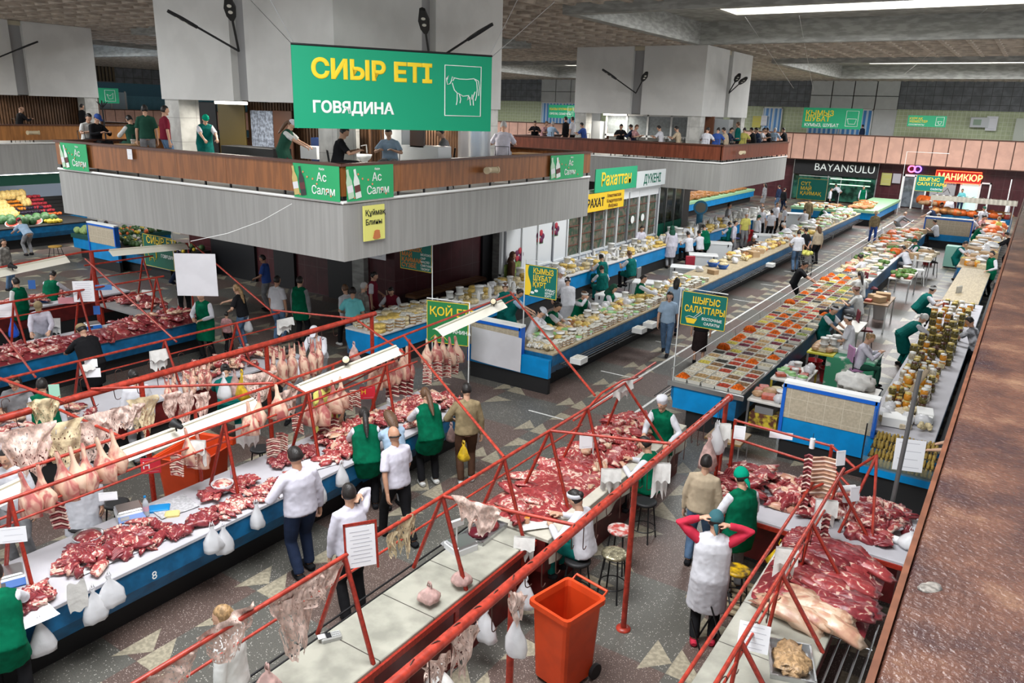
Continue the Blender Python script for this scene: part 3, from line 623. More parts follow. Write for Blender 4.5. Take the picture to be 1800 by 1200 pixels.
b = B(); b.box(-1.28, 1.3, -.02, .03, .8, .86); part('edging', b, RED, r)
# dairy stall
d1 = counter('dairy_counter', 'very long blue dairy counter beside the aisle, black rods along its front', -9.35, -8.15, 14.2, 49.5, .92, 1, ply, BLUED, BLACK, rods=False)
for k in range(4):
    b = B(); b.tube([(.62+.07*k, .3, .6-.012*k), (.62+.07*k, 35, .6-.012*k)], .013, 6); part('bag_rail', b, DARK, d1)
for i in range(15):
    b = B(); b.tube([(.5, .35+i*2.4, .62), (.9, .35+i*2.4, .57)], .012, 6); b.tube([(.5, .35+i*2.4, .42), (.8, .35+i*2.4, .58)], .01, 6); part('bracket', b, DARK, d1)
d2 = counter('dairy_counter', 'rear dairy counter running along the white shop front', -13.2, -12.1, 12.9, 46, .92, -1, mat('pale_top', (.62, .6, .58), .5, var=.1), BLUE)
def end_panel(name, label, x0, x1, y, h, hb, xt1, cut=None):
    r = thing(name, label, 'stall panel', ((x0+x1)/2, y, 0)); hx = (x1-x0)/2; c = (x0+x1)/2
    b = B(); b.box(-hx, hx, 0, .12, .38, hb); part('blue_board', b, BLUE, r)
    b = B(); b.box(-hx+.03, xt1-c, -.012, .1, hb, h); part('tile_field', b, tile_b, r)
    b = B(); b.box(-hx+.02, hx-.02, .04, .14, 0, .38); part('plinth', b, BLACK, r)
    b = B(); b.box(-hx-.01, xt1-c+.03, -.03, .16, h, h+.05); part('cap', b, WHT, r)
    b = B(); b.box(-hx-.02, -hx+.04, -.03, .14, .38, h); b.box(xt1-c-.03, xt1-c+.03, -.03, .14, hb-.02, h); b.box(-hx, xt1-c, -.03, .0, h-.07, h); part('blue_trim', b, mat('bright_blue_trim', (.01, .12, .55), .4), r)
    return r
ep = end_panel('stall_end_panel', 'bright blue end of the dairy stall with beige tiles and a blank white banner', -10.32, -8.15, 14.02, 1.42, .80, -8.9)
b = B(); b.grid(lambda u, v: (-.98+u*1.36+v*.02, -.05-.02*sin(u*5+v), .45+v*.80-.05*u), 10, 8); part('banner', b, mat('banner_white', (.68, .67, .70), .6, var=.08, scale=2), ep, 'blank white banner')
er = end_panel('stall_end_panel', 'bright blue end of the salad stall with a large beige tile field', -3.1, -.45, 13.85, 1.46, .82, -1.55)
# salad stall
s1 = counter('salad_counter', 'long blue salad counter with a steel edge, covered in trays of salads', -5.35, -3.95, 14.1, 43, .93, -1, tilehi, BLUED, BLACK)
b = B()
b.tube([(-.75, .1, 1.16), (-.75, 28, 1.16)], .012, 6); part('guard_rail', b, STEEL, s1)
for i in range(15):
    b = B(); b.tube([(-.72, .1+i*2, .9), (-.75, .1+i*2, 1.16)], .01, 6); part('rail_post', b, STEEL, s1)
b = B(); b.box(-.62, .35, -.02, .02, .40, .88); part('end_board', b, BLUE, s1); 
b = B(); b.box(-.75, .78, -.06, -.02, .86, .95); part('steel_edge', b, STEEL, s1)
for k in range(4):
    b = B(); b.tube([(-.78-.08*k, .0, .55), (-.78-.08*k, 12, .55)], .012, 6); part('bag_rail', b, DARK, s1)
h1 = counter('pickle_counter', 'long counter of honey jars, pickles and dried goods below the railing', -1.72, -.62, 14.0, 26.5, .9, 1, paper_m, BLUED)
h2 = counter('wooden_counter', 'empty pale plank counter between the seller in teal and the railing', -1.72, -.75, 26.6, 33.5, .9, 1, ply, BLUED)
h3 = counter('grocery_counter', 'far counter of jars and boxes at the end of the right row', -1.9, -.75, 33.6, 50, .9, 1, ply, BLUED)
for k in range(4):
    b = B(); b.tube([(-.5+.1*k, 14.5, .7), (-.5+.1*k, 33, .7)], .014, 6); part('bag_rail', b, DARK, h1) if 0 else single('bag_rail', b, DARK, 'black rod of the bag shelf along the pickle counter front', 'rod', 'bag shelf rods by the pickle counter')
# far stalls
def block_stall(label, x0, x1, y0, y1, h=.95, body=BLUE, top=greenrim):
    r = thing('produce_counter', label, 'counter', ((x0+x1)/2, y0, 0)); hx = (x1-x0)/2; L = y1-y0
    b = B(); b.box(-hx, hx, 0, L, .4, h-.15); part('blue_board', b, body, r); b = B(); b.box(-hx-.04, hx+.04, -.05, L+.04, h-.15, h); part('rim', b, top, r); b = B(); b.box(-hx+.2, hx-.2, .15, L-.1, 0, .4); part('plinth', b, BLACK, r); return r
block_stall('far blue and green stall heaped with dried sausages and meat, left of the aisle', -12.2, -9.6, 49.8, 52.5)
block_stall('far blue counter with a green rim and a bare board top, beside the aisle', -9.3, -7.6, 51, 60.5)
block_stall('far bread and produce stall glimpsed under the farther mezzanine', -19.5, -17.6, 45, 60)
r = end_panel('stall_end_panel', 'beige tiled panel in the middle of the far right stall', -4.3, -2.2, 44.8, 1.5, .7, -2.2)
r = thing('market_canopy', 'far counter with a pleated white cloth canopy before the manicure salon', 'stall', (-2.9, 53, 0))
b = B(); b.box(-2.0, 2.2, 0, 1, 0, .9); part('counter', b, BLUED, r); b = B(); b.grid(lambda u, v: (-2.1+u*4.4, -.1+v*1.2, 2.0+.05*abs(sin(u*40))-.1*v), 80, 4); b.grid(lambda u, v: (-2.1+u*4.4, -.12+.02*sin(u*120), 2.0-.3*v), 120, 2); part('cloth_canopy', b, cloth_m, r)
for xx in (-2.0, 2.15):
    b = B(); b.tube([(xx, 0, 0), (xx, 0, 2.0)], .03, 6); part('post', b, STEEL, r)
# fruit & vegetable stalls far left
f1 = counter('fruit_counter', 'blue fruit counter with melons and watermelon halves at far left', -36.3, -34.0, 9.5, 18.6, .9, 1, BLACK, BLUED)
f2 = block_stall('dark green vegetable stall with cabbages beside the tiled blue panel', -31.0, -29.0, 15.9, 18.8, .95, BLUE, mat('dark_green_rim', (.01, .07, .06), .5))
f3 = end_panel('stall_end_panel', 'tall blue and beige tiled panel at the end of the vegetable stall', -28.7, -26.9, 15.3, 1.65, .95, -26.95)
f4 = block_stall('long dark vegetable counter behind the green beef sign', -28.7, -24.3, 15.6, 17.2, .9, BLUED, BLACK)
# white shop front under the near mezzanine side
shopw = mat('shop_white', (.72, .74, .75), .4); glassd = mat('shop_glass_goods', (.17, .13, .10), .15, var=.9, scale=5, col2=(.05, .09, .06), detail=6)
r = thing('shop', 'white framed confectionery shop front with glass display windows', 'shop', (-13.7, 20.3, 0)); L = 12.3
b = B(); b.box(-.12, 0, 0, L, 0, .95); part('lower_panel', b, shopw, r); b = B(); b.box(-.1, 0, 0, 4.1, .95, 3.0); part('solid_panel', b, shopw, r)
for i in range(8):
    y0 = 4.15+i*1.0; gl = B(); gl.box(-.09, -.06, y0+.05, y0+.95, 1.0, 2.75); g = part('window', gl, glassd, r)
    sh = B()
    for z in (1.35, 1.7, 2.05, 2.4): sh.box(-.06, -.03, y0+.05, y0+.95, z, z+.03)
    part('shelf', sh, mat('shelf_brown', (.16, .06, .04), .5), g)
for i in range(13):
    b = B(); y0 = i*1.0+.15; b.box(-.02, .05, y0-.035, y0+.035, 0, 3.0); part('mullion', b, shopw if i % 3 else mat('grey_post', (.25, .26, .28), .4), r)
b = B(); b.box(-.1, .03, 0, L, 2.75, 3.3); b.box(-.1, .04, 0, L, .93, 1.0); part('header', b, shopw, r)
for i, (yy, zz) in enumerate(((1.0, 1.5), (2.3, 1.95), (3.3, 2.1))):
    b = B(); 
    for q in range(5): b.ball((.02, yy+.16*cos(q*1.3), zz+.14*sin(q*1.3)), (.02, .11, .11), 10, 0 if q % 2 else 1)
    b.box(.005, .015, yy-.2, yy+.2, zz-.24, zz-.1, 2)
    part('berry_picture', b, [mat('berry_red', (.45, .03, .05), .4), mat('berry_dark', (.12, .01, .06), .4), mat('leaf_green', (.03, .18, .04), .5)], r)
b = B(); b.lathe([(.16, 0), (.16, .01)], 20, M=Matrix.Translation((.03, 9.6, 1.85)) @ Matrix.Rotation(pi/2, 4, 'Y')); part('round_sticker', b, WHT, r)
b = B(); b.lathe([(.16, 0), (.16, .01)], 20, M=Matrix.Translation((.03, 10.6, 1.85)) @ Matrix.Rotation(pi/2, 4, 'Y')); part('round_sticker', b, WHT, r)
b = B(); b.box(-3, 0, L, L+.1, 0, 2.95); part('end_wall', b, shopw, r)
s = single('sale_poster', (lambda q: q.box(-13.66, -13.62, 20.4, 21.3, .5, 1.3))(B()), mat('poster_green', (.25, .35, .08), .5, var=.5, scale=6), 'green picture panel low on the white shop wall', 'poster')
# green kiosk beyond the shop
r = thing('kiosk', 'dark green glazed kiosk between the white shop and the farther mezzanine', 'kiosk', (-14.3, 33.6, 0))
b = B(); b.box(-.1, .1, 0, 3.2, 0, 1.2); part('lower_panel', b, mat('kiosk_green', (.0, .13, .08), .5), r); b = B(); b.box(-.05, .05, 0, 3.2, 1.2, 3.0); part('glazing', b, mat('dark_glass', (.03, .05, .04), .1, var=.8, scale=3), r)
for i in range(4): b = B(); b.box(-.08, .12, i*1.05, i*1.05+.06, 0, 3); part('mullion', b, STEEL, r)
# ============================================================ RED RACKS
def rack(label, X, ys, y0, y1, dx0, dx1, zb=.9, zt=1.95, mid=1.5, name='meat_rack', extra=(), group=None):
    r = thing(name, label, 'rack', (X, ys[0], 0))
    for y in ys:
        for dx in (dx0, dx1):
            b = B(); b.tube([(dx, y-ys[0], zb), (0, y-ys[0], zt)], .024, 4); part('leg', b, RED, r)
    b = B(); b.tube([(0, y0-ys[0], zt), (0, y1-ys[0], zt)], .022, 8); part('top_rail', b, PIPE, r)
    b = B(); f = (zt-mid)/(zt-zb); b.tube([(dx0*f, y0-ys[0], mid), (dx0*f, y1-ys[0], mid)], .014, 8); part('lower_rail', b, PIPE, r)
    for e in extra: b = B(); b.tube([Vector(p)-Vector((X, ys[0], 0)) for p in e[:-1]], e[-1], 8); part('brace', b, PIPE, r)
    return r
ra = rack('red rack of A-frames over the bare marble counter', -4.78, (4.57, 6.05, 7.25, 8.34, 9.4), 1.5, 9.5, -.42, .34, zb=.9, zt=1.95, mid=1.62,
    extra=(((-4.78, 6.05, 1.95), (-3.2, 6.25, 2.03), .02), ((-4.78, 8.34, 1.95), (-3.2, 8.77, 2.03), .02), ((-4.78, 9.45, 1.95), (-4.72, 9.7, 2.1), (-4.72, 10.4, 2.1), (-4.78, 11.1, 1.95), .018), ((-5.0, 9.4, 1.7), (-5.0, 11.8, 1.7), .018), ((-4.78, 10.6, 2.0), (-5.25, 11.0, .9), .022), ((-4.78, 10.6, 2.0), (-4.2, 11.1, .9), .022), ((-4.78, 9.4, 1.95), (-4.78, 11.8, 2.02), .02)))
rb = rack('red rack of A-frames standing on the near blue meat counter', -8.38, (3.3, 5.95, 7.4, 9.1), 2.0, 9.3, -.42, .18, zt=1.94, mid=1.6)
rc = rack('low red rack along the aisle behind the hanging lamb', -13.0, (6.5, 8.1, 9.7), 3.4, 10.8, -.35, .35, zt=1.72, mid=1.38)
rd = rack('red rack of A-frames on the beef counter numbered 355', -17.1, (5.9, 7.4, 8.75, 10.6), 4.6, 10.8, -.40, .3, zt=1.95, mid=1.6)
re_ = rack('small red rack over the side table behind counter 355', -19.9, (10.6, 12.0), 10.4, 12.3, -.4, .4, zb=.8, zt=1.9, mid=1.5)
rf = rack('slanting red double rail over the marble counter under the brown railing', -1.42, (6.0, 7.3, 8.55, 9.9), 4.0, 10.3, -.05, .5, zb=.9, zt=1.62, mid=1.4)
for dz in (0,):
    b = B(); b.tube([(-.28, -2, 1.5), (-.28, 4.3, 1.5)], .02, 8); part('side_rail', b, PIPE, rf)
rg = thing('meat_rack', 'red rectangular rack around the cross table of chopped meat', 'rack', (-3.05, 10.8, 0))
for (x, y, z0, z1) in ((0, 0, .0, 1.75), (1.38, -.1, .0, 1.75), (-.05, -.5, .3, 1.5), (1.2, -.6, .9, 1.6)):
    b = B(); b.tube([(x, y, z0), (x, y, z1)], .03, 4); part('post', b, RED, rg)
for p in (((0, 0, 1.73), (1.38, -.1, 1.73)), ((0, 0, 1.45), (1.38, -.1, 1.4)), ((1.38, -.1, 1.73), (1.75, -.35, 1.6)), ((1.38, -.1, 1.45), (1.75, -.35, 1.3)), ((1.75, -.35, 1.6), (2.0, -.6, 1.95)), ((2.0, -.6, 1.95), (2.15, -.9, .9)), ((1.75, -.35, 1.6), (1.3, -1.2, 1.45)), ((2.0, -.6, 1.95), (1.75, -.9, .9))):
    b = B(); b.tube(p, .019, 8); part('rail', b, PIPE, rg)
# thick carcass pipe near the railing
rh = thing('hanging_rail', 'thick red hook pipe on posts beside the orange bin', 'rail', (-3.2, 3.6, 0))
b = B(); b.tube([(0, -1.6, 2.03), (0, 7.25, 2.03)], .047, 12); b.lathe([(.06, 0), (.06, .05)], 12, M=Matrix.Translation((0, 7.25, 2.03)) @ Matrix.Rotation(-pi/2, 4, 'X')); part('pipe', b, PIPE, rh)
for yy in (1.45, 4.0, 7.15):
    b = B(); b.tube([(0, yy, 0), (0, yy, 2.0)], .035, 10); part('post', b, PIPE, rh)
b = B(); b.lathe([(.09, 0), (.09, .02), (.04, .03)], 12, c=(0, 4.0, 0)); part('foot_plate', b, PIPE, rh)
ri = thing('hanging_rail', 'long thick red hook pipe where the lamb carcasses hang', 'rail', (-10.5, 3, 0))
b = B(); b.tube([(0, -1, 2.03), (0, 8.1, 2.06)], .05, 12); part('pipe', b, PIPE, ri)
for yy in (.3, 3.1, 5.4, 8.0):
    b = B(); b.tube([(0, yy, 0), (0, yy, 2.03)], .04, 8); part('post', b, RED, ri)
rj = thing('lamp_rail', 'long red lamp rail with white strip lights above the near blue counter', 'rail', (-9.0, 3, 0))
b = B(); b.tube([(0, -1, 1.93), (0, 5.5, 1.96), (0, 7.4, 2.08), (0.1, 10.7, 2.26)], .022, 8); part('rail', b, PIPE, rj)
for yy in (2.95, 5.5, 7.4): b = B(); b.tube([(0, yy, 0), (0, yy, 1.96)], .026, 4); part('post', b, RED, rj)
b = B(); b.tube([(.35, -1, 1.62), (.35, 7.2, 1.66)], .016, 6); part('hook_rail', b, PIPE, rj)
def brace(p, q, label, r_=.02):
    p, q = Vector(p), Vector(q); c = (p+q)/2; b = B(); b.tube([p-c, q-c], r_, 8); return single('tie_rod', b, PIPE, label, 'brace', loc=c)
brace(PX(710, 590, -9.0), (-4.78, 7.25, 1.97), 'red tie rod sloping over the aisle toward the marble counter'); brace(PX(897, 513, -8.9), (-4.78, 9.6, 2.08), 'red tie rod sloping from the lamp rail end to the far beef table')
brace(PX(160, 683, -10.5), PX(480, 673, -9.0), 'thin red rod crossing in front of the hanging lamb'); brace(PX(335, 425, -18.0), PX(475, 545, -13.0), 'red tie rod sloping down to the couple at the low rack')
brace(PX(0, 578, -17.1), PX(62, 662, -13.0), 'red tie rod at the left edge over counter 357'); brace(PX(150, 455, -18.4), PX(310, 600, -13), 'red tie rod from the back lamp rail over number 355')
brace(PX(627, 562, -10.5), PX(710, 620, -8.7), 'short red rod joining the thick pipe and the lamp rail'); brace(PX(480, 545, -13), PX(627, 560, -10.5), 'red rod between the low rack and the thick pipe')
brace(PX(0, 665, -10.5), PX(115, 706, -9.6), 'red rod at left edge holding a pale fat sheet'); brace(PX(105, 720, -10.2), PX(218, 770, -9.0), 'red rod under the draped fat sheets at left'); brace(PX(425, 630, -10.3), PX(535, 690, -8.6), 'red rod under the slanted fat sheet behind the lamps')
brace(PX(560, 700, -8.9), PX(905, 525, -8.9), 'thin red rod below the strip lights at the lamb legs', .014)
rk = thing('lamp_rail', 'red lamp rail with white strip lights over counter 355', 'rail', (-18, 6, 0))
q0, q1, q2 = PX(0, 470, -18), PX(145, 443, -18), PX(330, 428, -18)
b = B(); b.tube([q-Vector((-18, 6, 0)) for q in (q0, q1, q2)], .024, 8); part('rail', b, PIPE, rk)
b = B(); b.tube([(0, q1.y-6+.2, 0), (0, q1.y-6+.2, q1.z)], .05, 6); part('post', b, RED, rk); b = B(); b.tube([(0, q2.y-6, 0), (0, q2.y-6, q2.z)], .02, 6); part('post', b, RED, rk)
# strip lights and clamp lamps
def strip(pa, pb, label, w=.2):
    pa, pb = Vector(pa), Vector(pb); L = (pb-pa).length; c = (pa+pb)/2; r = thing('strip_light', label, 'lamp', c); M = Matrix.Translation(-c) @ frame(pa, pb-pa, (.35, 0, 1))
    b = B(); b.poly([(0, -w, -.03), (0, -w*.3, .03), (0, w*.1, .03), (0, w*.35, -.02), (0, w*.1, .01), (0, -w*.3, .01)], (L, 0, 0)); b2 = B(); b2.v = [M @ Vector(v) for v in b.v]; b2.f = b.f; b2.m = b.m; b2.sm = b.sm; part('reflector', b2, mat('enamel_cream', (.80, .77, .66), .4), r)
    b = B(); b.box(.02, L-.02, -w*.2, 0, .03, .06, 0, M); part('housing', b, mat('enamel_cream2', (.62, .6, .5), .4), r); return r
for a, c, X, t_ in (((190, 800), (445, 703), -8.95, 'white strip light between the fat sheets and the card note'), ((522, 680), (695, 610), -8.95, 'white strip light in the middle of the near lamp rail'), ((765, 580), (880, 530), -8.9, 'white strip light at the far end beside the green mutton sign'), ((-40, 880), (40, 843), -8.95, 'white strip light cut by the left edge of the photo'), ((-20, 480), (115, 452), -18, 'white strip light over counter 357 at the left edge'), ((190, 442), (325, 430), -18, 'white strip light over the green beef sign')):
    strip(PX(*a, X), PX(*c, X), t_)
def clamp_lamp(p, label, ang, col):
    r = thing('clamp_lamp', label, 'lamp', p, ang); M = Matrix.Rotation(radians(70), 4, 'X')
    b = B(); b.lathe([(.02, -.12), (.035, -.10), (.04, -.03), (.07, .03), (.068, .04), (.01, .035)], 14, M=M); part('shade', b, BLACK, r); b = B(); b.lathe([(.06, .036), (.05, .045), (.001, .048)], 14, M=M); part('bulb_face', b, col, r); b = B(); b.tube([(0, 0, 0), (0, .02, -.1)], .012, 6); part('clamp', b, DARK, r)
clamp_lamp(PX(608, 632, -8.9), 'round clamp lamp facing us on the middle strip light', .8, mat('bulb_cream', (.7, .62, .42), .4)); clamp_lamp(PX(307, 745, -8.8), 'black clamp lamp on the long strip light', -1.2, BLACK); clamp_lamp(PX(868, 530, -8.8), 'clamp lamp at the far end of the lamp rail', .3, mat('bulb_cream', (.7, .62, .42), .4)); clamp_lamp(PX(20, 467, -17.8), 'large black clamp lamp at left over counter 357', -1, BLACK)
# ============================================================ SIGNS, LAMPS, MEZZANINE, RAILING
def mt(x, y, z): return TR(x, y, z)
def board(label, M, w, h, m_, name='hanging_sign', cat='sign', frame_m=None, th=.03, edge=.03):
    """board centred on M; returns root and local matrix"""
    c = M.translation.copy(); r = thing(name, label, cat, c); L = Matrix.Translation(-c) @ M
    b = B(); b.box(-w/2, w/2, -h/2, h/2, -th, 0, 0, L); part('board', b, m_, r)
    if frame_m:
        b = B()
        for q in ((-w/2, w/2, h/2-edge, h/2), (-w/2, w/2, -h/2, -h/2+edge), (-w/2, -w/2+edge, -h/2, h/2), (w/2-edge, w/2, -h/2, h/2)): b.box(*q, 0, .006, 0, L)
        part('border', b, frame_m, r)
    return r, L
def lines(r, L, items):
    for s_, x, y, sz, m_, *o in items: text(s_, sz, L @ TR(x, y, .008), m_, r, bold=(o[0] if o else .02)*.75, sx=(o[1] if len(o) > 1 else 1))
def outline(r, L, polys, m_, rad=.01, name='emblem'):
    b = B()
    for p in polys: b.tube([L @ Vector((x, y, .008)) for x, y in p], rad, 5)
    part(name, b, m_, r)
# big beef banner
a0 = EYE+ray(511, 75)*(14.3); a1 = EYE+ray(865, 100)*(16.0); a2 = EYE+ray(517, 218)*14.3
ux = (a1-a0); Wb = ux.length; ux.z = 0; nn = Vector((ux.y, -ux.x, 0)); Hb = (a0-a2).length
Mc = frame((a0+a1)/2-Vector((0, 0, Hb/2)), ux, nn)
BGR = mat('banner_green', (.0, .30, .15), .6); BY = mat('banner_yellow', (.85, .60, .02), .6); BW = mat('banner_text_white', (.80, .84, .80), .6)
r, L = board('huge green banner СИЫР ЕТІ with a white cow outline hanging in front of the near mezzanine', Mc, Wb, Hb, BGR, 'hanging_banner', 'banner')
hw_, hh_ = Wb/2, Hb/2
lines(r, L, [('СИЫР ЕТІ', -hw_+Wb*.085, hh_-Hb*.38, Hb*.31, BY, .055, 1.05), ('ГОВЯДИНА', -hw_+Wb*.085, hh_-Hb*.80, Hb*.19, BW, .05, 1.0)])
x0, x1, y0, y1 = hw_-Wb*.255, hw_-Wb*.06, -hh_+Hb*.20, hh_-Hb*.15
outline(r, L, [[(x0, y0), (x1, y0), (x1, y1), (x0, y1), (x0, y0)]], BW, .012, 'emblem_frame')
def cow(s_): return [[(.06, .72), (.10, .80), (.04, .74), (.07, .62), (.14, .64), (.18, .70)], [(.18, .70), (.20, .78), (.26, .76), (.22, .70)], [(.24, .76), (.40, .74), (.60, .74), (.80, .76), (.88, .70), (.90, .55), (.88, .40), (.85, .32)], [(.80, .76), (.93, .72), (.96, .58), (.94, .42)], [(.20, .66), (.26, .52), (.34, .46), (.34, .30), (.32, .22)], [(.40, .44), (.44, .34), (.42, .26)], [(.36, .46), (.50, .40), (.66, .42), (.70, .34), (.72, .22)], [(.66, .42), (.62, .32), (.70, .38)], [(.84, .50), (.78, .38), (.80, .22)], [(.76, .44), (.74, .34), (.78, .36)]]
outline(r, L, [[(x0+(x1-x0)*x, y0+(y1-y0)*y) for x, y in p] for p in cow(1)], BW, .010, 'cow_outline')
b = B(); top0 = L @ Vector((-hw_, hh_, 0)); top1 = L @ Vector((hw_, hh_, 0)); b.tube([top0, top1], .02, 6); part('top_bar', b, DARK, r)
for p in (((-.97), (-1.6, 3.1)), ((.97), (1.6, 3.1))): b = B(); b.tube([L @ Vector((p[0]*hw_, hh_, 0)), L @ Vector((p[1][0]*1.9, hh_+2.0, 0))], .006, 4); part('wire', b, STEEL, r)
# drink posters on the railing (two faces at the corner, one at each far end)
PGR = mat('poster_bright_green', (.02, .36, .13), .5)
def poster(M, w, h, label, kind):
    r, L = board(label, M, w, h, PGR, 'railing_poster', 'poster', th=.012)
    u = w/1.25; lines(r, L, [('Ас', -w/2+w*.52, h*.04, h*.34, BW, .01), ('Салям', -w/2+w*.40, -h*.34, h*.34, BW, .012, .92), ('Кафе', -w/2+w*.58, h*.36, h*.09, BW)])
    for i in range(2 if w > .9 else 1):
        b = B(); M2 = L @ TR(-w*.42+i*w*.15, -h*.42, .0) @ Matrix.Rotation(.18, 4, 'Z'); b.add([M2 @ Vector((x*w*.06, y*h, .012)) for x, y in ((-1, 0), (1, 0), (1, .5), (.4, .68), (.4, .85), (-.4, .85), (-.4, .68), (-1, .5))], [tuple(range(8))]); part('bottle_picture', b, mat('bottle_print_%d' % (kind+i*2), [(.45, .62, .45), (.55, .42, .15), (.7, .75, .7), (.03, .03, .03)][(kind+i*2) % 4], .4), r)
        b = B(); b.add([M2 @ Vector((x*w*.06, y*h, .014)) for x, y in ((-1, .18), (1, .18), (1, .38), (-1, .38))], [(0, 1, 2, 3)]); part('bottle_label', b, mat('bl_%d' % i, [(.7, .7, .72), (.12, .03, .03)][i], .5), r)
    b = B()
    for i in range(7): b.lathe([(.022, .0), (.022, .004)], 8, M=L @ TR(-w*.36+w*.8*((i*37) % 100)/100, -h*.4+h*.8*((i*61) % 100)/100, .008))
    part('dot_pattern', b, mat('poster_dot', (.35, .62, .35) if kind == 0 else (.7, .25, .12), .5), r)
NX_, NY_ = (1, 0, 0), (0, -1, 0)
poster(frame(Vector((-11.95, 11.02, 4.54)), (1, 0, 0), NY_), 1.3, .68, 'green drink poster Ас Салям with a brown bottle at the railing corner', 1)
poster(frame(Vector((-11.23, 11.83, 4.54)), (0, 1, 0), NX_), 1.35, .68, 'green drink poster Ас Салям with pale bottles right of the railing corner', 0)
poster(frame(Vector((-20.9, 11.02, 4.54)), (1, 0, 0), NY_), 1.25, .68, 'green drink poster at the far left end of the railing', 0)
poster(frame(Vector((-11.23, 19.9, 4.54)), (0, 1, 0), NX_), 1.9, .66, 'green drink poster at the far right end of the railing', 0)
r, L = board('yellow pancake sign Құймақ Блины hanging under the mezzanine corner', frame(Vector((-11.22, 11.9, 3.72)), (0, 1, 0), NX_), .62, .72, mat('sign_lemon', (.72, .70, .18), .5)); lines(r, L, [('Құймақ', -.27, .16, .16, BLACK), ('Блины', -.27, -.03, .16, BLACK)])
b = B()
for k in range(4): b.lathe([(.11-.01*k, 0), (.11-.01*k, .01)], 14, M=L @ TR(.05, -.30+k*.04, .005+.004*k) @ Matrix.Diagonal((1, .4, 1, 1)))
part('pancake_picture', b, mat('pancake', (.55, .18, .06), .5), r)
note(frame(PY(228, 271, 11.03), (1, 0, 0), NY_), .2, .24, 'small paper notice on the wooden railing left of the corner', lines=3); 
def floodlamp(p, n, label):
    r = thing('floodlight', label, 'lamp', p); M = frame(Vector((0, 0, 0)), n, (0, 0, 1))
    for s_ in (-1, 1): b = B(); b.tube([M @ Vector((.05, s_*.02, 0)), M @ Vector((.12, s_*.2, .0))], .075, 12); b.tube([M @ Vector((.12, s_*.2, .0)), M @ Vector((.13, s_*.24, .0))], .085, 12); part('lamp_head', b, mat('lamp_cream', (.60, .50, .33), .4), r)
    b = B(); b.box(-.02, .04, -.04, .04, -.08, .02); part('bracket', b, DARK, r)
floodlamp((-11.2, 15.9, 4.62), (1, 0, 0), 'cream twin floodlight on the near wooden railing'); floodlamp(PX(1300, 268, -10.95), (1, 0, 0), 'cream twin floodlight on the farther railing'); floodlamp(PX(56, 233, -34.45), (1, 0, 0), 'cream twin floodlight on the far left railing')
# hall signs
SG = [((1462, 208), 64-.3, 104, 38, 'green sign ҚЫМЫЗ ШУБАТ on the far wall left of the man', [('ҚЫМЫЗ', .32, .62, 1), ('ШУБАТ', .32, .34, 1), ('КУМЫЗ, ШУБАТ', .2, .08, 0)]), ((1629, 213), 64-.3, 68, 22, 'green sign for dried fruit on the far wall at right', [('КҰРҒАҚ', .26, .62, 1), ('ЖЕМІСТЕР', .26, .36, 1), ('СУХОФРУКТЫ', .17, .10, 0)]), ((987, 196), 62, 46, 20, 'green sign with yellow text on the far wall left of the back block', [('ҚЫЗЫ КҮЛӘНДЕГІ', .22, .6, 1), ('ОРЕХИ, СЕМЕЧКИ', .2, .25, 0)])]
for (cx, cy), Y, wp, hp, lb, tx in SG:
    c = PY(cx, cy, Y); k = (PY(cx+1, cy, Y)-c).length; w_, h_ = wp*k, hp*k*.96; r, L = board(lb, frame(c, (1, 0, 0), NY_), w_, h_, GREENS)
    lines(r, L, [(s_, -w_*.46, -h_/2+h_*y, h_*z*1.1, BY if q else BW) for s_, z, y, q in tx]); X0, X1 = w_*.24, w_*.44; outline(r, L, [[(X0, -h_*.36), (X1, -h_*.36), (X1, h_*.38), (X0, h_*.38), (X0, -h_*.36)], [(X0+.1, 0), (X0+.2, -h_*.25), (X1-.2, -h_*.25), (X1-.1, 0), (X0+.1, 0)]], BW, .02)
c = PX(157, 167, -60); r, L = board('green poultry sign glimpsed between the left blocks', frame(c, (0, 1, 0), NX_), 4.6, 1.1, GREENS); lines(r, L, [('ҚҰСТЫҢ ЕТІ', -2.1, .1, .42, BY), ('ЖҰМЫРТҚА', -2.1, -.38, .38, BY)]); outline(r, L, [[(1.2, -.4), (2.0, -.4), (2.0, .4), (1.2, .4), (1.2, -.4)], [(1.35, .1), (1.5, -.25), (1.8, -.2), (1.85, .2), (1.6, .0), (1.35, .1)]], BW, .02)
# pole signs
def polesign(base, cx, lb, w_, h_, z, tx, face_=NY_, x=(1, 0, 0), arm=True, pole=2.7, m_=TEALS, off=.05):
    """sign on a thin white pole; pole at base, board starts off to one side"""
    r = thing('pole_sign', lb, 'sign', base); b = B(); X = Vector(x); e = X*(cx+w_/2*(1 if cx > 0 else -1)); b.tube([(0, 0, 0), (0, 0, pole), e+Vector((0, 0, pole))], .014, 6); part('pole', b, WHT, r)
    L = frame(X*cx+Vector((0, 0, z)), x, face_); b = B(); b.box(-w_/2, w_/2, -h_/2, h_/2, -.02, 0, 0, L); part('board', b, m_, r); b = B()
    for q in ((-w_/2, w_/2, h_/2-.012, h_/2), (-w_/2, w_/2, -h_/2, -h_/2+.012), (-w_/2, -w_/2+.012, -h_/2, h_/2), (w_/2-.012, w_/2, -h_/2, h_/2)): b.box(*q, 0, .004, 0, L)
    part('border', b, YEL, r); lines(r, L, tx); return r, L
ORG = mat('sign_orange', (.62, .22, .03), .5)
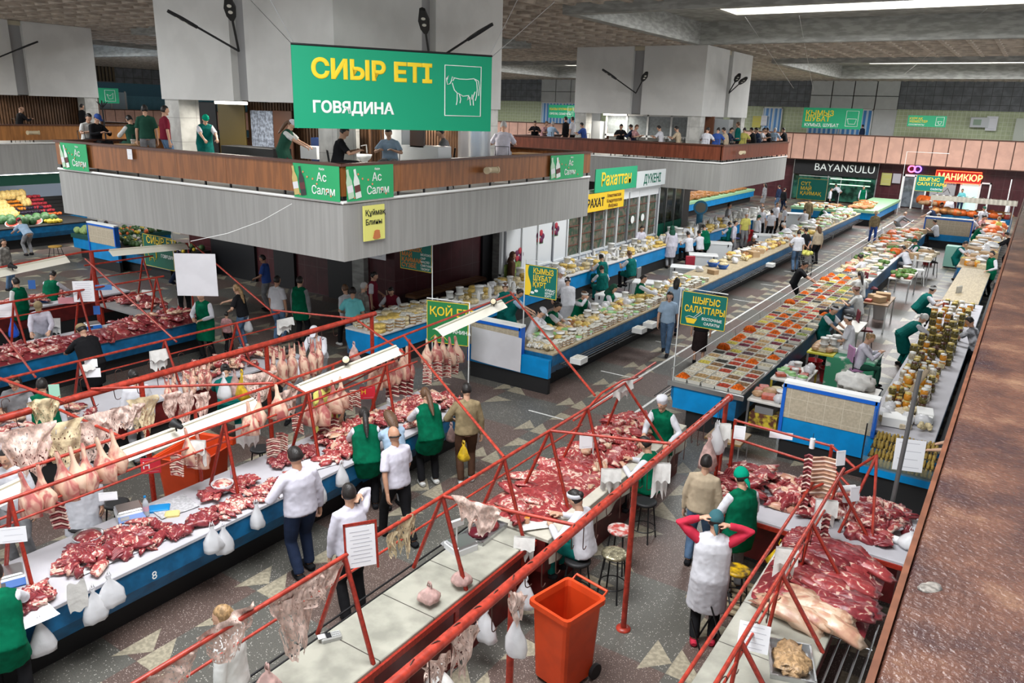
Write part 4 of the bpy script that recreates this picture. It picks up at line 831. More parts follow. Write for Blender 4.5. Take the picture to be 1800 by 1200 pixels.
r, L = polesign(Vector((-5.87, 15.58, 0)), .53, 'teal sign ШЫҒЫС САЛАТТАРЫ on a white pole by the salad counter', .98, .74, 2.09, [('ШЫҒЫС', -.26, .14, .19, YEL, .04, .8), ('САЛАТТАРЫ', -.42, -.06, .19, YEL, .04, .74), ('ВОСТОЧНЫЕ', -.02, -.20, .08, BW, .03, .85), ('САЛАТЫ', .03, -.30, .08, BW, .03)], pole=2.52)
b = B(); b.poly([L @ Vector(p) for p in ((-.38, -.20, .004), (-.34, -.31, .004), (-.18, -.31, .004), (-.12, -.20, .004))], L.to_3x3() @ Vector((0, 0, .004))); part('bowl_picture', b, YEL, r); outline(r, L, [[(-.38, -.19), (-.3, -.15), (-.2, -.17), (-.12, -.19)], [(-.2, -.17), (-.05, -.02)], [(-.16, -.18), (.0, -.04)]], BW, .006, 'noodle_picture')
r, L = polesign(Vector((-9.33, 14.8, 0)), .42, 'teal sign ҚЫМЫЗ ШҰБАТ ҚҰРТ on a pole behind the blank banner', .86, .72, 2.33, [('ҚЫМЫЗ', -.20, .18, .17, YEL, .03, .8), ('ШҰБАТ', -.20, .02, .17, YEL, .03, .8), ('ҚҰРТ', -.20, -.13, .17, YEL, .03, .8), ('КУМЫС', .13, -.19, .07, BW, .02), ('ШУБАТ', .13, -.26, .07, BW, .02), ('КУРТ', .13, -.33, .07, BW, .02)], pole=2.8)
b = B(); b.grid(lambda u, v: L @ Vector((-.43+u*(.14+.05*sin(v*6)), -.36+v*.72, .004)), 4, 12); part('sign_swirl', b, YEL, r); b = B(); [b.lathe([(.05, 0), (.05, .006)], 12, M=L @ TR(x, y, .005) @ Matrix.Diagonal((1, .6, 1, 1))) for x, y in ((-.2, -.27), (-.1, -.22))]; part('bowl_picture', b, BW, r)
p0 = P(779, 600, .9); 
r, L = polesign(Vector((-12.05, 14.8, 0)), -.53, 'teal sign СҮТ МАЙ ҚАЙМАҚ with orange letters under the mezzanine', 1.02, .80, 2.5, [('СҮТ', -.46, .22, .15, ORG, .03), ('ІРІМШІК', -.46, .08, .15, ORG, .03), ('МАЙ', -.46, -.06, .15, ORG, .03), ('ҚАЙМАҚ', -.46, -.20, .15, ORG, .03), ('СҮЗБЕ', -.46, -.34, .15, ORG, .03), ('МОЛОКО', .16, .0, .075, BW), ('СЫР', .16, -.09, .075, BW), ('МАСЛО', .16, -.18, .075, BW), ('СМЕТАНА', .16, -.27, .075, BW), ('ТВОРОГ', .16, -.36, .075, BW)], pole=2.95)
r, L = polesign(Vector((-9.75, 13.25, 0)), -.52, 'green sign ҚОЙ ЕТІ half hidden behind the strip light', 1.0, .95, 1.48, [('ҚОЙ ЕТІ', -.44, .16, .26, YEL, .02), ('БАРАНИНА', -.10, -.22, .12, BW)], m_=mat('sign_green2', (.02, .20, .06), .5), pole=2.0, x=(.97, .24, 0), face_=(.24, -.97, 0))
outline(r, L, [[(-.4, -.4), (-.3, -.3), (-.2, -.38), (-.1, -.3), (0, -.4)]], YEL, .006)
q = PX(312, 540, -19.6); r, L = polesign(Vector((-20.3, 13.2, 0)), -.75, 'green beef sign СИЫР ЕТІ with a yellow cow outline at left', 1.45, .95, 1.75, [('СИЫР ЕТІ', -.55, .22, .30, YEL, .01), ('ГОВЯДИНА', .12, -.14, .13, BW)], m_=mat('sign_green3', (.0, .10, .06), .5), pole=2.5)
outline(r, L, [[(-.66+.6*x, -.45+.62*y) for x, y in p] for p in cow(1)[:7]], YEL, .008)
r, L = polesign(P(1505, 310, 1) if 0 else Vector((PY(1465, 410, 44).x, 44, 0)), -1.4, 'small teal dairy sign near the far bakery stall', 1.5, 1.1, 2.5, [('СҮТ', -.6, .2, .25, YEL), ('МАЙ', -.6, -.05, .25, YEL), ('ҚАЙМАҚ', -.6, -.3, .25, YEL)], pole=3.2)
r, L = polesign(Vector((PY(1572, 400, 60).x, 60, 0)), 1.7, 'small teal sign ШЫҒЫС САЛАТТАРЫ before the far glass door', 1.7, 1.05, 2.2, [('ШЫҒЫС', -.7, .15, .32, YEL), ('САЛАТТАРЫ', -.75, -.15, .28, YEL), ('САЛАТЫ', .1, -.42, .16, BW)], pole=4.2); b = B(); b.tube([(0, 0, 0), (0, 0, 3)], .03, 6); single('thin_pole', b, WHT, 'thin white pole at the far right beside the canopy stall', 'pole', loc=(PY(1790, 320, 56).x-.35, 56, 0))
# shop signs
r, L = board('green and yellow confectionery sign Рахаттан above the white shop', frame(Vector((-13.45, 27.75, 3.64)), (0, 1, 0), NX_), 3.6, .86, GREENS, 'shop_sign'); lines(r, L, [('Рахаттан', -1.35, -.20, .66, YEL, .03, .92)])
r, L = board('yellow factory sign below the green shop sign', frame(Vector((-13.46, 26.9, 2.86)), (0, 1, 0), NX_), 3.2, .66, mat('shop_yellow', (.80, .52, .02), .5), 'shop_sign'); lines(r, L, [('РАХАТ', -1.5, -.16, .42, BLACK, .04), ('Алматинская', .1, .12, .19, mat('sign_brown', (.2, .08, .01), .5)), ('Кондитерская', .1, -.08, .19, MATS['sign_brown']), ('Фабрика', .25, -.27, .19, MATS['sign_brown'])])
r, L = board('white shop sign ДҮКЕНІ with green letters', frame(Vector((-13.45, 31.05, 3.5)), (0, 1, 0), NX_), 2.95, .66, mat('sign_pale', (.62, .66, .66), .5), 'shop_sign'); lines(r, L, [('ДҮКЕНІ', -.8, -.18, .5, mat('dark_green_text', (.0, .12, .07), .5), .03, .9)])
# far wall ground floor
r = thing('shop', 'dark glazed BAYANSULU shop front at the far end of the hall', 'shop', (-12.8, 64.9, 0)); b = B(); b.box(-3.2, 2.9, -.35, 0, 2.0, 3.1); part('fascia', b, BLACK, r); b = B(); b.box(-3.2, 2.9, -.2, 0, .1, 2.0); part('glass', b, mat('shop_green_glass', (.03, .12, .08), .1, var=.8, scale=2), r); b = B(); b.box(-.4, 2.5, -.26, -.22, 1.35, 1.42); b.box(-.4, 2.5, -.26, -.22, 1.75, 1.82); part('lit_shelf', b, mat('shelf_light', (.5, .8, .55), .4, emit=1.2), r); text('BAYANSULU', .78, frame(Vector((-1.7, -.37, 2.35)), (1, 0, 0), NY_), BW, r)
for xx in (-3.25, -.6, 2.85): b = B(); b.box(xx, xx+.08, -.3, -.2, 0, 3.1); part('mullion', b, STEEL, r)
NEON = mat('neon_red', (1, .06, .02), .4, emit=5); r = thing('neon_sign', 'glowing red neon sign МАНИКЮР above the salon door', 'sign', (-4.55, 64.7, 2.45)); b = B(); b.box(-1.5, 1.35, 0, .06, -.38, .42); part('back_plate', b, mat('neon_plate', (.25, .01, .01), .4, emit=.8), r); text('МАНИКЮР', .62, frame(Vector((-1.38, -.03, -.2)), (1, 0, 0), NY_), mat('neon_orange', (1, .28, .08), .4, emit=5), r, bold=.01, sx=.85)
b = B(); [b.tube([Vector(p) for p in q], .03, 5) for q in (((-1.5, -.04, -.38), (1.35, -.04, -.38), (1.35, -.04, .42), (-1.5, -.04, .42), (-1.5, -.04, -.38)),)]; part('neon_tube', b, NEON, r)
r = thing('neon_emblem', 'small pink and blue neon rings on the far dark wall', 'sign', PY(1608, 297, 64.7)); 
for k, c in enumerate(((1, .1, .25), (.2, .1, 1))): b = B(); b.tube([(k*.4-.2+.22*cos(a), 0, .22*sin(a)) for a in [2*pi*q/14 for q in range(14)]], .05, 6, closed=True); part('neon_ring', b, mat('neon_%d' % k, c, .4, emit=4), r)
d = struct('door_2', (lambda q: q.box(-8.1, -6.6, 64.9, 64.95, .1, 2.3))(B()), [mat('door_glass', (.16, .18, .2), .1, var=.5, scale=2)]); f_ = B(); [f_.box(*q) for q in ((-8.2, -8.05, 64.8, 64.95, 0, 2.45), (-7.4, -7.3, 64.8, 64.95, 0, 2.4), (-6.6, -6.5, 64.8, 64.95, 0, 2.4), (-8.2, -6.5, 64.8, 64.95, 2.3, 2.45))]; part('door_frame', f_, WHITE, d)
d = struct('door_3', (lambda q: q.box(-4.3, -3.2, 64.9, 64.95, .1, 2.1))(B()), [mat('door_bright', (.5, .75, .68), .3, emit=.5)]); f_ = B(); [f_.box(*q) for q in ((-4.4, -4.28, 64.8, 64.95, 0, 2.2), (-3.25, -3.1, 64.8, 64.95, 0, 2.2), (-2.6, -2.5, 64.8, 64.95, 0, 2.2), (-4.4, -2.5, 64.8, 64.95, 2.1, 2.2))]; part('door_frame', f_, WHITE, d)
r, L = board('grey salon board with cursive lettering beside the glowing doorway', frame(Vector((-5.45, 64.7, 1.55)), (1, 0, 0), NY_), 1.6, 1.1, mat('board_grey', (.35, .35, .36), .5)); lines(r, L, [('СПА САЛОНЫ', -.6, .35, .2, BLACK)]); outline(r, L, [[(-.5, -.1), (-.3, .2), (-.3, -.3), (-.1, .0), (.1, -.2), (.3, .1), (.5, -.25)]], BLACK, .02)
for (x, z, w_, h_, c, t_) in ((-9.3, 2.0, .7, .9, (.42, .40, .12), 'yellowish poster on the dark far wall'), (-8.6, 2.1, .55, .7, (.4, .38, .4), 'grey notice on the dark far wall by the glass door')): note(frame(Vector((x, 64.85, z)), (1, 0, 0), NY_), w_, h_, t_, lines=3, m_=mat('pst%d' % int(z*10), c, .5))
c = PY(1298, 214, 67.6); note(frame(PY(1330, 214, 67.6), (1, 0, 0), NY_), .7, .9, 'yellow notice on the green tiles beyond the farther mezzanine', lines=3, m_=mat('pst_y', (.62, .55, .1), .5)); note(frame(PY(1343, 212, 67.6), (1, 0, 0), NY_), .5, .8, 'white notice beside the yellow one on the green tiles', lines=3); note(frame(PY(1743, 217, 67.6), (1, 0, 0), NY_), .7, 1.0, 'calendar picture on the green tiles at far right', lines=2)
r = thing('air_conditioner', 'white wall unit on the green tiles at far right', 'air conditioner', PY(1722, 215, 67.5)); b = B(); b.bev(-.6, .6, 0, .3, -.35, .35, .03); part('casing', b, FRZ, r); b = B(); b.box(-.4, .1, -.02, .0, -.2, .2); part('grille', b, mat('grille_green', (.3, .4, .3), .5), r)
note(frame(PX(597, 478, -15.2), (1, .3, 0), (.3, -1, 0)) if 0 else frame(Vector((-16.3, 17.35, 2.0)), (1, 0, 0), NY_), .75, .85, 'black and white notice board on the core wall under the mezzanine', lines=7)
# ---- street-type lamps on the blocks
def arm_lamp(base, tip, label):
    base, tip = Vector(base), Vector(tip); r = thing('arm_lamp', label, 'lamp', base); d = tip-base; L_ = d.length; d.normalize()
    b = B(); b.tube([(0, 0, 0), d*L_*.62], .028, 6); part('arm', b, BLACK, r); M = frame(d*L_*.60, d, Vector((0, 0, -1))-d*d.dot(Vector((0, 0, -1)))); w_ = .13
    b = B(); b.poly([M @ Vector(p) for p in ((0, -.04, -.03), (L_*.08, -w_*.8, -.03), (L_*.22, -w_, -.03), (L_*.40, -w_*.5, -.02), (L_*.42, 0, -.02), (L_*.40, w_*.5, -.02), (L_*.22, w_, -.03), (L_*.08, w_*.8, -.03), (0, .04, -.03))], M.to_3x3() @ Vector((0, 0, .07))); part('lamp_head', b, BLACK, r)
    for k in (0, 1): b = B(); b.lathe([(.05, .0), (.05, .012)], 12, M=M @ TR(L_*(.16+.11*k), 0, .04)); part('led', b, mat('led_cream', (.7, .68, .6), .3), r)
arm_lamp((-16.45, 12.9, 7.2), PY(297, 19, 11.7), 'black arm lamp reaching left on the near block, left face'); arm_lamp((-16.45, 12.9, 7.2), PY(400, -6, 11.9), 'black arm lamp pointing up on the near block, left face'); arm_lamp((-13.25, 16.2, 7.1), PX(742, 16, -12.2), 'black arm lamp pointing up on the near block, right face'); arm_lamp((-13.25, 16.2, 7.1), PX(864, 42, -12.4), 'black arm lamp reaching right on the near block, right face')
arm_lamp((-16.2, 34.8, 7.0), PY(1060, 122, 33.6), 'black arm lamp reaching left on the farther block'); arm_lamp((-16.2, 34.8, 7.0), PY(1137, 127, 33.6), 'short black arm lamp beside it on the farther block'); arm_lamp((-12.9, 38.1, 7.2), PX(1300, 130, -12), 'upper of two arm lamps at the right face of the farther block'); arm_lamp((-12.9, 38.1, 7.15), PX(1312, 136, -11.6), 'lower of two arm lamps at the right face of the farther block'); arm_lamp(PX(-20, 108, -36.7), PX(65, 73, -36.0), 'black arm lamp on the far left block')
for i, (pa, pb) in enumerate(((PY(440, 0, 12.5), Vector((a0))), (PY(975, 3, 15.5), Vector((a1))), (PY(1310, 30, 28), PY(1395, 155, 50)), (PY(1405, 28, 28), PY(1430, 160, 50)), (PY(1735, 15, 30), PY(1590, 130, 50)))):
    b = B(); c = (pa+pb)/2; b.tube([pa-c, pb-c], .008, 4); single('suspension_wire', b, STEEL, ['thin wire running up from the left corner of the beef banner', 'thin wire running up from the right corner of the beef banner', 'leftmost thin wire hanging from the skylight well', 'second thin wire hanging from the skylight well', 'thin wire slanting down at the far right'][i], 'wire', loc=c)
b = B(); q = [PX(335, 424, -13), PX(400, 410, -12.5), PX(460, 388, -12), PX(513, 358, -11.25)]; b.tube([p-q[1] for p in q], .005, 5); single('white_cable', b, WHT, 'white cable from the rack up to the mezzanine slab', 'cable', loc=q[1])
# ---- near mezzanine café
slat = mat('brown_slats', (.13, .065, .032), .5)
def cafe(cx, cy, hw, tagn):
    b = B(); 
    for i in range(int(hw*2/.12)): b.box(cx-hw+i*.12, cx-hw+i*.12+.07, cy-hw+.32, cy-hw+.38, 4.14, 6.05); b.box(cx+hw-.38, cx+hw-.32, cy-hw+i*.12, cy-hw+i*.12+.07, 4.14, 6.05)
    b.box(cx-hw+.4, cx+hw-.4, cy-hw+.4, cy+hw-.4, 4.14, 6.05); struct('wall_cafe_'+tagn, b, [mat('slat_wall', (.12, .06, .03), .5, var=.3, scale=3)])
cafe(-16.5, 17.6, 2.7, 'near'); cafe(-40, 18.6, 2.8, 'left'); 
b = B(); b.box(-18.2, -13.7, 36.3, 40, 4.14, 6.05); struct('wall_cafe_back', b, [mat('cafe_white', (.5, .5, .48), .6, var=.1)])
YC = 15.2
def cb(name, px0, px1, py0, py1, Y, d, m_, label, cat, z0=None):
    a = PY(px0, py1, Y); c = PY(px1, py0, Y); zz = 4.16 if z0 is None else a.z; b = B(); b.bev(a.x, c.x, Y, Y+d, zz, max(c.z, zz+.1), .01); b.v = [(x-a.x, y-Y, z-zz) for x, y, z in b.v]; return single(name, b, m_, label, cat, loc=(a.x, Y, zz))
cb('brown_door', 388, 428, 183, 270, 14.9, .05, mat('olive_door', (.13, .09, .02), .5), 'olive brown door in the café wall behind the seller with a green scarf', 'door'); cb('grille_window', 444, 478, 195, 270, 14.88, .05, mat('grille_blue', (.35, .4, .5), .4, var=.6, scale=12), 'white barred window behind the café counter', 'window', 1); cb('dark_door', 355, 378, 180, 262, 14.9, .05, BLACK, 'black doorway beside the marble pillar of the café', 'door'); cb('brown_door', 482, 512, 195, 270, 14.9, .05, mat('red_brown_door', (.10, .04, .02), .5), 'red-brown door right of the barred window', 'door')
cb('cafe_counter', 390, 480, 262, 285, 13.6, .6, BLACK, 'dark café counter with boxes on the near mezzanine', 'counter'); cb('white_panel_wall', 568, 622, 222, 300, 14.5, .2, marb, 'white marble clad panel under the beef banner', 'panel'); cb('fridge', 676, 706, 222, 300, 14.4, .5, FRZ, 'tall white fridge under the beef banner', 'fridge'); cb('white_counter', 706, 770, 258, 300, 14.4, .5, FRZ, 'white service hatch counter under the beef banner', 'counter'); cb('blue_cabinet', 548, 570, 243, 300, 13.9, .4, mat('cab_navy', (.01, .04, .16), .4), 'dark blue cabinet on the near mezzanine', 'cabinet'); cb('microwave', 528, 556, 258, 278, 13.5, .3, FRZ, 'white appliance on the café counter', 'microwave', 1); cb('window_bars', 720, 745, 224, 258, 14.4, .05, mat('dark_pane', (.06, .03, .02), .3), 'dark window with white bars under the banner', 'window', 1); cb('blue_door', 826, 858, 228, 300, 18.0, .1, mat('door_blue_dull', (.02, .07, .13), .5), 'dull blue door at the right of the near café', 'door')
b = B(); b.grid(lambda u, v: (0+.06*sin(u*16), u*.9, 1.7*v), 30, 4); single('plastic_curtain', b, BAG, 'pale plastic curtain beside the dull blue door', 'curtain', loc=(PY(805, 240, 17.2).x, 17.2, 4.2), rz=-1.2)
r = thing('wash_basin', 'white wash basin on the café wall', 'basin', PY(640, 275, 14.3)); b = B(); b.lathe([(.05, -.14), (.16, -.05), (.2, .05), (.18, .05), (.12, 0)], 14, cap=False); part('basin', b, FRZ, r); b = B(); b.tube([(0, .1, -.75), (0, .05, -.1)], .05, 8); part('pedestal', b, FRZ, r)
r = thing('sink_tap', 'chrome tap above the wash basin', 'tap', PY(640, 262, 14.45)); b = B(); b.tube([(0, .1, -.1), (0, .08, .1), (0, -.1, .08)], .015, 6); part('spout', b, STEEL, r)
def mt_(x, y, label, w=.8): 
    r = thing('cafe_table', label, 'table', (x, y, 4.15)); b = B(); b.bev(-w/2, w/2, -.4, .4, .69, .72, .01); part('tabletop', b, mat('cafe_top', (.35, .2, .09), .4), r); b = B(); b.tube([(0, 0, 0), (0, 0, .7)], .03, 8); part('pedestal', b, DARK, r); b = B(); b.lathe([(.25, 0), (.25, .02)], 12); part('base', b, DARK, r)
for x, y, t_ in ((-20.3, 12.4, 'café table of the seated men at the left of the near railing'), (-12.2, 12.1, 'café table behind the corner poster'), (-12.2, 14.9, 'café table under the right part of the beef banner'), (-12.4, 19.5, 'café table before the grey-haired man')): mt_(x, y, t_)
# back mezzanine
cb('fridge', 1018, 1056, 213, 245, 35.6, .6, FRZ, 'white fridge block at the left of the farther mezzanine', 'fridge'); cb('fridge', 1252, 1282, 210, 247, 36.4, .6, mat('cooler_grey', (.35, .37, .38), .3), 'glass drinks cooler at the right of the farther mezzanine', 'fridge'); cb('brown_panel', 1222, 1256, 205, 250, 36.2, .1, mat('brown_wall', (.15, .06, .03), .5), 'brown panel between hatch and cooler on the farther mezzanine', 'panel')
r = thing('service_hatch', 'white framed kitchen hatch of the farther mezzanine café', 'hatch', (-18.2, 35.9, 4.9)); b = B(); b.box(.1, 4.4, 0, .1, .2, 1.1); part('glass', b, mat('hatch_grey', (.22, .24, .24), .2, var=.2), r); b = B(); [b.box(x, x+.08, -.06, .0, 0, 1.15) for x in (.0, 1.1, 2.2, 3.4, 4.35)]; b.box(0, 4.4, -.06, 0, .1, .2); b.box(0, 4.4, -.06, 0, 1.08, 1.15); part('hatch_frame', b, WHITE, r)
for i in range(5): mt_(-20+i*1.9, 34.0, 'table %s along the farther mezzanine railing' % ['first at left', 'second from left', 'in the middle', 'fourth from left', 'nearest the corner'][i])
# coat rack left, bench under the island, broom
r = thing('coat_rack', 'black coat stand near the far left mezzanine', 'coat rack', PX(140, 215, -33) ); r.location.z = 4.15; r.location.y = PX(140, 215, -34.9).y; b = B(); b.tube([(0, 0, 0), (0, 0, 1.8)], .03, 6); part('pole', b, BLACK, r)
for a in range(5): b = B(); b.tube([(0, 0, 1.5), (.22*cos(a*1.26), .22*sin(a*1.26), 1.75)], .015, 5); part('hook', b, BLACK, r)
r = thing('bench', 'long brown bench along the maroon wall under the mezzanine', 'bench', (-15.45, 17.9, 0)); b = B(); b.bev(-.22, .22, 0, 3.8, .38, .46, .02); b.grid(lambda u, v: (-.22+.44*u, 3.8*v, .462+.02*abs(sin(v*40))), 2, 60); part('seat', b, mat('bench_brown', (.16, .07, .03), .4), r); b = B(); b.box(-.18, .18, .1, .2, 0, .38); part('leg', b, BLACK, r); b = B(); b.box(-.18, .18, 3.6, 3.7, 0, .38); part('leg', b, BLACK, r)
r = thing('broom', 'straw broom leaning beside the woman in maroon', 'broom', P(688, 592, 0)); b = B(); b.tube([(0, 0, .4), (-.25, .1, 1.25)], .014, 6); part('stick', b, ply, r); b = B(); b.tube([(.05, 0, 0), (0, 0, .3), (-.01, 0, .45)], [.14, .07, .02], 10, side=(1, 0, 0), flat=1); part('bristles', b, mat('straw', (.40, .27, .12), .8), r)
# ---- foreground balcony handrail
RAILM = mat('worn_rail', (.17, .065, .04), .22, var=0, bump=0, spec=.6)
n, l = nodes(RAILM); bs_ = n['Principled BSDF']; t = n.new('ShaderNodeTexCoord'); z1 = n.new('ShaderNodeTexNoise'); z1.inputs['Scale'].default_value = 2.3; z1.inputs['Detail'].default_value = 9; z1.inputs['Roughness'].default_value = .65; l.new(t.outputs['Object'], z1.inputs[0])
rp = n.new('ShaderNodeValToRGB'); l.new(z1.outputs[0], rp.inputs[0]); e = rp.color_ramp.elements; e[0].position = .34; e[0].color = (.045, .022, .028, 1); e[1].position = .70; e[1].color = (.32, .18, .11, 1); q = e.new(.45); q.color = (.09, .04, .032, 1); q = e.new(.55); q.color = (.15, .066, .045, 1); l.new(rp.outputs[0], bs_.inputs['Base Color'])
z2 = n.new('ShaderNodeTexNoise'); z2.inputs['Scale'].default_value = 55; z2.inputs['Detail'].default_value = 6; l.new(t.outputs['Object'], z2.inputs[0]); bp = n.new('ShaderNodeBump'); bp.inputs['Strength'].default_value = .8; bp.inputs['Distance'].default_value = .012; l.new(z2.outputs[0], bp.inputs['Height']); l.new(bp.outputs[0], bs_.inputs['Normal'])
r = thing('balcony_handrail', 'wide worn brown varnished handrail in the right foreground', 'handrail', (0, 1, 4.8))
b = B(); b.bev(-.10, .62, -.6, 21, -.06, 0, .012); part('top_board', b, RAILM, r)
b = B(); b.box(-.115, -.098, -.6, 21, -.075, .004); part('edge_strip', b, mat('edge_brown', (.20, .075, .04), .4, var=.3, scale=10), r)
b = B(); b.box(.02, .06, -.6, 21, -1.1, -.06); part('panel', b, wood2, r)
p = P(1634, 1032, 4.8); b = B(); b.ball((0, 0, 0), (.022, .040, .003), 14, fn=lambda u: 1+.35*noise.noise(u*2.5)); o = single('paint_chip', b, mat('bare_chip', (.33, .30, .27), .3, var=.5, scale=60), 'small bare grey chip on the worn handrail', 'mark', loc=p, rz=-.5)
b = B(); b.box(.08, 8, -1, 24, 2.95, 3.65); struct('floor_gallery', b, [conc])
# ============================================================ THE PEOPLE
def D(**k): return k
WV = D(top='L white', over='V green'); TV = D(top='T white', over='V teal')
def mk(*ds, **k):
    o = {}
    for d in ds: o.update(d)
    o.update(k); return o
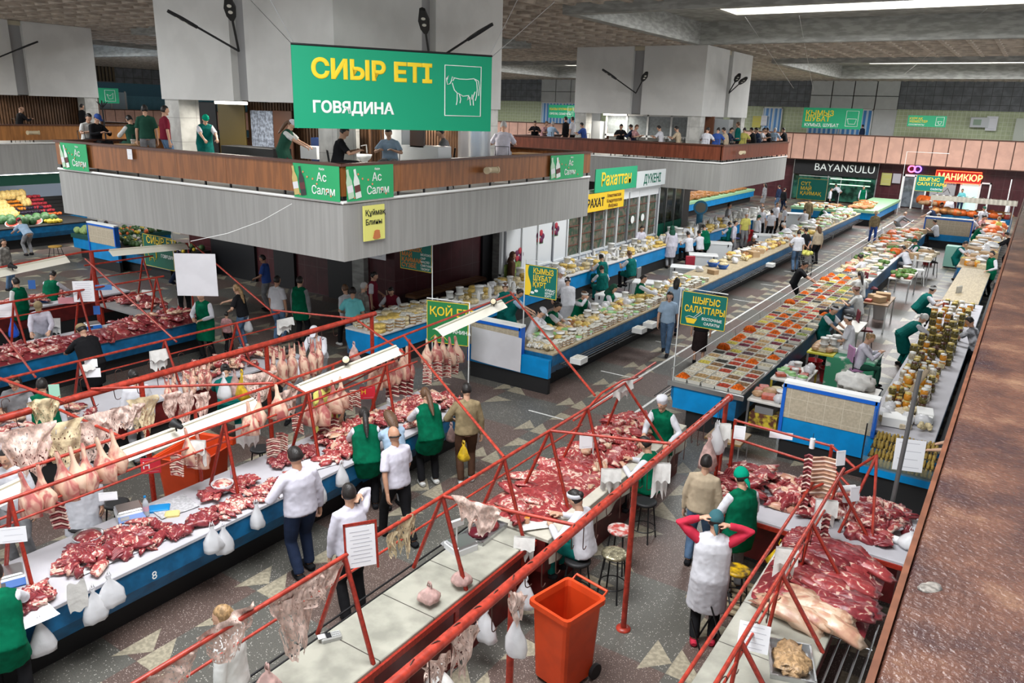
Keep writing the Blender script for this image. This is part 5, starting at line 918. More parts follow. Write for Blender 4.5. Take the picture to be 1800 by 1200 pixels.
# head-top pixel, facing (deg from +Y to +X), pose, outfit, label, scale, width
PEOPLE = [
 (518, 787, -75, 'bag', mk(hair='k short', top='L shirt', bottom='P navy', skin=1), 'heavy man in a white shirt and navy trousers bent toward the near counter', 1.06, 1.12),
 (612, 851, -70, 'phone', mk(hair='k short', top='L shirt', bottom='P black', skin=0), 'man in a white shirt holding a phone to his ear', 1.04),
 (640, 717, -50, 'work', mk(hair='k pony', top='L white', over='V green', bottom='P black'), 'woman in a green vest over white with a long dark ponytail', 1.0),
 (692, 750, -75, 'walk', mk(hair='k bald', top='T shirt', bottom='P black', skin=1), 'balding man in a white short-sleeved shirt striding by the counter', 1.04),
 (683, 722, -70, 'work', mk(hair='b long', top='L lblue', bottom='P grey'), 'woman with loose brown hair in pale blue leaning at the counter', .97),
 (748, 682, -60, 'work', mk(hair='b pony', top='L white', over='V green', bottom='P black', shoe='pale'), 'woman in a green vest and white shoes at the counter', 1.02),
 (820, 674, -45, 'bag', mk(hair='k short', top='L khaki', bottom='P brown', shoe='pale'), 'woman in a khaki cardigan holding a small yellow bag', 1.02),
 (390, 1066, -120, 'stand', mk(hair='y short', top='L pale', bottom='P teal'), 'fair-haired customer in white at the bottom edge', 1.0),
 (-14, 992, -60, 'work', mk(hair='k bun', top='L white', over='V green', bottom='P black'), 'person in a green vest cut by the bottom left edge', 1.0),
 (1012, 862, -90, 'sit', mk(hair='k bun', top='L white', bottom='P teal', hat='band white'), 'seated seller in white with teal apron strings before the beef heap', 1.02),
 (1135, 768, -90, 'sit', mk(hair='k short', top='L white', over='V green', bottom='P black'), 'seated seller with black hair and green vest at the beige cloth', 1.0),
 (1165, 698, 175, 'reach', mk(hair='g short', top='L white', over='V green', bottom='P black', hat='chef white'), 'older seller in a white cap and green apron at the end of the beef table', .98),
 (1243, 800, -10, 'stand', mk(hair='k short', top='L beige', bottom='P jeans', shoe='black'), 'customer in a beige sweater and jeans with head behind hanging bags', .97),
 (1322, 788, -50, 'waist', mk(hair='k short', top='L white', over='V green', bottom='P grey', hat='kerchief hat_green', shoe='black'), 'seller in a bright green headscarf and green vest wrapping meat', 1.0),
 (1260, 900, -20, 'arms', mk(hair='k short', top='L red', over='A white', bottom='P black', hat='kerchief hat_teal', shoe='red'), 'person in a teal cap, red sleeves and long white apron, hands behind head', 1.0),
 (352, 512, 160, 'waist', mk(hair='k bun', top='L white', over='A green', bottom='P black'), 'woman in a long green apron standing below the blank white sheet', 1.0),
 (415, 500, -110, 'reach', mk(hair='y pony', top='T black', bottom='P jeans', shoe='pale'), 'blond ponytailed woman in a black T-shirt reaching down to a child', .98),
 (398, 548, -20, 'stand', mk(hair='k short', top='T pink', bottom='P black'), 'small child in a pink top beside the woman in black', .62),
 (487, 485, -10, 'stand', mk(hair='k short', top='T white', bottom='P jeans', skin=1), 'man in a white T-shirt seen from behind beside the green vest', 1.04),
 (527, 486, -15, 'stand', mk(hair='k short', top='L grey', over='V green', bottom='P black'), 'man in a green vest over grey sleeves seen from behind', 1.06),
 (461, 448, -120, 'bag', mk(hair='k short', top='T blue', bottom='P grey', skin=3), 'man in a blue shirt standing in the dark doorway', 1.0),
 (606, 500, -80, 'walk', mk(hair='b bun', top='L white', bottom='P black', shoe='pale'), 'woman in a white top and black trousers walking left', .98),
 (620, 505, -35, 'bag', mk(hair='k short', top='T aqua', bottom='P jeans', skin=1), 'man in a turquoise T-shirt carrying a white bag', 1.03),
 (640, 496, 20, 'stand', mk(hair='g short', top='L check', bottom='P khaki'), 'grey-haired man in a checked shirt beside the turquoise T-shirt', 1.0),
 (658, 478, 60, 'bag', mk(hair='k bun', top='T white', over='V maroon', bottom='P black'), 'woman in a maroon vest beside a straw broom', 1.0),
 (687, 505, 160, 'sit', mk(hair='k bun', top='L white', over='V maroon', bottom='P black'), 'woman in maroon and white seated on the brown bench', .95),
 (902, 443, 60, 'stand', mk(hair='k short', top='L brown', bottom='S brown', hat='scarf brown'), 'woman in a dark brown dress and headscarf by the shop wall', 1.0),
 (552, 573, 150, 'work', mk(hair='k short', top='L white', bottom='P grey', hat='cap white'), 'seller in a white cap behind the lamb carcasses', 1.0),
 (505, 612, 150, 'work', mk(hair='k short', top='L white', bottom='P grey'), 'seller in white hidden behind the hanging carcasses', .98),
 (395, 640, -60, 'bend', mk(hair='k bun', top='T teal', over='V teal', bottom='P teal'), 'seller in a teal apron bending behind the white bags', 1.0),
 (233, 650, -80, 'stand', mk(hair='k bun', top='L white', bottom='P grey'), 'seller with a black bun in white behind the fat sheets', 1.0),
 (72, 665, -60, 'stand', mk(hair='k short', top='L white', over='V green', bottom='P black'), 'seller with black hair and green vest near the left edge', 1.0),
 (22, 660, 130, 'waist', mk(hair='k long', top='T grey', bottom='P black'), 'dark-haired customer in a grey top at the left edge', .98),
 (128, 785, 130, 'stand', mk(hair='k short', top='T shirt', over='C white', bottom='P grey', skin=1), 'seller in a white coat behind the row of lamb legs', 1.0),
 (8, 790, 140, 'stand', mk(hair='k short', top='L white', bottom='P grey'), 'seller in white behind the strip light at the left edge', 1.0),
 (572, 662, 120, 'reach', mk(hair='k short', top='T yellow', over='A yellow', bottom='P black', skin=3), 'seller in a yellow apron behind the rib racks', .98),
 (66, 530, 120, 'work', mk(hair='k short', top='L shirt', bottom='P grey', hat='cap khaki'), 'seller in a white shirt and dark cap behind counter 355', 1.0),
 (26, 488, -110, 'stand', mk(hair='k short', top='L pale', over='V green', bottom='P black'), 'seller in a green vest at the back table, left edge', 1.0),
 (92, 476, -30, 'work', mk(hair='k short', top='L white', over='V green', bottom='P black'), 'seller in green and white bent over the white-clothed table', 1.0),
 (143, 570, -85, 'work', mk(hair='k short', top='L black', over='A black', bottom='P black', hat='cap khaki'), 'customer in a bulky black jacket and grey cap at counter 355', 1.02, 1.12),
 (33, 383, -95, 'bend', mk(hair='k short', top='T lblue', bottom='P grey', hat='cap red'), 'customer in a red cap and pale blue shirt bending over the fruit', 1.0),
 (186, 388, 120, 'bend', mk(hair='k short', top='L pale', bottom='P black'), 'person in white bending behind the tiled blue panel', 1.0),
 (5, 420, 60, 'stand', mk(hair='k long', top='L check', bottom='P jeans'), 'customer in grey near the fruit at the left edge', .98),
 (318, 458, -60, 'bag', mk(hair='k short', top='L navy', bottom='P black', skin=3), 'figure in navy in the shade behind the thin white post', 1.0),
 # dairy stall
 (888, 497, -40, 'work', mk(TV, hair='b bun', hat='band white', bottom='P teal'), 'seller in teal with a white headband behind the mutton sign', .98),
 (914, 508, 60, 'work', mk(hair='k bun', top='T lblue', bottom='P navy', over='A teal'), 'seller with a high bun behind the strip light end', .97),
 (953, 540, 70, 'work', mk(top='T white', hair='k short', hat='cap white', bottom='P grey'), 'seller in a white cap leaning over the near dairy goods', 1.0),
 (981, 531, 75, 'work', mk(top='T white', over='A green', hair='k bun', bottom='P black'), 'seller in a printed green apron at the near dairy goods', .98),
 (986, 473, 120, 'stand', mk(top='L white', hair='k short', hat='cap white', bottom='P black'), 'seller in a white cap behind the teal pole sign', 1.0),
 (998, 487, -40, 'work', mk(top='L white', over='C white', hair='k bun', hat='band white', bottom='P grey'), 'seller in a long white coat seen from behind at the dairy stall', 1.0),
 (1028, 512, 110, 'think', mk(WV, hair='b bun', hat='band pale', bottom='P black'), 'seated dairy seller in a green vest with a hand at her mouth', 1.0),
 (1079, 500, 80, 'sit', mk(top='L white', over='V green', hair='k short', hat='scarf dgreen', bottom='P black'), 'seated dairy seller in an olive headscarf and white sleeves', 1.0),
 (1132, 483, 70, 'reach', mk(top='L white', over='V green', hair='k short', bottom='P black'), 'dairy seller with one arm held out over the display', .97),
 (1057, 447, -60, 'sit', mk(top='T white', over='A teal', hair='k bun', bottom='P teal'), 'dairy seller in a white tee seated at the rear counter', 1.0),
 (1058, 467, -50, 'sit', mk(TV, hair='k bun', bottom='P teal'), 'dairy seller in a teal vest seated in front of the rear counter', .94),
 (1107, 441, -70, 'sit', mk(top='T white', over='V teal', hair='b short', bottom='P black'), 'dairy seller in teal seated beside the chest freezer', 1.05),
 (1129, 397, 120, 'waist', mk(top='T shirt', hair='k short', bottom='P grey'), 'woman in a lavender shirt behind the rear dairy counter', .98),
 (1182, 397, -40, 'stand', mk(top='L shirt', over='C shirt', hair='k short', hat='scarf dgreen', bottom='P grey'), 'standing dairy seller in a pale coat and dark green scarf', 1.02),
 (1210, 407, -60, 'sit', mk(top='T white', hair='k short', bottom='P black'), 'dairy seller in a white tee on the red chair', 1.0),
 (1229, 405, -60, 'sit', mk(top='T white', hair='k bun', bottom='P black'), 'dairy seller in a white tee right of the red chair', .98),
 (1238, 395, -50, 'work', mk(top='T white', over='V green', hair='k short', bottom='P black'), 'dairy seller in a green vest by the dial scale', 1.0),
 (1283, 390, -60, 'sit', mk(top='T shirt', over='A teal', hair='k short', bottom='P teal'), 'dairy seller in a pale tee on the navy chair', 1.02),
 (1294, 388, 80, 'stand', mk(top='L shirt', hair='k bun', bottom='P grey'), 'dairy seller in lavender behind the navy chair', .94),
 (1313, 374, 140, 'stand', mk(top='T yellow', hair='k bun', hat='band white', bottom='P grey'), 'seller in a yellow tee with a white headband', 1.0),
 (1335, 378, 40, 'stand', mk(top='L white', hair='k short', hat='kerchief dgreen', bottom='P black'), 'seller in a green headscarf and black trousers in the dairy aisle', .95),
 (1283, 357, 60, 'stand', mk(top='T white', hair='k short', bottom='P black', skin=1), 'large man in a white tee at the far rear dairy counter', 1.08),
 (1341, 364, 140, 'stand', mk(top='T white', hair='k bun', hat='band white', bottom='P black'), 'first of the far dairy sellers in white, from the left', .98),
 (1357, 369, -40, 'stand', mk(top='T white', hair='k bun', bottom='P black'), 'second far dairy seller in white by the navy chair back', .96),
 (1367, 356, 120, 'stand', mk(top='T white', hair='b short', bottom='P black'), 'third far dairy seller in white, taller', .99),
 (1380, 361, -120, 'stand', mk(top='T white', hair='k bun', bottom='P black'), 'fourth far dairy seller in white, turned left', .96),
 (1327, 413, 140, 'sit', mk(top='T dress', hair='b long', hat='kerchief white', bottom='P black'), 'seated woman in a white headscarf and dark printed dress', 1.0),
 (1378, 391, -90, 'bend', mk(top='L white', hair='g short', bottom='P black'), 'man in white bending over the dairy freezer', 1.05),
 (1415, 367, -30, 'work', mk(top='T white', hair='k bun', bottom='P black'), 'woman in a sleeveless white top at the dairy counter end', .95),
 (1453, 361, 80, 'work', mk(WV, hair='k short', bottom='P black'), 'green-vested seller in front of the far beige panel', .95),
 (1178, 513, 165, 'walk', mk(top='T lblue', hair='k long', bottom='P jeans'), 'woman in a pale blue T-shirt walking toward us', 1.0),
 (1191, 488, -10, 'stand', mk(top='T lblue', hair='k long', bottom='P navy'), 'dark-haired woman in grey-blue behind the walking woman', .98),
 (1238, 526, -20, 'stand', mk(top='T black', hair='k short', bottom='S dress'), 'woman in a dark patterned skirt hidden by the teal sign', .97),
 (1405, 405, -30, 'bag', mk(top='T white', hair='k short', bottom='P jeans'), 'shopper in a white tee and jeans with a yellow cart', 1.0),
 (1417, 400, -60, 'behind', mk(top='T black', hair='k short', bottom='P black', skin=1), 'shopper in a black tee with hands clasped behind', .99),
 (1440, 397, -50, 'stand', mk(top='L beige', hair='b long', bottom='P black'), 'shopper in a beige top and black leggings', .97),
 (1416, 459, 75, 'work', mk(top='T black', hair='k short', bottom='P black', skin=1), 'man in black leaning over the guard rail of the salad counter', 1.02),
 (1541, 371, 160, 'walk', mk(top='L khaki', hair='g short', bottom='P blue', hat='brim beige'), 'person in a sun hat carrying bags down the aisle', .98),
 (1592, 372, 50, 'bend', mk(top='L grey', hair='g bald', bottom='P grey'), 'stooping man in grey far down the aisle', .95),
 (1345, 322, -80, 'stand', mk(top='L grey', hair='k long', bottom='S grey'), 'woman in a long grey-green dress at the far bakery counter', 1.0),
 (1370, 325, -70, 'stand', mk(top='L navy', hair='k short', bottom='P jeans'), 'person in jeans at the far bakery counter', 1.0),
 (1380, 330, 30, 'stand', mk(top='L black', hair='k short', bottom='P navy'), 'person in navy trousers right of the bakery shopper in jeans', .97),
 (1519, 327, 150, 'stand', mk(WV, hair='k short', bottom='P black'), 'green-vested seller among the far sausages', 1.0),
 (1470, 323, -60, 'bend', mk(top='L white', hair='k short', bottom='P black'), 'person in white bending at the far block stall', 1.0),
 (1462, 330, 80, 'stand', mk(top='L white', hair='k short', bottom='P black'), 'second seller in white at the far block stall', .9),
 (1424, 348, 0, 'stand', mk(top='L khaki', hair='b short', bottom='P khaki'), 'person in khaki walking behind the dairy counter end', .98),
 # salads
 (1637, 362, -70, 'work', mk(top='T white', over='A navy', hair='k bun', hat='band white', bottom='P black'), 'farthest salad seller with a white headband', .97),
 (1656, 356, 100, 'sit', mk(top='L grey', over='V dgreen', hair='k short', bottom='P black'), 'seated far salad seller in dark green beside the tall one', 1.05),
 (1671, 346, -20, 'stand', mk(top='L white', over='C white', hair='k short', hat='cap white', bottom='P grey'), 'tall seller in a white coat standing in the far salad aisle', 1.06),
 (1644, 386, -80, 'sit', mk(top='T white', hair='k short', bottom='P black'), 'seated far salad seller in a white tee holding orange packs', 1.0),
 (1651, 375, -70, 'sit', mk(WV, hair='b short', bottom='P black', hat='band white'), 'seated far salad seller in green behind the white tee', 1.0),
 (1609, 420, -100, 'sit', mk(TV, over='V green', hair='k short', hat='kerchief dgreen', bottom='P black'), 'seated salad seller in a green kerchief on a white chair', 1.0),
 (1589, 432, -60, 'lean', mk(top='T white', hair='k short', bottom='P grey'), 'seller leaning over the carton beside the green kerchief', .96),
 (1513, 447, -75, 'sit', mk(top='T white', hair='k bun', bottom='P black'), 'salad seller in a white tee reaching over the trays', 1.02),
 (1513, 477, -30, 'sit', mk(top='T pale', hair='k pony', bottom='P black'), 'salad seller with a dark braid seen from behind', 1.0),
 (1506, 503, -80, 'sit', mk(top='T pale', hair='b bun', hat='band pink', bottom='P grey'), 'salad seller in a speckled tee seated in side view', 1.0),
 (1468, 537, 110, 'work', mk(top='T white', over='V teal', hair='k short', hat='band white', bottom='P teal'), 'salad seller with a headband facing the standing helper', .96),
 (1492, 553, -90, 'waist', mk(top='T white', hair='k bun', hat='band white', bottom='S black'), 'standing helper in a white tee and black skirt behind the salads', .98),
 (1531, 586, 80, 'read', mk(top='L shirt', hair='y bun', bottom='P dgreen'), 'fair-haired seller in lavender reading her phone', 1.0),
 (1625, 552, 70, 'bend', mk(top='L white', over='A teal', hair='g bun', hat='kerchief pale', bottom='P teal'), 'seller in a pale hat and teal apron bending at the honey counter', .98),
 (1641, 502, 70, 'lean', mk(TV, hair='k short', bottom='P black', hat='band pale'), 'seller in teal stooping toward the pickle jars', 1.05),
 (1698, 424, 100, 'work', mk(TV, hair='k short', bottom='P jeans'), 'seller in a teal apron standing at the plank counter', .98),
 (1745, 441, -130, 'face', mk(WV, hair='k short', bottom='P black'), 'seller in green beside the railing with a hand at her face', 1.0),
 (1771, 408, -90, 'work', mk(top='L black', hair='k short', bottom='P black'), 'man in black leaning on the far right counter', 1.0),
 (1729, 393, 70, 'work', mk(top='T white', over='A green', hair='b bun', bottom='P black'), 'seller in white and green bending at the far grocery counter', 1.0),
 (1716, 378, 60, 'sit', mk(top='T white', hair='k bun', bottom='P black'), 'far right seller with a bun seated before the beige panel', 1.1),
 (1731, 363, 160, 'stand', mk(top='T white', hair='k short', hat='cap dgreen', bottom='P black'), 'far right seller in white with a dark green cap', 1.0),
 (1731, 378, 110, 'sit', mk(top='T pink', hair='k bun', bottom='P black'), 'far right seller in pink looking down', 1.1),
 (1757, 381, -60, 'stand', mk(top='L yellow', hair='y short', bottom='P black'), 'far right shopper in mustard with fair hair', .95),
 (1773, 353, -90, 'stand', mk(top='L white', hair='k short', bottom='P black'), 'farthest right shopper in white by the canopy stall', .95),
 (1706, 557, -70, 'work', mk(top='T flower', hair='k short', bottom='P black', skin=1), 'man in a flowered shirt at the pickle counter beside the railing', .98),
 (1697, 352, -10, 'stand', mk(top='T aqua', hair='k short', bottom='P navy'), 'figure in pale green seen in the glowing salon doorway', 1.0),
]
for i, r_ in enumerate(PEOPLE):
    px_, py_, ang, pose, spec, lb = r_[:6]; s_ = r_[6] if len(r_) > 6 else 1.; wd_ = r_[7] if len(r_) > 7 else 1.
    if py_ < 470: spec['far'] = 1
    if 'bright green headscarf' in lb: person(-2.35, 9.12, radians(50), pose, spec, lb, 1.03); continue
    if lb.startswith('figure in pale green'): q = PY(1694, 325, 64.4); person(q.x, 64.4, pi, pose, spec, lb, s_); continue
    PH(px_, py_, ang, pose, spec, lb, s_, wide=wd_)
# customer's forearms reaching from the right edge
q = P(1650, 800, .9); person(-.12, 13.5, radians(80), 'work', mk(top='T black', hair='k short', bottom='P black', skin=2), 'customer in black reaching over the glass case at the right edge', .98)
# mezzanine guests: plane Y or X, head pixel
MZ = [('y', 12.3, 254, 193, -60, 'stand', mk(top='T dgreen', hair='k short', bottom='P grey'), 'man in a dark green shirt standing at the near railing', 1.02),
 ('y', 12.5, 290, 194, 20, 'stand', mk(top='T maroon', hair='k short', bottom='P jeans'), 'man in a maroon T-shirt standing at the near railing', 1.02),
 ('y', 12.9, 361, 207, 110, 'work', mk(top='T white', over='A teal', hair='k short', hat='kerchief hat_green', bottom='P teal'), 'café seller in a green headscarf and teal apron', .95),
 ('y', 12.8, 513, 217, 60, 'work', mk(top='T pale', over='A dgreen', hair='b pony', hat='cap white', bottom='P maroon'), 'café worker in a white cap seen from behind', .94),
 ('y', 12.5, 158, 224, 90, 'sit', mk(top='T pale', hair='k short', bottom='P black'), 'seated man in a white tee at the left end of the railing', 1.0),
 ('y', 12.3, 173, 222, 80, 'sit', mk(top='L black', hair='k short', hat='cap blue', bottom='P black'), 'seated man in black with a blue cap at the railing', 1.0),
 ('y', 12.6, 228, 220, -90, 'sit', mk(top='L pale', over='V dgreen', hair='k short', bottom='P black'), 'seated man in white and green facing the blue cap', 1.0),
 ('y', 12.1, 606, 252, 40, 'sit', mk(top='T black', hair='k short', bottom='P black'), 'seated man in a black T-shirt above the corner poster', 1.0),
 ('x', -12.3, 683, 253, 150, 'sit', mk(top='T lblue', hair='k short', bottom='P grey'), 'seated man in pale blue under the beef banner', .98),
 ('x', -12.2, 774, 250, -130, 'sit', mk(top='L grey', hair='k short', bottom='P black'), 'seated man in dark grey looking down at the railing', .98),
 ('x', -12.1, 885, 231, -30, 'sit', mk(top='T shirt', hair='g short', bottom='P grey'), 'grey-haired man in a white shirt seated right of the beef banner', 1.1),
 ('x', -35.6, 40, 208, 0, 'sit', mk(top='L black', hair='b bald', bottom='P black'), 'head of a guest behind the far left railing', 1.0),
 ('x', -35.4, 146, 204, 0, 'stand', mk(top='L black', hair='k short', bottom='P black'), 'guest in black by the coat stand on the far left mezzanine', .95)]
BK = [(940, 230, 0), (960, 228, 1), (971, 226, 2), (994, 212, 3), (1006, 214, 4), (1022, 236, 5), (1091, 237, 0), (1108, 237, 6), (1118, 237, 1), (1157, 241, 4), (1188, 237, 7), (1243, 243, 4), (1262, 239, 5), (1271, 243, 7), (1285, 240, 6), (1297, 221, 8), (1308, 238, 9), (1320, 241, 0), (1329, 236, 6), (1342, 241, 4), (1348, 236, 0), (1361, 240, 2), (1375, 245, 3)]
OUT = [('T black', 'k'), ('T pink', 'b'), ('L lblue', 'g'), ('L black', 'k'), ('T white', 'k'), ('T blue', 'k'), ('L navy', 'k'), ('T beige', 'k'), ('L teal', 'b'), ('T yellow', 'k')]
NM = ['in a black tee', 'in a pink top', 'in pale blue', 'in a black jacket', 'in white', 'in bright blue', 'in a navy top', 'in beige', 'in teal with a strap', 'in yellow']
ORD = ['first', 'second', 'third', 'fourth', 'fifth', 'sixth', 'seventh', 'eighth', 'ninth', 'tenth', 'eleventh', 'twelfth', 'thirteenth', 'fourteenth', 'fifteenth', 'sixteenth', 'seventeenth', 'eighteenth', 'nineteenth', 'twentieth', 'twenty-first', 'twenty-second', 'twenty-third']
for i, (hx, hy, k) in enumerate(BK):
    st = hx in (994, 1006, 1297); pl = ('y', 33.9) if hx < 1245 else ('x', -12.0)
    MZ.append((pl[0], pl[1], hx, hy, random.choice([-90, 90, 150, 0]), 'stand' if st else 'sit', mk(top=OUT[k][0], hair=OUT[k][1]+' short', bottom='P black'), 'guest %s, %s from the left at the farther mezzanine railing' % (NM[k], ORD[i]), 1.0))
def _cafe_chair():
    r = thing('cafe_chair', '', ''); b = B(); b.bev(-.19, .19, -.2, .18, .56, .6, .01); part('seat', b, DARK, r); b = B(); b.tube([(-.18, -.19, .6), (-.18, -.24, .95), (.18, -.24, .95), (.18, -.19, .6)], .012, 6); part('backrest', b, DARK, r)
    for sx in (-1, 1):
        for sy in (-1, 1): b = B(); b.tube([(sx*.17, sy*.17, .57), (sx*.2, sy*.2, 0)], .011, 6); part('leg', b, DARK, r)
    return r
CH = 0
for ax, v, hx, hy, ang, pose, spec, lb, s_ in MZ:
    q = PY(hx, hy, v) if ax == 'y' else PX(hx, hy, v); spec['far'] = 1; t_ = ptop(pose); rz = -radians(ang)
    z = 4.15
    if 'seated' in lb or pose == 'sit':  z = 4.15
    o = Vector((t_.x*cos(rz)-t_.y*sin(rz), t_.x*sin(rz)+t_.y*cos(rz), 0))*s_; person(q.x-o.x, q.y-o.y, rz, pose, spec, lb, s_, z)
    if pose == 'sit': pp = Vector((q.x-o.x, q.y-o.y, 4.16)); inst(('cch',), _cafe_chair, pp, rz, 1, 'dark café chair of the '+' '.join(lb.split()[:11]), 'chair')
q = PY(1518, 209, 64.9); person(q.x, 65.2, radians(60), 'stand', mk(top='L navy', hair='k short', bottom='P black', far=1), 'man in navy standing on the far pink balcony', 1.0, 4.15)
# ============================================================ GOODS
def meat_mat(name, red, red2, fat, thr=.56, scale=9, stretch=(1, 1, 1), rough=.32, p0=.3):
    m = bpy.data.materials.new(name); m.use_nodes = True; n, l = nodes(m); b = n['Principled BSDF']; b.inputs['Roughness'].default_value = rough; b.inputs['Specular IOR Level'].default_value = .5
    t = n.new('ShaderNodeTexCoord'); oi = n.new('ShaderNodeObjectInfo'); ad = n.new('ShaderNodeVectorMath'); ad.operation = 'ADD'; mp = n.new('ShaderNodeMapping'); mp.inputs['Scale'].default_value = stretch
    l.new(t.outputs['Object'], mp.inputs[0]); l.new(mp.outputs[0], ad.inputs[0]); ml = n.new('ShaderNodeMath'); ml.operation = 'MULTIPLY'; ml.inputs[1].default_value = 50; l.new(oi.outputs['Random'], ml.inputs[0]); l.new(ml.outputs[0], ad.inputs[1])
    z = n.new('ShaderNodeTexNoise'); z.inputs['Scale'].default_value = scale; z.inputs['Detail'].default_value = 4; z.inputs['Distortion'].default_value = 1.2; l.new(ad.outputs[0], z.inputs['Vector'])
    r = n.new('ShaderNodeValToRGB'); l.new(z.outputs[0], r.inputs[0]); e = r.color_ramp.elements
    e[0].position = p0; e[0].color = (*red2, 1); e[1].position = thr; e[1].color = (*red, 1); q = e.new(thr+.05); q.color = (*fat, 1)
    l.new(r.outputs[0], b.inputs['Base Color']); bp = n.new('ShaderNodeBump'); bp.inputs['Strength'].default_value = .5; bp.inputs['Distance'].default_value = .012; l.new(z.outputs[0], bp.inputs['Height']); l.new(bp.outputs[0], b.inputs['Normal'])
    MATS[name] = m; return m
BEEF = meat_mat('beef', (.36, .055, .055), (.20, .02, .025), (.66, .46, .36), .58)
BEEFD = meat_mat('beef_dark', (.25, .035, .042), (.13, .014, .02), (.56, .36, .28), .60)
CHOP = meat_mat('mutton_chops', (.42, .10, .09), (.27, .04, .045), (.70, .50, .41), .50, 12)
LAMB = meat_mat('lamb_flesh', (.62, .36, .27), (.42, .12, .11), (.72, .50, .37), .50, 6, (1, 1, .5), p0=.40)
PORKF = meat_mat('fat_cap', (.56, .34, .22), (.40, .16, .12), (.64, .45, .32), .5, 5)
RIBM = meat_mat('rib_red', (.26, .035, .04), (.15, .015, .02), (.60, .42, .34), .60, 14); BONE = mat('bone', (.66, .50, .42), .4)
TRIPE = mat('caul_fat', (.80, .60, .52), .55, var=.32, scale=26, bump=1, detail=6, stretch=(1, 1, .5)); FATY = mat('caul_fat_yellow', (.66, .54, .34), .55, var=.2, scale=14, bump=.8)
BAGY = mat('yellow_plastic', (.80, .52, .03), .3, alpha=.9, bump=.5, scale=9, var=.4); BAGP = mat('pink_plastic', (.68, .44, .40), .3, alpha=.85, var=.4, scale=10, bump=.5); TOWEL = mat('white_towel', (.72, .71, .68), .9, bump=.4, scale=10, var=.1); BLUEBAG = mat('blue_plastic', (.01, .09, .55), .25, alpha=.95, bump=.5, scale=12)
def lump(key, r, amp, fq, n=14, squash=None, bend=0):
    def f():
        b = B(); sd = hash(key) % 97 if 0 else sum(map(ord, key)) % 97
        def g(u): return 1+amp*noise.noise(u*fq+Vector((sd, 0, 0)))*1.6
        b.ball((0, 0, 0), r, n, fn=g)
        if bend: b.v = [(x, y, z+bend*x*x/r[0]) for x, y, z in b.v]
        return b
    return f
def ribs_flat():
    b = B()
    for i in range(6): b.tube([(-.11, -.10+i*.035, .0), (0, -.10+i*.035, .03), (.11, -.10+i*.035, .0)], .017, 6)
    b.ball((0, 0, .0), (.115, .12, .025), 12); return b
SHAPES = {
 'steak': (lump('steak', (.15, .10, .035), .35, 1.9, 14, bend=-.15), 'beef_cut'), 'chunk': (lump('chunk', (.09, .075, .055), .45, 2.1, 12), 'meat_chunk'),
 'side': (lump('side', (.34, .13, .06), .3, 2.3, 18, bend=-.12), 'beef_slab'), 'strip': (lump('strip', (.17, .05, .035), .5, 2.6, 14, bend=-.2), 'meat_strip'),
 'knob': (lump('knob', (.07, .06, .06), .55, 1.8, 12), 'shank_piece'), 'rib': (lambda: ribs_flat(), 'rib_strip'), 'loin': (lump('loin', (.19, .075, .045), .3, 1.6, 14, bend=-.1), 'loin_cut'),
 'cube': (lump('cube', (.055, .045, .035), .5, 2.2, 10), 'meat_cube')}
_sh = {}
def lying(kind, x, y, z, rz, sc, m_, label, group, name=None, tilt=.2, cat='meat'):
    f, nm = SHAPES[kind]
    if kind not in _sh: _sh[kind] = f().mesh(nm, [BEEF])
    o = mesh_obj(name or nm, _sh[kind]); o.material_slots[0].link = 'OBJECT'; o.material_slots[0].material = m_
    o.location = (x, y, z); o.rotation_euler = (rnd(-tilt, tilt), rnd(-tilt, tilt), rz); o.scale = (sc*rnd(.85, 1.15), sc*rnd(.85, 1.15), sc*rnd(.85, 1.2)); return tag(o, label, cat, group)
def heap(x0, x1, y0, y1, z, n, kinds, mats_, label, group, sc=1, rise=.1, ang=None, tilt=.3, edge=0):
    """n pieces laid over a mound"""
    for i in range(n):
        u, v = rnd(0, 1), rnd(0, 1); h = rise*(1-abs(2*u-1)**2)*(1-abs(2*v-1)**4)*rnd(.6, 1.1)
        lying(random.choice(kinds+(['knob', 'rib', 'loin'] if 'chunk' in kinds or 'steak' in kinds else [])), x0+(x1-x0)*u, y0+(y1-y0)*v, z+.035*sc+h, (rnd(0, 6.28) if ang is None else ang+rnd(-.3, .3)), sc, random.choice(mats_), label, group, tilt=tilt)
def moundstuff(x0, x1, y0, y1, z, h, m_, label, cat='meat', name='meat_heap'):
    b = B(); b.grid(lambda u, v: (x0+(x1-x0)*u, y0+(y1-y0)*v, z+h*(1-abs(2*u-1)**3)*(1-abs(2*v-1)**6)*(1+.3*noise.noise(Vector((u*9, v*14, 3))))+.004), 24, 30); o = single(name, b, m_, label, cat); return stuff(o)
# ---- middle beef table
moundstuff(-5.45, -4.4, 7.6, 11.9, .88, .17, BEEF, 'red beef heap underneath the cuts on the middle table')
for i in range(46): lying('side', rnd(-5.35, -4.75), 7.7+i*.085, .98+rnd(0, .07), rnd(-.35, .45)+(0 if i % 3 else 1.2), rnd(.62, .85), random.choice([BEEF, BEEF, CHOP]), 'long red beef slab in the big heap on the middle table', 'beef slabs heaped on the middle table', tilt=.18)
heap(-5.3, -4.5, 9.3, 11.9, .94, 110, ['chunk', 'steak', 'cube', 'strip'], [BEEF, CHOP, PORKF, BEEF], 'marbled beef piece in the jumble toward the far end of the middle table', 'beef pieces at the far end of the middle table', 1.0, .14)
heap(-4.95, -4.5, 7.8, 9.4, .90, 40, ['chunk', 'cube'], [CHOP, PORKF, BEEF], 'fatty offcut along the near side of the middle heap', 'offcuts beside the scale on the middle table', .8, .05)
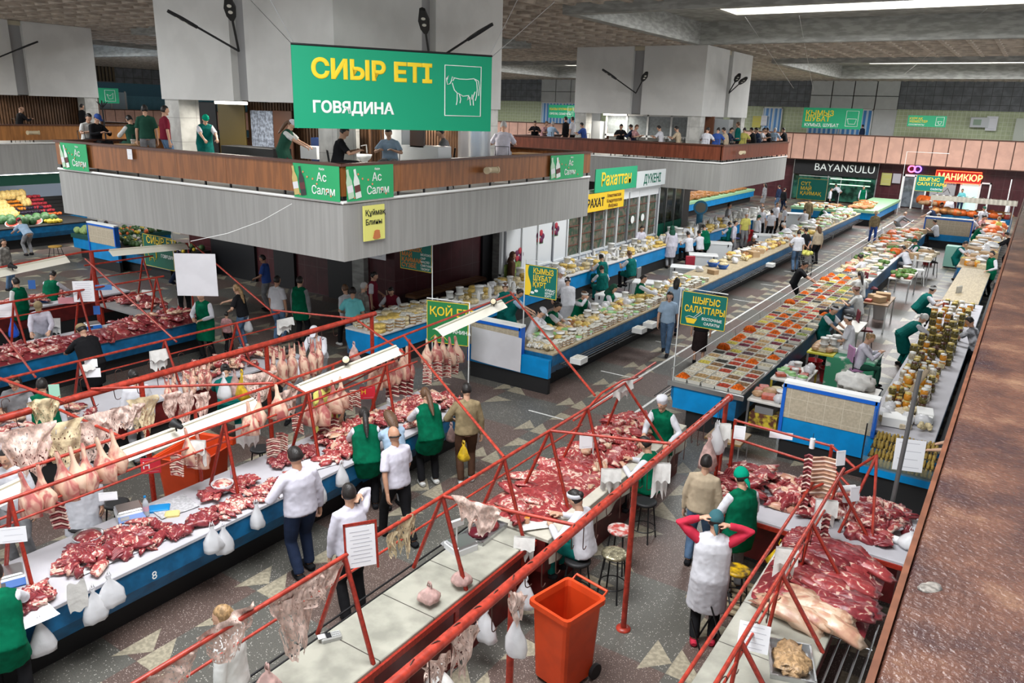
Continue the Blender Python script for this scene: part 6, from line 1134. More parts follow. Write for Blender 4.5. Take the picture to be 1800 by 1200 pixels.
# ---- near blue counter, from left
heap(-8.15, -7.85, 2.9, 3.35, .92, 40, ['cube', 'chunk'], [BEEFD, CHOP], 'dark red cubed meat in the small pile by the left edge', 'cubed meat at the left end of the near counter', .9, .05)
heap(-8.55, -8.0, 3.65, 4.85, .92, 74, ['chunk', 'strip', 'cube'], [BEEFD, CHOP, RIBM], 'dark mutton piece on the white paper near the steel bowl', 'mutton pieces laid around the steel bowl', .95, .05)
heap(-8.1, -7.9, 4.8, 5.35, .92, 22, ['strip', 'chunk'], [BEEFD], 'dark meat strip beyond the paper by the calculator', 'meat strips by the calculator', .9, .03)
heap(-8.15, -7.85, 5.4, 7.0, .92, 90, ['strip', 'steak'], [CHOP, CHOP, RIBM], 'sliced mutton in the long row at the front edge of the near counter', 'sliced mutton along the counter front', .62, .04, ang=.2)
heap(-8.6, -8.3, 5.6, 6.4, .92, 26, ['steak', 'chunk'], [BEEF, RIBM], 'red meat pile beside the yellow sponge on the near counter', 'red meat beside the sponge', .8, .05)
heap(-8.7, -8.35, 6.85, 7.55, .92, 40, ['chunk', 'cube'], [BEEFD, RIBM], 'red cubes behind the man in the white shirt', 'red cubes near the first A-frame foot', .8, .05)
heap(-8.2, -7.85, 7.3, 8.2, .92, 44, ['steak', 'chunk'], [CHOP, BEEF], 'sliced red meat in front of the bent shopper in white', 'sliced meat mid counter', .8, .04)
heap(-8.8, -8.2, 7.8, 9.3, .92, 100, ['chunk', 'strip', 'steak'], [BEEF, CHOP, PORKF, RIBM], 'mixed mutton chunk in the middle of the near counter', 'mixed mutton in the middle of the near counter', .9, .1)
heap(-8.7, -7.9, 9.2, 10.65, .92, 130, ['strip', 'chunk', 'steak'], [CHOP, CHOP, RIBM, PORKF], 'pink mutton rib piece at the far end of the near counter', 'mutton ribs at the far end of the near counter', .85, .12)
# ---- back counter behind carcasses
heap(-13.3, -12.5, 3.2, 6.4, .92, 60, ['chunk', 'strip', 'steak'], [CHOP, RIBM, PORKF], 'mutton piece half hidden behind the draped fat sheets', 'mutton behind the fat sheets', 1.0, .08)
heap(-13.3, -12.5, 8.2, 10.6, .92, 100, ['chunk', 'strip', 'steak'], [CHOP, CHOP, PORKF, BEEF], 'chopped mutton on the back counter beyond the hanging carcasses', 'chopped mutton beyond the carcasses', 1.0, .14)
# ---- counter 355
moundstuff(-17.4, -16.35, 4, 11.4, .88, .12, BEEFD, 'dark beef mass under the cuts on counter 355')
for i in range(44): lying('side', rnd(-16.95, -16.55), 7.9+i*.08, .96+rnd(0, .07), rnd(-.5, .5), rnd(.7, .95), random.choice([BEEFD, BEEFD, BEEF]), 'dark beef slab hanging over the paper on counter 355', 'beef slabs on counter 355', tilt=.3)
heap(-17.2, -16.5, 4, 8.2, .93, 110, ['chunk', 'steak', 'strip'], [BEEFD, BEEF, CHOP], 'dark red beef chunk at the left end of counter 357', 'beef chunks on counter 357', 1.1, .12)
heap(-17.3, -16.6, 9.6, 11.3, .96, 46, ['chunk', 'steak'], [BEEFD, BEEF, PORKF], 'beef chunk at the far end of counter 355', 'beef chunks at the end of counter 355', 1.1, .14)
heap(-21.5, -20.7, 8.6, 10.6, .92, 34, ['chunk', 'steak'], [CHOP, BEEF], 'pale red meat on the clothed table behind counter 355', 'meat on the clothed back table', 1.1, .08)
r = thing('side_table', 'small grey-topped red table with meat behind counter 355', 'table', (-19.1, 11.0, 0)); b = B(); b.box(-.9, .9, -.35, .75, .78, .82); part('tabletop', b, mat('grey_top', (.25, .25, .25), .4), r); 
for sx in (-.85, .8):
    for sy in (-.3, .65): b = B(); b.box(sx, sx+.05, sy, sy+.05, 0, .78); part('leg', b, RED, r)
heap(-20.1, -18.4, 11.1, 11.7, .82, 46, ['chunk', 'steak'], [BEEFD, BEEF, CHOP], 'dark meat on the small table behind counter 355', 'meat on the small side table', 1.2, .14)
# ---- cross table and right marble counter
heap(-3.0, -2.3, 9.9, 11.0, .9, 50, ['chunk', 'steak', 'strip'], [BEEFD, RIBM, CHOP], 'dark chopped beef at the left of the cross table', 'chopped beef left on the cross table', 1.15, .18)
heap(-2.3, -1.35, 10.1, 11.0, .9, 70, ['chunk', 'steak', 'strip'], [CHOP, RIBM, PORKF], 'pale pink chopped meat behind the green-aproned seller', 'chopped meat in the middle of the cross table', 1.15, .16)
heap(-1.35, -.55, 9.9, 11.0, .9, 70, ['chunk', 'strip', 'steak'], [BEEFD, RIBM, CHOP], 'red meat piece at the right end of the cross table', 'red meat right on the cross table', 1.1, .14)
moundstuff(-1.85, -.62, 7.75, 9.3, .88, .16, BEEFD, 'dark beef mass on the marble under the brown railing')
for i in range(34): lying('side', rnd(-1.45, -.85), 7.9+i*.042, .99+rnd(0, .08), rnd(-.35, .2), rnd(.8, 1.15), random.choice([BEEFD, BEEFD, BEEF]), 'dark beef side stacked on the marble under the brown railing', 'beef sides on the right marble counter', tilt=.15)
for i in range(11): lying('side', rnd(-1.5, -.9), 7.62+i*.035, .95+rnd(0, .12), rnd(-.3, .15), rnd(.85, 1.15), PORKF, 'tan fat-covered side at the front of the beef stack on the right', 'tan sides at the front of the stack', tilt=.12)
heap(-1.75, -1.3, 9.0, 9.55, .93, 22, ['chunk', 'steak'], [BEEFD, RIBM], 'dark meat near the folding display of the right scale', 'dark meat by the right scale', .95, .08)
# ---- hanging meat
def leg_mesh():
    b = B(); n = 14; prof = [(0, .012), (-.05, .02), (-.10, .018), (-.20, .026), (-.27, .045), (-.33, .068), (-.40, .085), (-.48, .092), (-.55, .09), (-.60, .085), (-.615, .05)]; vs = []
    for z, r_ in prof:
        for k in range(n):
            a = 2*pi*k/n; q = 1+.35*noise.noise(Vector((cos(a)*1.6, sin(a)*1.6, z*6))); vs.append((r_*1.7*cos(a)*q+.02*sin(-z*5), r_*1.05*sin(a)*q, z*.95))
    b.add(vs, [(i*n+k, (i+1)*n+k, (i+1)*n+(k+1) % n, i*n+(k+1) % n) for i in range(len(prof)-1) for k in range(n)], 0, True); b.add(vs[-n:], [tuple(range(n-1, -1, -1))], 0); return b
def ribs_mesh(n=9, w=.20, h=.34):
    b = B(); 
    for i in range(n):
        z = -i*h/n; b.tube([(-w/2, .01*sin(i), z-.02), (0, .03, z), (w/2, .01, z-.015)], .013, 6, mi=1 if i % 2 else 0, side=(0, 1, 0), flat=.9)
    b.grid(lambda u, v: (-w/2*.95+w*.95*u, .012+.02*sin(u*3.1), -h*v), 8, 10, mi=0); return b
def carcass_mesh():
    b = B(); n = 16; prof = [(.0, .03), (-.12, .035), (-.22, .06), (-.34, .11), (-.46, .13), (-.60, .125), (-.74, .12), (-.85, .10), (-.93, .06), (-.98, .03)]; vs = []
    for z, r_ in prof:
        for k in range(n):
            a = 2*pi*k/n; q = 1+.22*noise.noise(Vector((cos(a)*1.4, sin(a)*1.4, z*5)))
            if -.9 < z < -.3 and abs(a-pi/2) < .7: q = .35
            vs.append((r_*1.1*cos(a)*q, r_*sin(a)*q, z))
    fs = [(i*n+k, (i+1)*n+k, (i+1)*n+(k+1) % n, i*n+(k+1) % n) for i in range(len(prof)-1) for k in range(n)]
    b.add(vs, fs, 0, True); b.m = [1 if 2 <= (j//n) <= 7 and 2 <= (j % n) <= 5 else 0 for j in range(len(fs))]
    for sx in (-1, 1): b.tube([(sx*.05, 0, -.2), (sx*.07, .01, -.05), (sx*.075, 0, .14)], [.05, .03, .014], 8)
    return b
def caul_mesh(seed, w, h, ragged=.35, holes=.12):
    b = B(); rs = random.Random(seed); sd = Vector((seed*3.7, 0, 0))
    def f(u, v):
        hh = h*(1-ragged*abs(noise.noise(Vector((u*4, 0, 0))+sd))*1.8)*(1-.5*(2*abs(u-.5))**3); return ((u-.5)*w*(1-.25*v)+.02*sin(v*7+seed), .05*noise.noise(Vector((u*5, v*3, 0))+sd)+.03*sin(u*9)*v, -hh*v)
    b.grid(f, 64, 48, keep=lambda u, v: not (v > .1 and noise.noise(Vector((u*34, v*17, 1))+sd) > .5-holes*2.2*v+.25*noise.noise(Vector((u*3, v*3, 5))+sd))); return b
HOOKM = mat('hook_iron', (.10, .05, .04), .5, .7)
def hook_b(L=.16):
    b = B(); b.tube([(0, .06*cos(t_), .055*sin(t_)) for t_ in [pi*q/6-.3 for q in range(8)]]+[(0, -.055, -L*.6), (0, -.05, -L)]+[(0, -.05+.045*(1-cos(t_)), -L-.045*sin(t_)) for t_ in [pi*q/5 for q in range(1, 5)]], .0055, 5); return b
_hk = hook_b().mesh('meat_hook', [HOOKM]); _hl = hook_b(.30).mesh('meat_hook', [HOOKM])
def hook(x, y, z, rz, label, group, long=False):
    o = mesh_obj('meat_hook', _hl if long else _hk); o.location = (x, y, z); o.rotation_euler = (0, 0, rz); return tag(o, label, 'hook', group)
_hm = {}
def hang(kind, p, rz, sc, label, group=None, m_=None, name=None, tilt=0, cat='meat', args=()):
    key = (kind,)+args
    if key not in _hm:
        _hm[key] = {'leg': lambda: leg_mesh().mesh('lamb_haunch', [LAMB]), 'ribs': lambda: ribs_mesh(*args).mesh('rib_rack', [RIBM, BONE]), 'carcass': lambda: carcass_mesh().mesh('lamb_carcass', [LAMB, RIBM]), 'caul': lambda: caul_mesh(*args).mesh('fat_sheet', [TRIPE])}[kind]()
    o = mesh_obj(name or _hm[key].name.split('.')[0], _hm[key]); o.location = p; o.rotation_euler = (rnd(-.08, .08)+tilt, rnd(-.08, .08), rz); o.scale = sc if isinstance(sc, tuple) else (sc, sc, sc)
    if m_: o.material_slots[0].link = 'OBJECT'; o.material_slots[0].material = m_
    return tag(o, label, cat, group)
# legs near left end, X=-8.65, hanging from hook rail
for i, (px, py) in enumerate(((40, 850), (72, 838), (104, 815), (128, 806), (150, 800), (175, 790), (200, 775))): hang('leg', PX(px-6, py-22, -8.72), rnd(-.3, .5), rnd(.95, 1.1), 'skinned lamb leg in the row hanging at the left edge', 'lamb legs at the left edge')
hang('ribs', PX(97, 885, -8.6), .5, 1.0, 'short rib rack hanging below the lamb legs at left')
for i, (px, py) in enumerate(((385, 690), (435, 705), (455, 690), (485, 675))): hang('leg', PX(px+(0 if i else -60), py+(0 if i else 62), -8.72), rnd(-.3, .5), rnd(.85, .95), 'lamb leg hanging in front of the orange-red bin and dark bench', 'lamb legs near the orange-red bin')
hang('leg', PX(345, 758, -8.72), .2, .9, 'lamb leg hanging beside the white towel with a rib strip')
for px, py in ((545, 690), (562, 685), (583, 668), (598, 662)): hang('leg', PX(px, py, -8.72), rnd(-.3, .5), rnd(.9, 1.0), 'lamb leg hanging below the middle strip light', 'lamb legs under the middle strip light')
for px, py in ((657, 625), (671, 622), (684, 618), (695, 612), (706, 612), (716, 608)): hang('leg', PX(px, py, -9.1), rnd(-.3, .5), rnd(1.0, 1.12), 'lamb leg in the tight row of six right of the middle light', 'row of six lamb legs')
for px, py in ((750, 595), (765, 590), (778, 588), (790, 592), (800, 590)): hang('leg', PX(px, py, -9.4), rnd(-.3, .5), rnd(.9, 1.05), 'lamb leg hanging under the green mutton sign', 'lamb legs under the mutton sign')
hang('ribs', PX(310, 800, -8.6), .4, .9, 'bunch of red ribs hanging low at left of the bin', m_=CHOP); hang('ribs', PX(335, 795, -8.6), .4, .9, 'second bunch of red ribs hanging beside the bin', m_=CHOP, args=(7, .16, .28))
for px, py in ((565, 720), (585, 735)): hang('ribs', PX(px, py, -8.75), .3, 1.05, 'rib rack hanging by the seller with yellow gloves', 'rib racks by the yellow apron', args=(12, .18, .42))
for px, py in ((688, 675), (702, 668), (715, 662)): hang('ribs', PX(px, py, -9.0), .3, 1.15, 'rib rack hanging under the row of six lamb legs', 'rib racks under the six legs', args=(13, .22, .48))
for px, py in ((752, 640), (768, 635), (785, 628), (800, 622)): hang('ribs', PX(px, py, -9.3), .3, 1.05, 'red rib rack hanging near the green-vested saleswoman', 'rib racks near the green vest', m_=CHOP, args=(12, .18, .42))
for px, py in ((490, 800), (505, 790), (530, 760), (620, 720), (633, 715)): hang('ribs', PX(px-10, py-28, -8.75), rnd(0, 1), 1.0, 'clump of red trimmings hanging over the near counter', 'red trimmings hung over the near counter', m_=CHOP, args=(8, .2, .3))
# carcasses on the thick pipe
for px, py in ((480, 612), (495, 605), (513, 600), (530, 598), (548, 592), (560, 588)): hang('carcass', PX(px, py+12, -10.5), rnd(-.6, .8), rnd(.62, .72), 'whole skinned lamb in the cluster on the thick red pipe', 'lamb carcasses on the thick pipe')
for px, py in ((293, 660), (305, 652), (322, 648), (337, 640), (352, 635), (365, 632)): hang('carcass', PX(px, py+10, -10.5), rnd(-.6, .8), rnd(.38, .45), 'small open lamb shoulder on the thick pipe left of the white bags', 'lamb shoulders on the thick pipe')
# fat sheets
SH = [((45, 750), 1, .62, .62, -9.1, 'lacy fat sheet at the left edge of the lamp rail'), ((105, 742), 2, .55, .60, -9.4, 'broad yellowish fat sheet second from the left'), ((155, 740), 3, .46, .58, -9.5, 'pink-white fat sheet with lacy middle at left'), ((185, 722), 4, .50, .55, -9.7, 'fat sheet folded over the crossing rod'), ((225, 712), 5, .5, .36, -10.2, 'small round lacy fat sheet on the thick pipe'), ((250, 698), 6, .46, .62, -10.2, 'fat sheet with an open collar shape'), ((455, 655), 7, .62, .5, -9.9, 'fat sheet draped on the slanted rod behind the yellow bag'), ((505, 685), 8, .44, .5, -9.2, 'fat sheet hanging above the lamb leg and dark basket'), ((78, 700), 9, .4, .45, -10.3, 'narrow pale fat sheet before the woman at the left edge'), ((325, 690), 10, .3, .55, -10.3, 'long pale fat strip under the lamb shoulders'), ((355, 690), 11, .26, .5, -10.2, 'second pale fat strip by the white bag'), ((300, 690), 12, .3, .42, -10.1, 'fat strip between the shoulders and the papers'), ((565, 715), 14, .3, .3, -8.8, 'thin fat strip in front of the yellow apron'), ((190, 800), 15, .3, .2, -8.9, 'limp fat strip over the lamb legs at left')]
for (q, sd, w_, h_, X, t_) in SH: hang('caul', PX(q[0], q[1], X), 1.45, 1, t_, args=(sd, w_, h_, .3, .1), m_=FATY if sd in (2, 6, 9) else TRIPE)
# fat sheets on the bare counter rack (X=-4.78)
for (q, sd, w_, h_, t_, r_) in (((545, 1015), 21, .95, .30, 'long lacy fat sheet wrapped on the near rail at the bottom left', .3), ((515, 1045), 22, .46, .72, 'wide ragged fat sheet hanging down at the bottom of the photo', .3), ((400, 1085), 23, .55, .40, 'heavy pink fat sheet over the rail above the fair-haired customer', .3), ((300, 1160), 24, .5, .35, 'fat sheet at the very bottom left of the rail', .3), ((562, 1008), 25, .2, .28, 'small torn lace triangle near the price sheet', .6), ((716, 905), 26, .34, .50, 'yellowish lace fat sheet hanging between the two A-frames', .8), ((690, 935), 27, .16, .3, 'shredded fat scrap beside the yellowish sheet', .6)):
    hang('caul', PX(*q, -4.78), pi/2, 1, t_, args=(sd, w_, h_, r_*.8, .14), m_=FATY if sd in (26, 27) else TRIPE)
o = hang('caul', PX(840, 882, -4.3), .15, 1, 'white fat sheet hung on the cross bar over the bare marble', args=(28, .62, .42, .5, .0))
hang('caul', PX(820, 1105, -3.15), 1.5, 1, 'fat sheet on a hook at the bottom, left of the orange bin', args=(29, .34, .5, .5, .1)); hang('caul', PX(770, 1155, -3.3), 1.3, 1, 'netted fat sheet hanging at the bottom edge', args=(30, .3, .4, .5, .25)); hang('caul', PX(908, 1040, -3.1), .3, 1, 'narrow fat strip hanging above the plastic bag by the orange bin', args=(31, .16, .34, .3, .0))
o = hang('ribs', PX(1422, 800, -1.75), .2, (1, 1, 1), 'long strip of red backbone hanging on the right rack', args=(14, .10, .75), m_=BEEFD); hang('ribs', PX(1450, 805, -1.6), .2, 1, 'pale open rib slab hanging behind the backbone', args=(10, .30, .55), m_=PORKF); hang('ribs', PX(1455, 905, -1.35), .6, 1, 'dark dried sausage bundle hanging below the white cloth on the slanting rail', args=(6, .1, .3), m_=BEEFD)
# hooks on the bare carcass pipe
for i in range(26): hook(-3.2, 3.7+i*.272, 2.03, rnd(-.4, .4), 'iron S-hook on the thick pipe above the orange bin', 'iron hooks on the pipe by the orange bin', long=i % 3 != 0)
for i in range(22): hook(-10.5, 3.1+i*.33, 2.04, rnd(-.4, .4), 'iron hook on the long carcass pipe', 'iron hooks on the carcass pipe')
for i in range(10): hook(-13.0+.1, 4+i*.62, 1.38, rnd(-.4, .4), 'small hook on the low aisle rack', 'small hooks on the low rack')
for i in range(9): hook(-1.44, 5.2+i*.45, 1.42, rnd(-.4, .4), 'small hook on the slanting rail over the right marble', 'small hooks on the slanting rail')
# ---- bags & towels
def bag_b(w, h, d, seed=0, top=.02):
    b = B(); n = 14; prof = [(0, top), (-.12*h, top*1.3), (-.3*h, w*.25), (-.55*h, w*.42), (-.78*h, w*.5), (-.93*h, w*.44), (-h, w*.15)]; vs = []
    for z, r_ in prof:
        for k in range(n): a = 2*pi*k/n; q = 1+.35*noise.noise(Vector((cos(a)*2+seed, sin(a)*2, z*9))); vs.append((r_*cos(a)*q, r_*d/w*sin(a)*q, z))
    b.add(vs, [(i*n+k, (i+1)*n+k, (i+1)*n+(k+1) % n, i*n+(k+1) % n) for i in range(len(prof)-1) for k in range(n)], 0, True); b.add(vs[-n:], [tuple(range(n-1, -1, -1))], 0)
    hb = B()
    for sx in (-1, 1): hb.tube([(sx*.012, 0, -.1*h), (sx*.03, 0, .0), (sx*.012, 0, .06), (-sx*.0, 0, .02)], .006, 5, side=(0, 1, 0), flat=2)
    return b, hb
def bag(p, w, h, d, label, m_=None, seed=0, rz=0, group=None):
    r = thing('plastic_bag', label, 'bag', p, rz, group); b, hb = bag_b(w, h, d, seed); part('bag_body', b, m_ or BAG, r); part('handle', hb, m_ or BAG, r); return r
XF = -7.66
for i, (q, w_, h_, t_) in enumerate((((68, 1090), .20, .34, 'limp plastic bag hanging lowest at the left end of the near counter'), ((162, 1035), .24, .34, 'plastic bag beside the bag with a dark box on the near counter'), ((190, 1012), .26, .32, 'plastic bag with a dark square pack inside, near the number 8'), ((372, 925), .20, .30, 'left bag of the pair tied under the near counter'), ((392, 925), .20, .32, 'right bag of the pair tied under the near counter'), ((450, 885), .15, .30, 'single small bag under the sliced mutton row'), ((562, 845), .16, .30, 'plastic bag hanging between the two men in white shirts'), ((600, 815), .16, .3, 'grey bag beside the long-haired woman in green'))): bag(PX(*q, XF), w_*1.3, h_*1.2, .17, t_, seed=i*3, rz=rnd(1.2, 1.9))
b = B(); b.grid(lambda u, v: ((u-.5)*.03, (u-.5)*.17*(1+.2*sin(v*3)), -.34*v+.02*sin(u*9)), 8, 8); single('paper_sheet', b, TOWEL, 'folded white wrapping hanging on the counter front at left', 'paper', loc=PX(132, 1030, XF)+Vector((.02, 0, .05)))
bag(PX(835, 878-20, XF) if 0 else P(785, 745, .86)+Vector((.1, 0, 0)), .2, .30, .14, 'heavy pink bag held beside the green vest', BAGP, 3); bag(P(718, 770, 1.0) if 0 else PX(548, 868, -7.5), .2, .34, .12, 'pinkish bag held by the heavy man in the white shirt', BAGP, 5)
bag(PX(425, 655, -10.4), .30, .50, .2, 'yellow and orange plastic bag on the thick pipe', BAGY, 8); bag(PX(393, 660, -10.4), .26, .42, .2, 'white plastic bag left of the yellow one on the pipe', BAG, 9); bag(PX(412, 655, -10.6), .26, .42, .2, 'pinkish bag behind the yellow bag', BAGP, 11); bag(PX(622, 605, -10.4), .26, .34, .2, 'pink-white bag hanging left of the clamp lamp', BAGP, 12)
bag(PX(1248, 768, -3.15), .26, .52, .2, 'white shopping bag with pink meat showing, over the customer in beige', BAGP, 21); bag(PX(1262, 745, -3.1), .24, .46, .18, 'second pale bag hanging beside the pink one on the red post', BAG, 22)
bag(PX(908, 1082, -3.1), .22, .42, .16, 'long white plastic bag hanging left of the orange bin', BAG, 23); bag(P(755, 1050, .97)+Vector((0, 0, .14)), .26, .18, .24, 'tied clear bag of chicken lying on the bare marble', BAGP, 24); bag(P(810, 1020, .97)+Vector((0, 0, .14)), .25, .17, .22, 'second tied bag lying behind it by the A-frame foot', BAGP, 25)
bag(PX(470, 1175, -5.0), .32, .3, .24, 'pinkish shopping bag low at the bottom edge near the seated customer', BAGP, 26); bag((-4.2, 6.1, .72), .3, .4, .2, 'white bag hanging under the bare marble counter', BAG, 27); bag((-4.25, 7.0, .62), .3, .4, .2, 'white bag under the counter near the cloth', BAG, 28); bag((-4.2, 5.3, .5), .4, .36, .25, 'crumpled white bundle below the bare counter', TOWEL, 29); bag((-4.25, 4.2, .45), .45, .36, .3, 'crumpled towels under the counter at the bottom', TOWEL, 30)
bag(PX(1420, 960, -1.6), .26, .34, .2, 'white plastic bag hanging on the slanting rail near the yellow bag', BAG, 33); bag(P(1370, 980, .65)+Vector((0, 0, .2)), .30, .36, .22, 'yellow plastic bag under the slanting rail', BAGY, 34)
b = bag(PX(20, 560, -17.9), .26, .42, .2, 'bright blue bag on the rack at the left edge', BLUEBAG, 35)
def towel(p, w, h, label, rz=0, seed=0, m_=None, tails=3):
    b = B(); b.grid(lambda u, v: ((u-.5)*w*(1-.3*v*abs(sin(u*tails*3))), .02+.03*sin(u*12+seed)*v+.02, -h*v*(1-.25*abs(sin(u*tails*3.1+seed)))), 20, 12); b.grid(lambda u, v: ((u-.5)*w, -.04*v-.0, -h*.5*v*(1-.2*abs(sin(u*7+seed)))), 16, 8)
    return single('cloth_rag', b, m_ or TOWEL, label, 'cloth', loc=p, rz=rz)
towel(PX(1098, 670, -4.78), .34, .34, 'white rag on the far corner of the middle rack', 1.2, 1); towel(PX(1272, 745, -3.05), .22, .5, 'folded white cloth hanging at the end of the hook pipe', .5, 2); towel(PX(1165, 815, -3.1), .2, .5, 'white cloth hanging from a hook near the red post', .6, 3)
towel(PX(905, 935, -4.3) if 0 else PX(922, 945, -4.4), .26, .36, 'white rag tied to the counter leg beside the seated seller', .5, 4); towel(PX(1075, 825, -4.2), .28, .4, 'white rag hanging at the corner of the beige cloth', .6, 5); towel(PX(1455, 880, -1.42), .26, .42, 'white cloth draped over the top of the slanting rail', .4, 6); towel(PX(1385, 965, -1.55), .24, .4, 'long white cloth below the slanting rail', .4, 66)
towel(PX(153, 640, -13), .24, .24, 'white rag over the low rack left of centre', 1.5, 7); towel(PX(280, 615, -13), .34, .45, 'bundle of white cloths on the low rack by the passing couple', 1.4, 8); towel(PX(502, 560, -13), .4, .36, 'white cloth on the low rack beside the passing couple', 1.5, 9); towel(PX(258, 510, -19.9), .3, .34, 'white cloth on the small red rack', .5, 10); towel(PX(88, 560, -18.2), .4, .45, 'white cloth beside the kneeling seller', .8, 12)
towel(PX(345, 775, -8.6), .22, .4, 'white towel with a strip of ribs near the orange-red bin', .6, 13); towel(PX(435, 745, -9.0), .34, .42, 'white towel with a black hook hanging over the yellow packet', 1.0, 14); towel(PX(700, 700, -8.9), .3, .35, 'grey-white plastic sheet behind the green vest', .8, 15, BAG)
bag(P(620, 600, .5)+Vector((0, 0, .2)), .28, .42, .2, 'white shopping bag held by the man in turquoise', BAG, 41); bag(P(436, 570, .6)+Vector((0, 0, .2)), .26, .4, .2, 'white bag carried by the blond woman in black', BAG, 42); bag(P(1527, 408, .5)+Vector((0, 0, .3)), .3, .5, .25, 'pale bag in the left hand of the person in a sun hat', BAG, 43); bag(P(1549, 410, .5)+Vector((0, 0, .3)), .3, .5, .25, 'pale bag in the right hand of the person in a sun hat', BAG, 44); bag(P(815, 790, .8)+Vector((0, 0, .1)), .22, .3, .16, 'small yellow bag held by the woman in the khaki cardigan', BAGY, 45); bag(P(1598, 960, .93)+Vector((0, 0, .22)), .3, .24, .25, 'clear bag standing at the right end of the cross table', BAG, 46); bag(P(1240, 960, .95)+Vector((0, 0, .1)), .1, .1, .1, 'small knotted bag at the waist of the beige customer', BAG, 47) if 0 else None
r = thing('shopping_cart', 'wire shopping cart full of yellow corn bags beside the three shoppers', 'cart', P(1415, 480, 0)-Vector((0, .2, 0)), .5)
b = B()
for i in range(6): b.tube([(-.22+i*.088, -.3, .5), (-.22+i*.088, -.3, .82)], .006, 4); b.tube([(-.22+i*.088, .3, .5), (-.22+i*.088, .3, .82)], .006, 4)
for z in (.5, .66, .82): b.tube([(-.22, -.3, z), (.22, -.3, z), (.22, .3, z), (-.22, .3, z)], .008, 4, closed=True)
part('basket', b, STEEL, r)
for x, y in ((-.2, -.28), (.2, -.28), (.2, .28), (-.2, .28)): b = B(); b.tube([(x, y, .5), (x, y, .08)], .01, 5); b.lathe([(.05, -.012), (.05, .012)], 10, M=Matrix.Translation((x, y, .05)) @ Matrix.Rotation(pi/2, 4, 'Y')); part('leg', b, DARK, r)
b = B(); [b.ball((rnd(-.15, .15), rnd(-.2, .2), .8+rnd(0, .1)), .09, 8) for _ in range(10)]; single('corn_bag', b, mat('corn_yellow', (.62, .60, .12), .5, var=.3), 'heap of yellow packets in the shopping cart', 'food', loc=r.location)
# ============================================================ PROPS
SCRB = mat('scale_white', (.62, .63, .63), .35); SCRD = mat('scale_blue', (.02, .12, .42), .3); LCD = mat('lcd', (.03, .03, .035), .15); KEY = mat('keypad', (.45, .46, .46), .5)
def scale_(p, rz, label, pole=False):
    r = thing('weighing_scale', label, 'scale', p, rz); b = B(); b.bev(-.16, .16, -.14, .16, 0, .09, .02); part('base', b, SCRB, r); b = B(); b.poly([(-.155, -.145, .01), (-.155, -.145, .075), (-.155, -.20, .02), (-.155, -.2, .01)], (.31, 0, 0)); f_ = part('front', b, SCRD if rz < 3 else SCRB, r)
    b = B(); b.add([(-.13, -.152, .066), (-.03, -.152, .066), (-.03, -.185, .034), (-.13, -.185, .034)], [(3, 2, 1, 0)]); b.v = [(x, y-.004, z+.004) for x, y, z in b.v]; part('display', b, LCD, f_)
    b = B(); b.bev(-.155, .155, -.11, .155, .10, .115, .015); part('weighing_plate', b, STEEL, r)
    if pole: b = B(); b.tube([(.14, .12, .09), (.14, .12, .42)], .012, 6); b.box(.05, .23, .10, .14, .40, .48); part('display_pole', b, SCRB, r)
scale_(P(228, 905, .9), 1.2, 'blue-fronted white scale on the near counter beside the calculator'); scale_(P(15, 1020, .9), 1.2, 'white keypad scale at the left edge of the near counter'); scale_(P(815, 965, .9)+Vector((-.05, 0, 0)), 4.4, 'white scale with a display pole on the bare marble', True)
scale_(P(1045, 808, .9), 4.3, 'scale with a steel plate on the beige cloth of the middle table', True); scale_(P(1500, 925, .9), 3.6, 'scale on the cross table near the rolled plastic', True); scale_(P(700, 710, .9), 1.2, 'dark-plated scale at the far end of the near counter'); scale_(P(163, 575, .9), 1.3, 'scale with a blue strip behind the man in black')
scale_(P(70, 530, .9), 1.3, 'scale on the white-clothed back table')
def calc(p, rz, label): r = thing('calculator', label, 'calculator', p, rz); b = B(); b.bev(-.06, .06, -.09, .09, 0, .02, .006); part('case', b, BLACK, r); b = B(); b.box(-.045, .045, .045, .075, .02, .023); part('display', b, mat('lcd_grey', (.2, .24, .2), .2), r); b = B(); [b.box(-.045+i*.025, -.027+i*.025, -.075+j*.028, -.055+j*.028, .02, .025) for i in range(4) for j in range(4)]; part('keypad', b, KEY, r)
calc(P(262, 932, .9), .6, 'black calculator beside the blue-fronted scale'); calc(P(1037, 832, .9), 1.0, 'black calculator on the beige cloth')
r = thing('card_terminal', 'grey card terminal with a paper slip on the bare marble', 'card terminal', P(582, 1122, .9), 2.6); b = B(); b.bev(-.055, .055, -.1, .1, 0, .045, .01); part('case', b, mat('terminal_grey', (.42, .42, .40), .4), r); b = B(); b.box(-.04, .04, .0, .05, .045, .05); part('screen', b, LCD, r); b = B(); b.box(-.035, .035, .06, .13, .05, .054); part('paper_slip', b, PAPER, r); b = B(); [b.box(-.04+i*.03, -.02+i*.03, -.085+j*.02, -.07+j*.02, .045, .051) for i in range(3) for j in range(4)]; part('keypad', b, KEY, r)
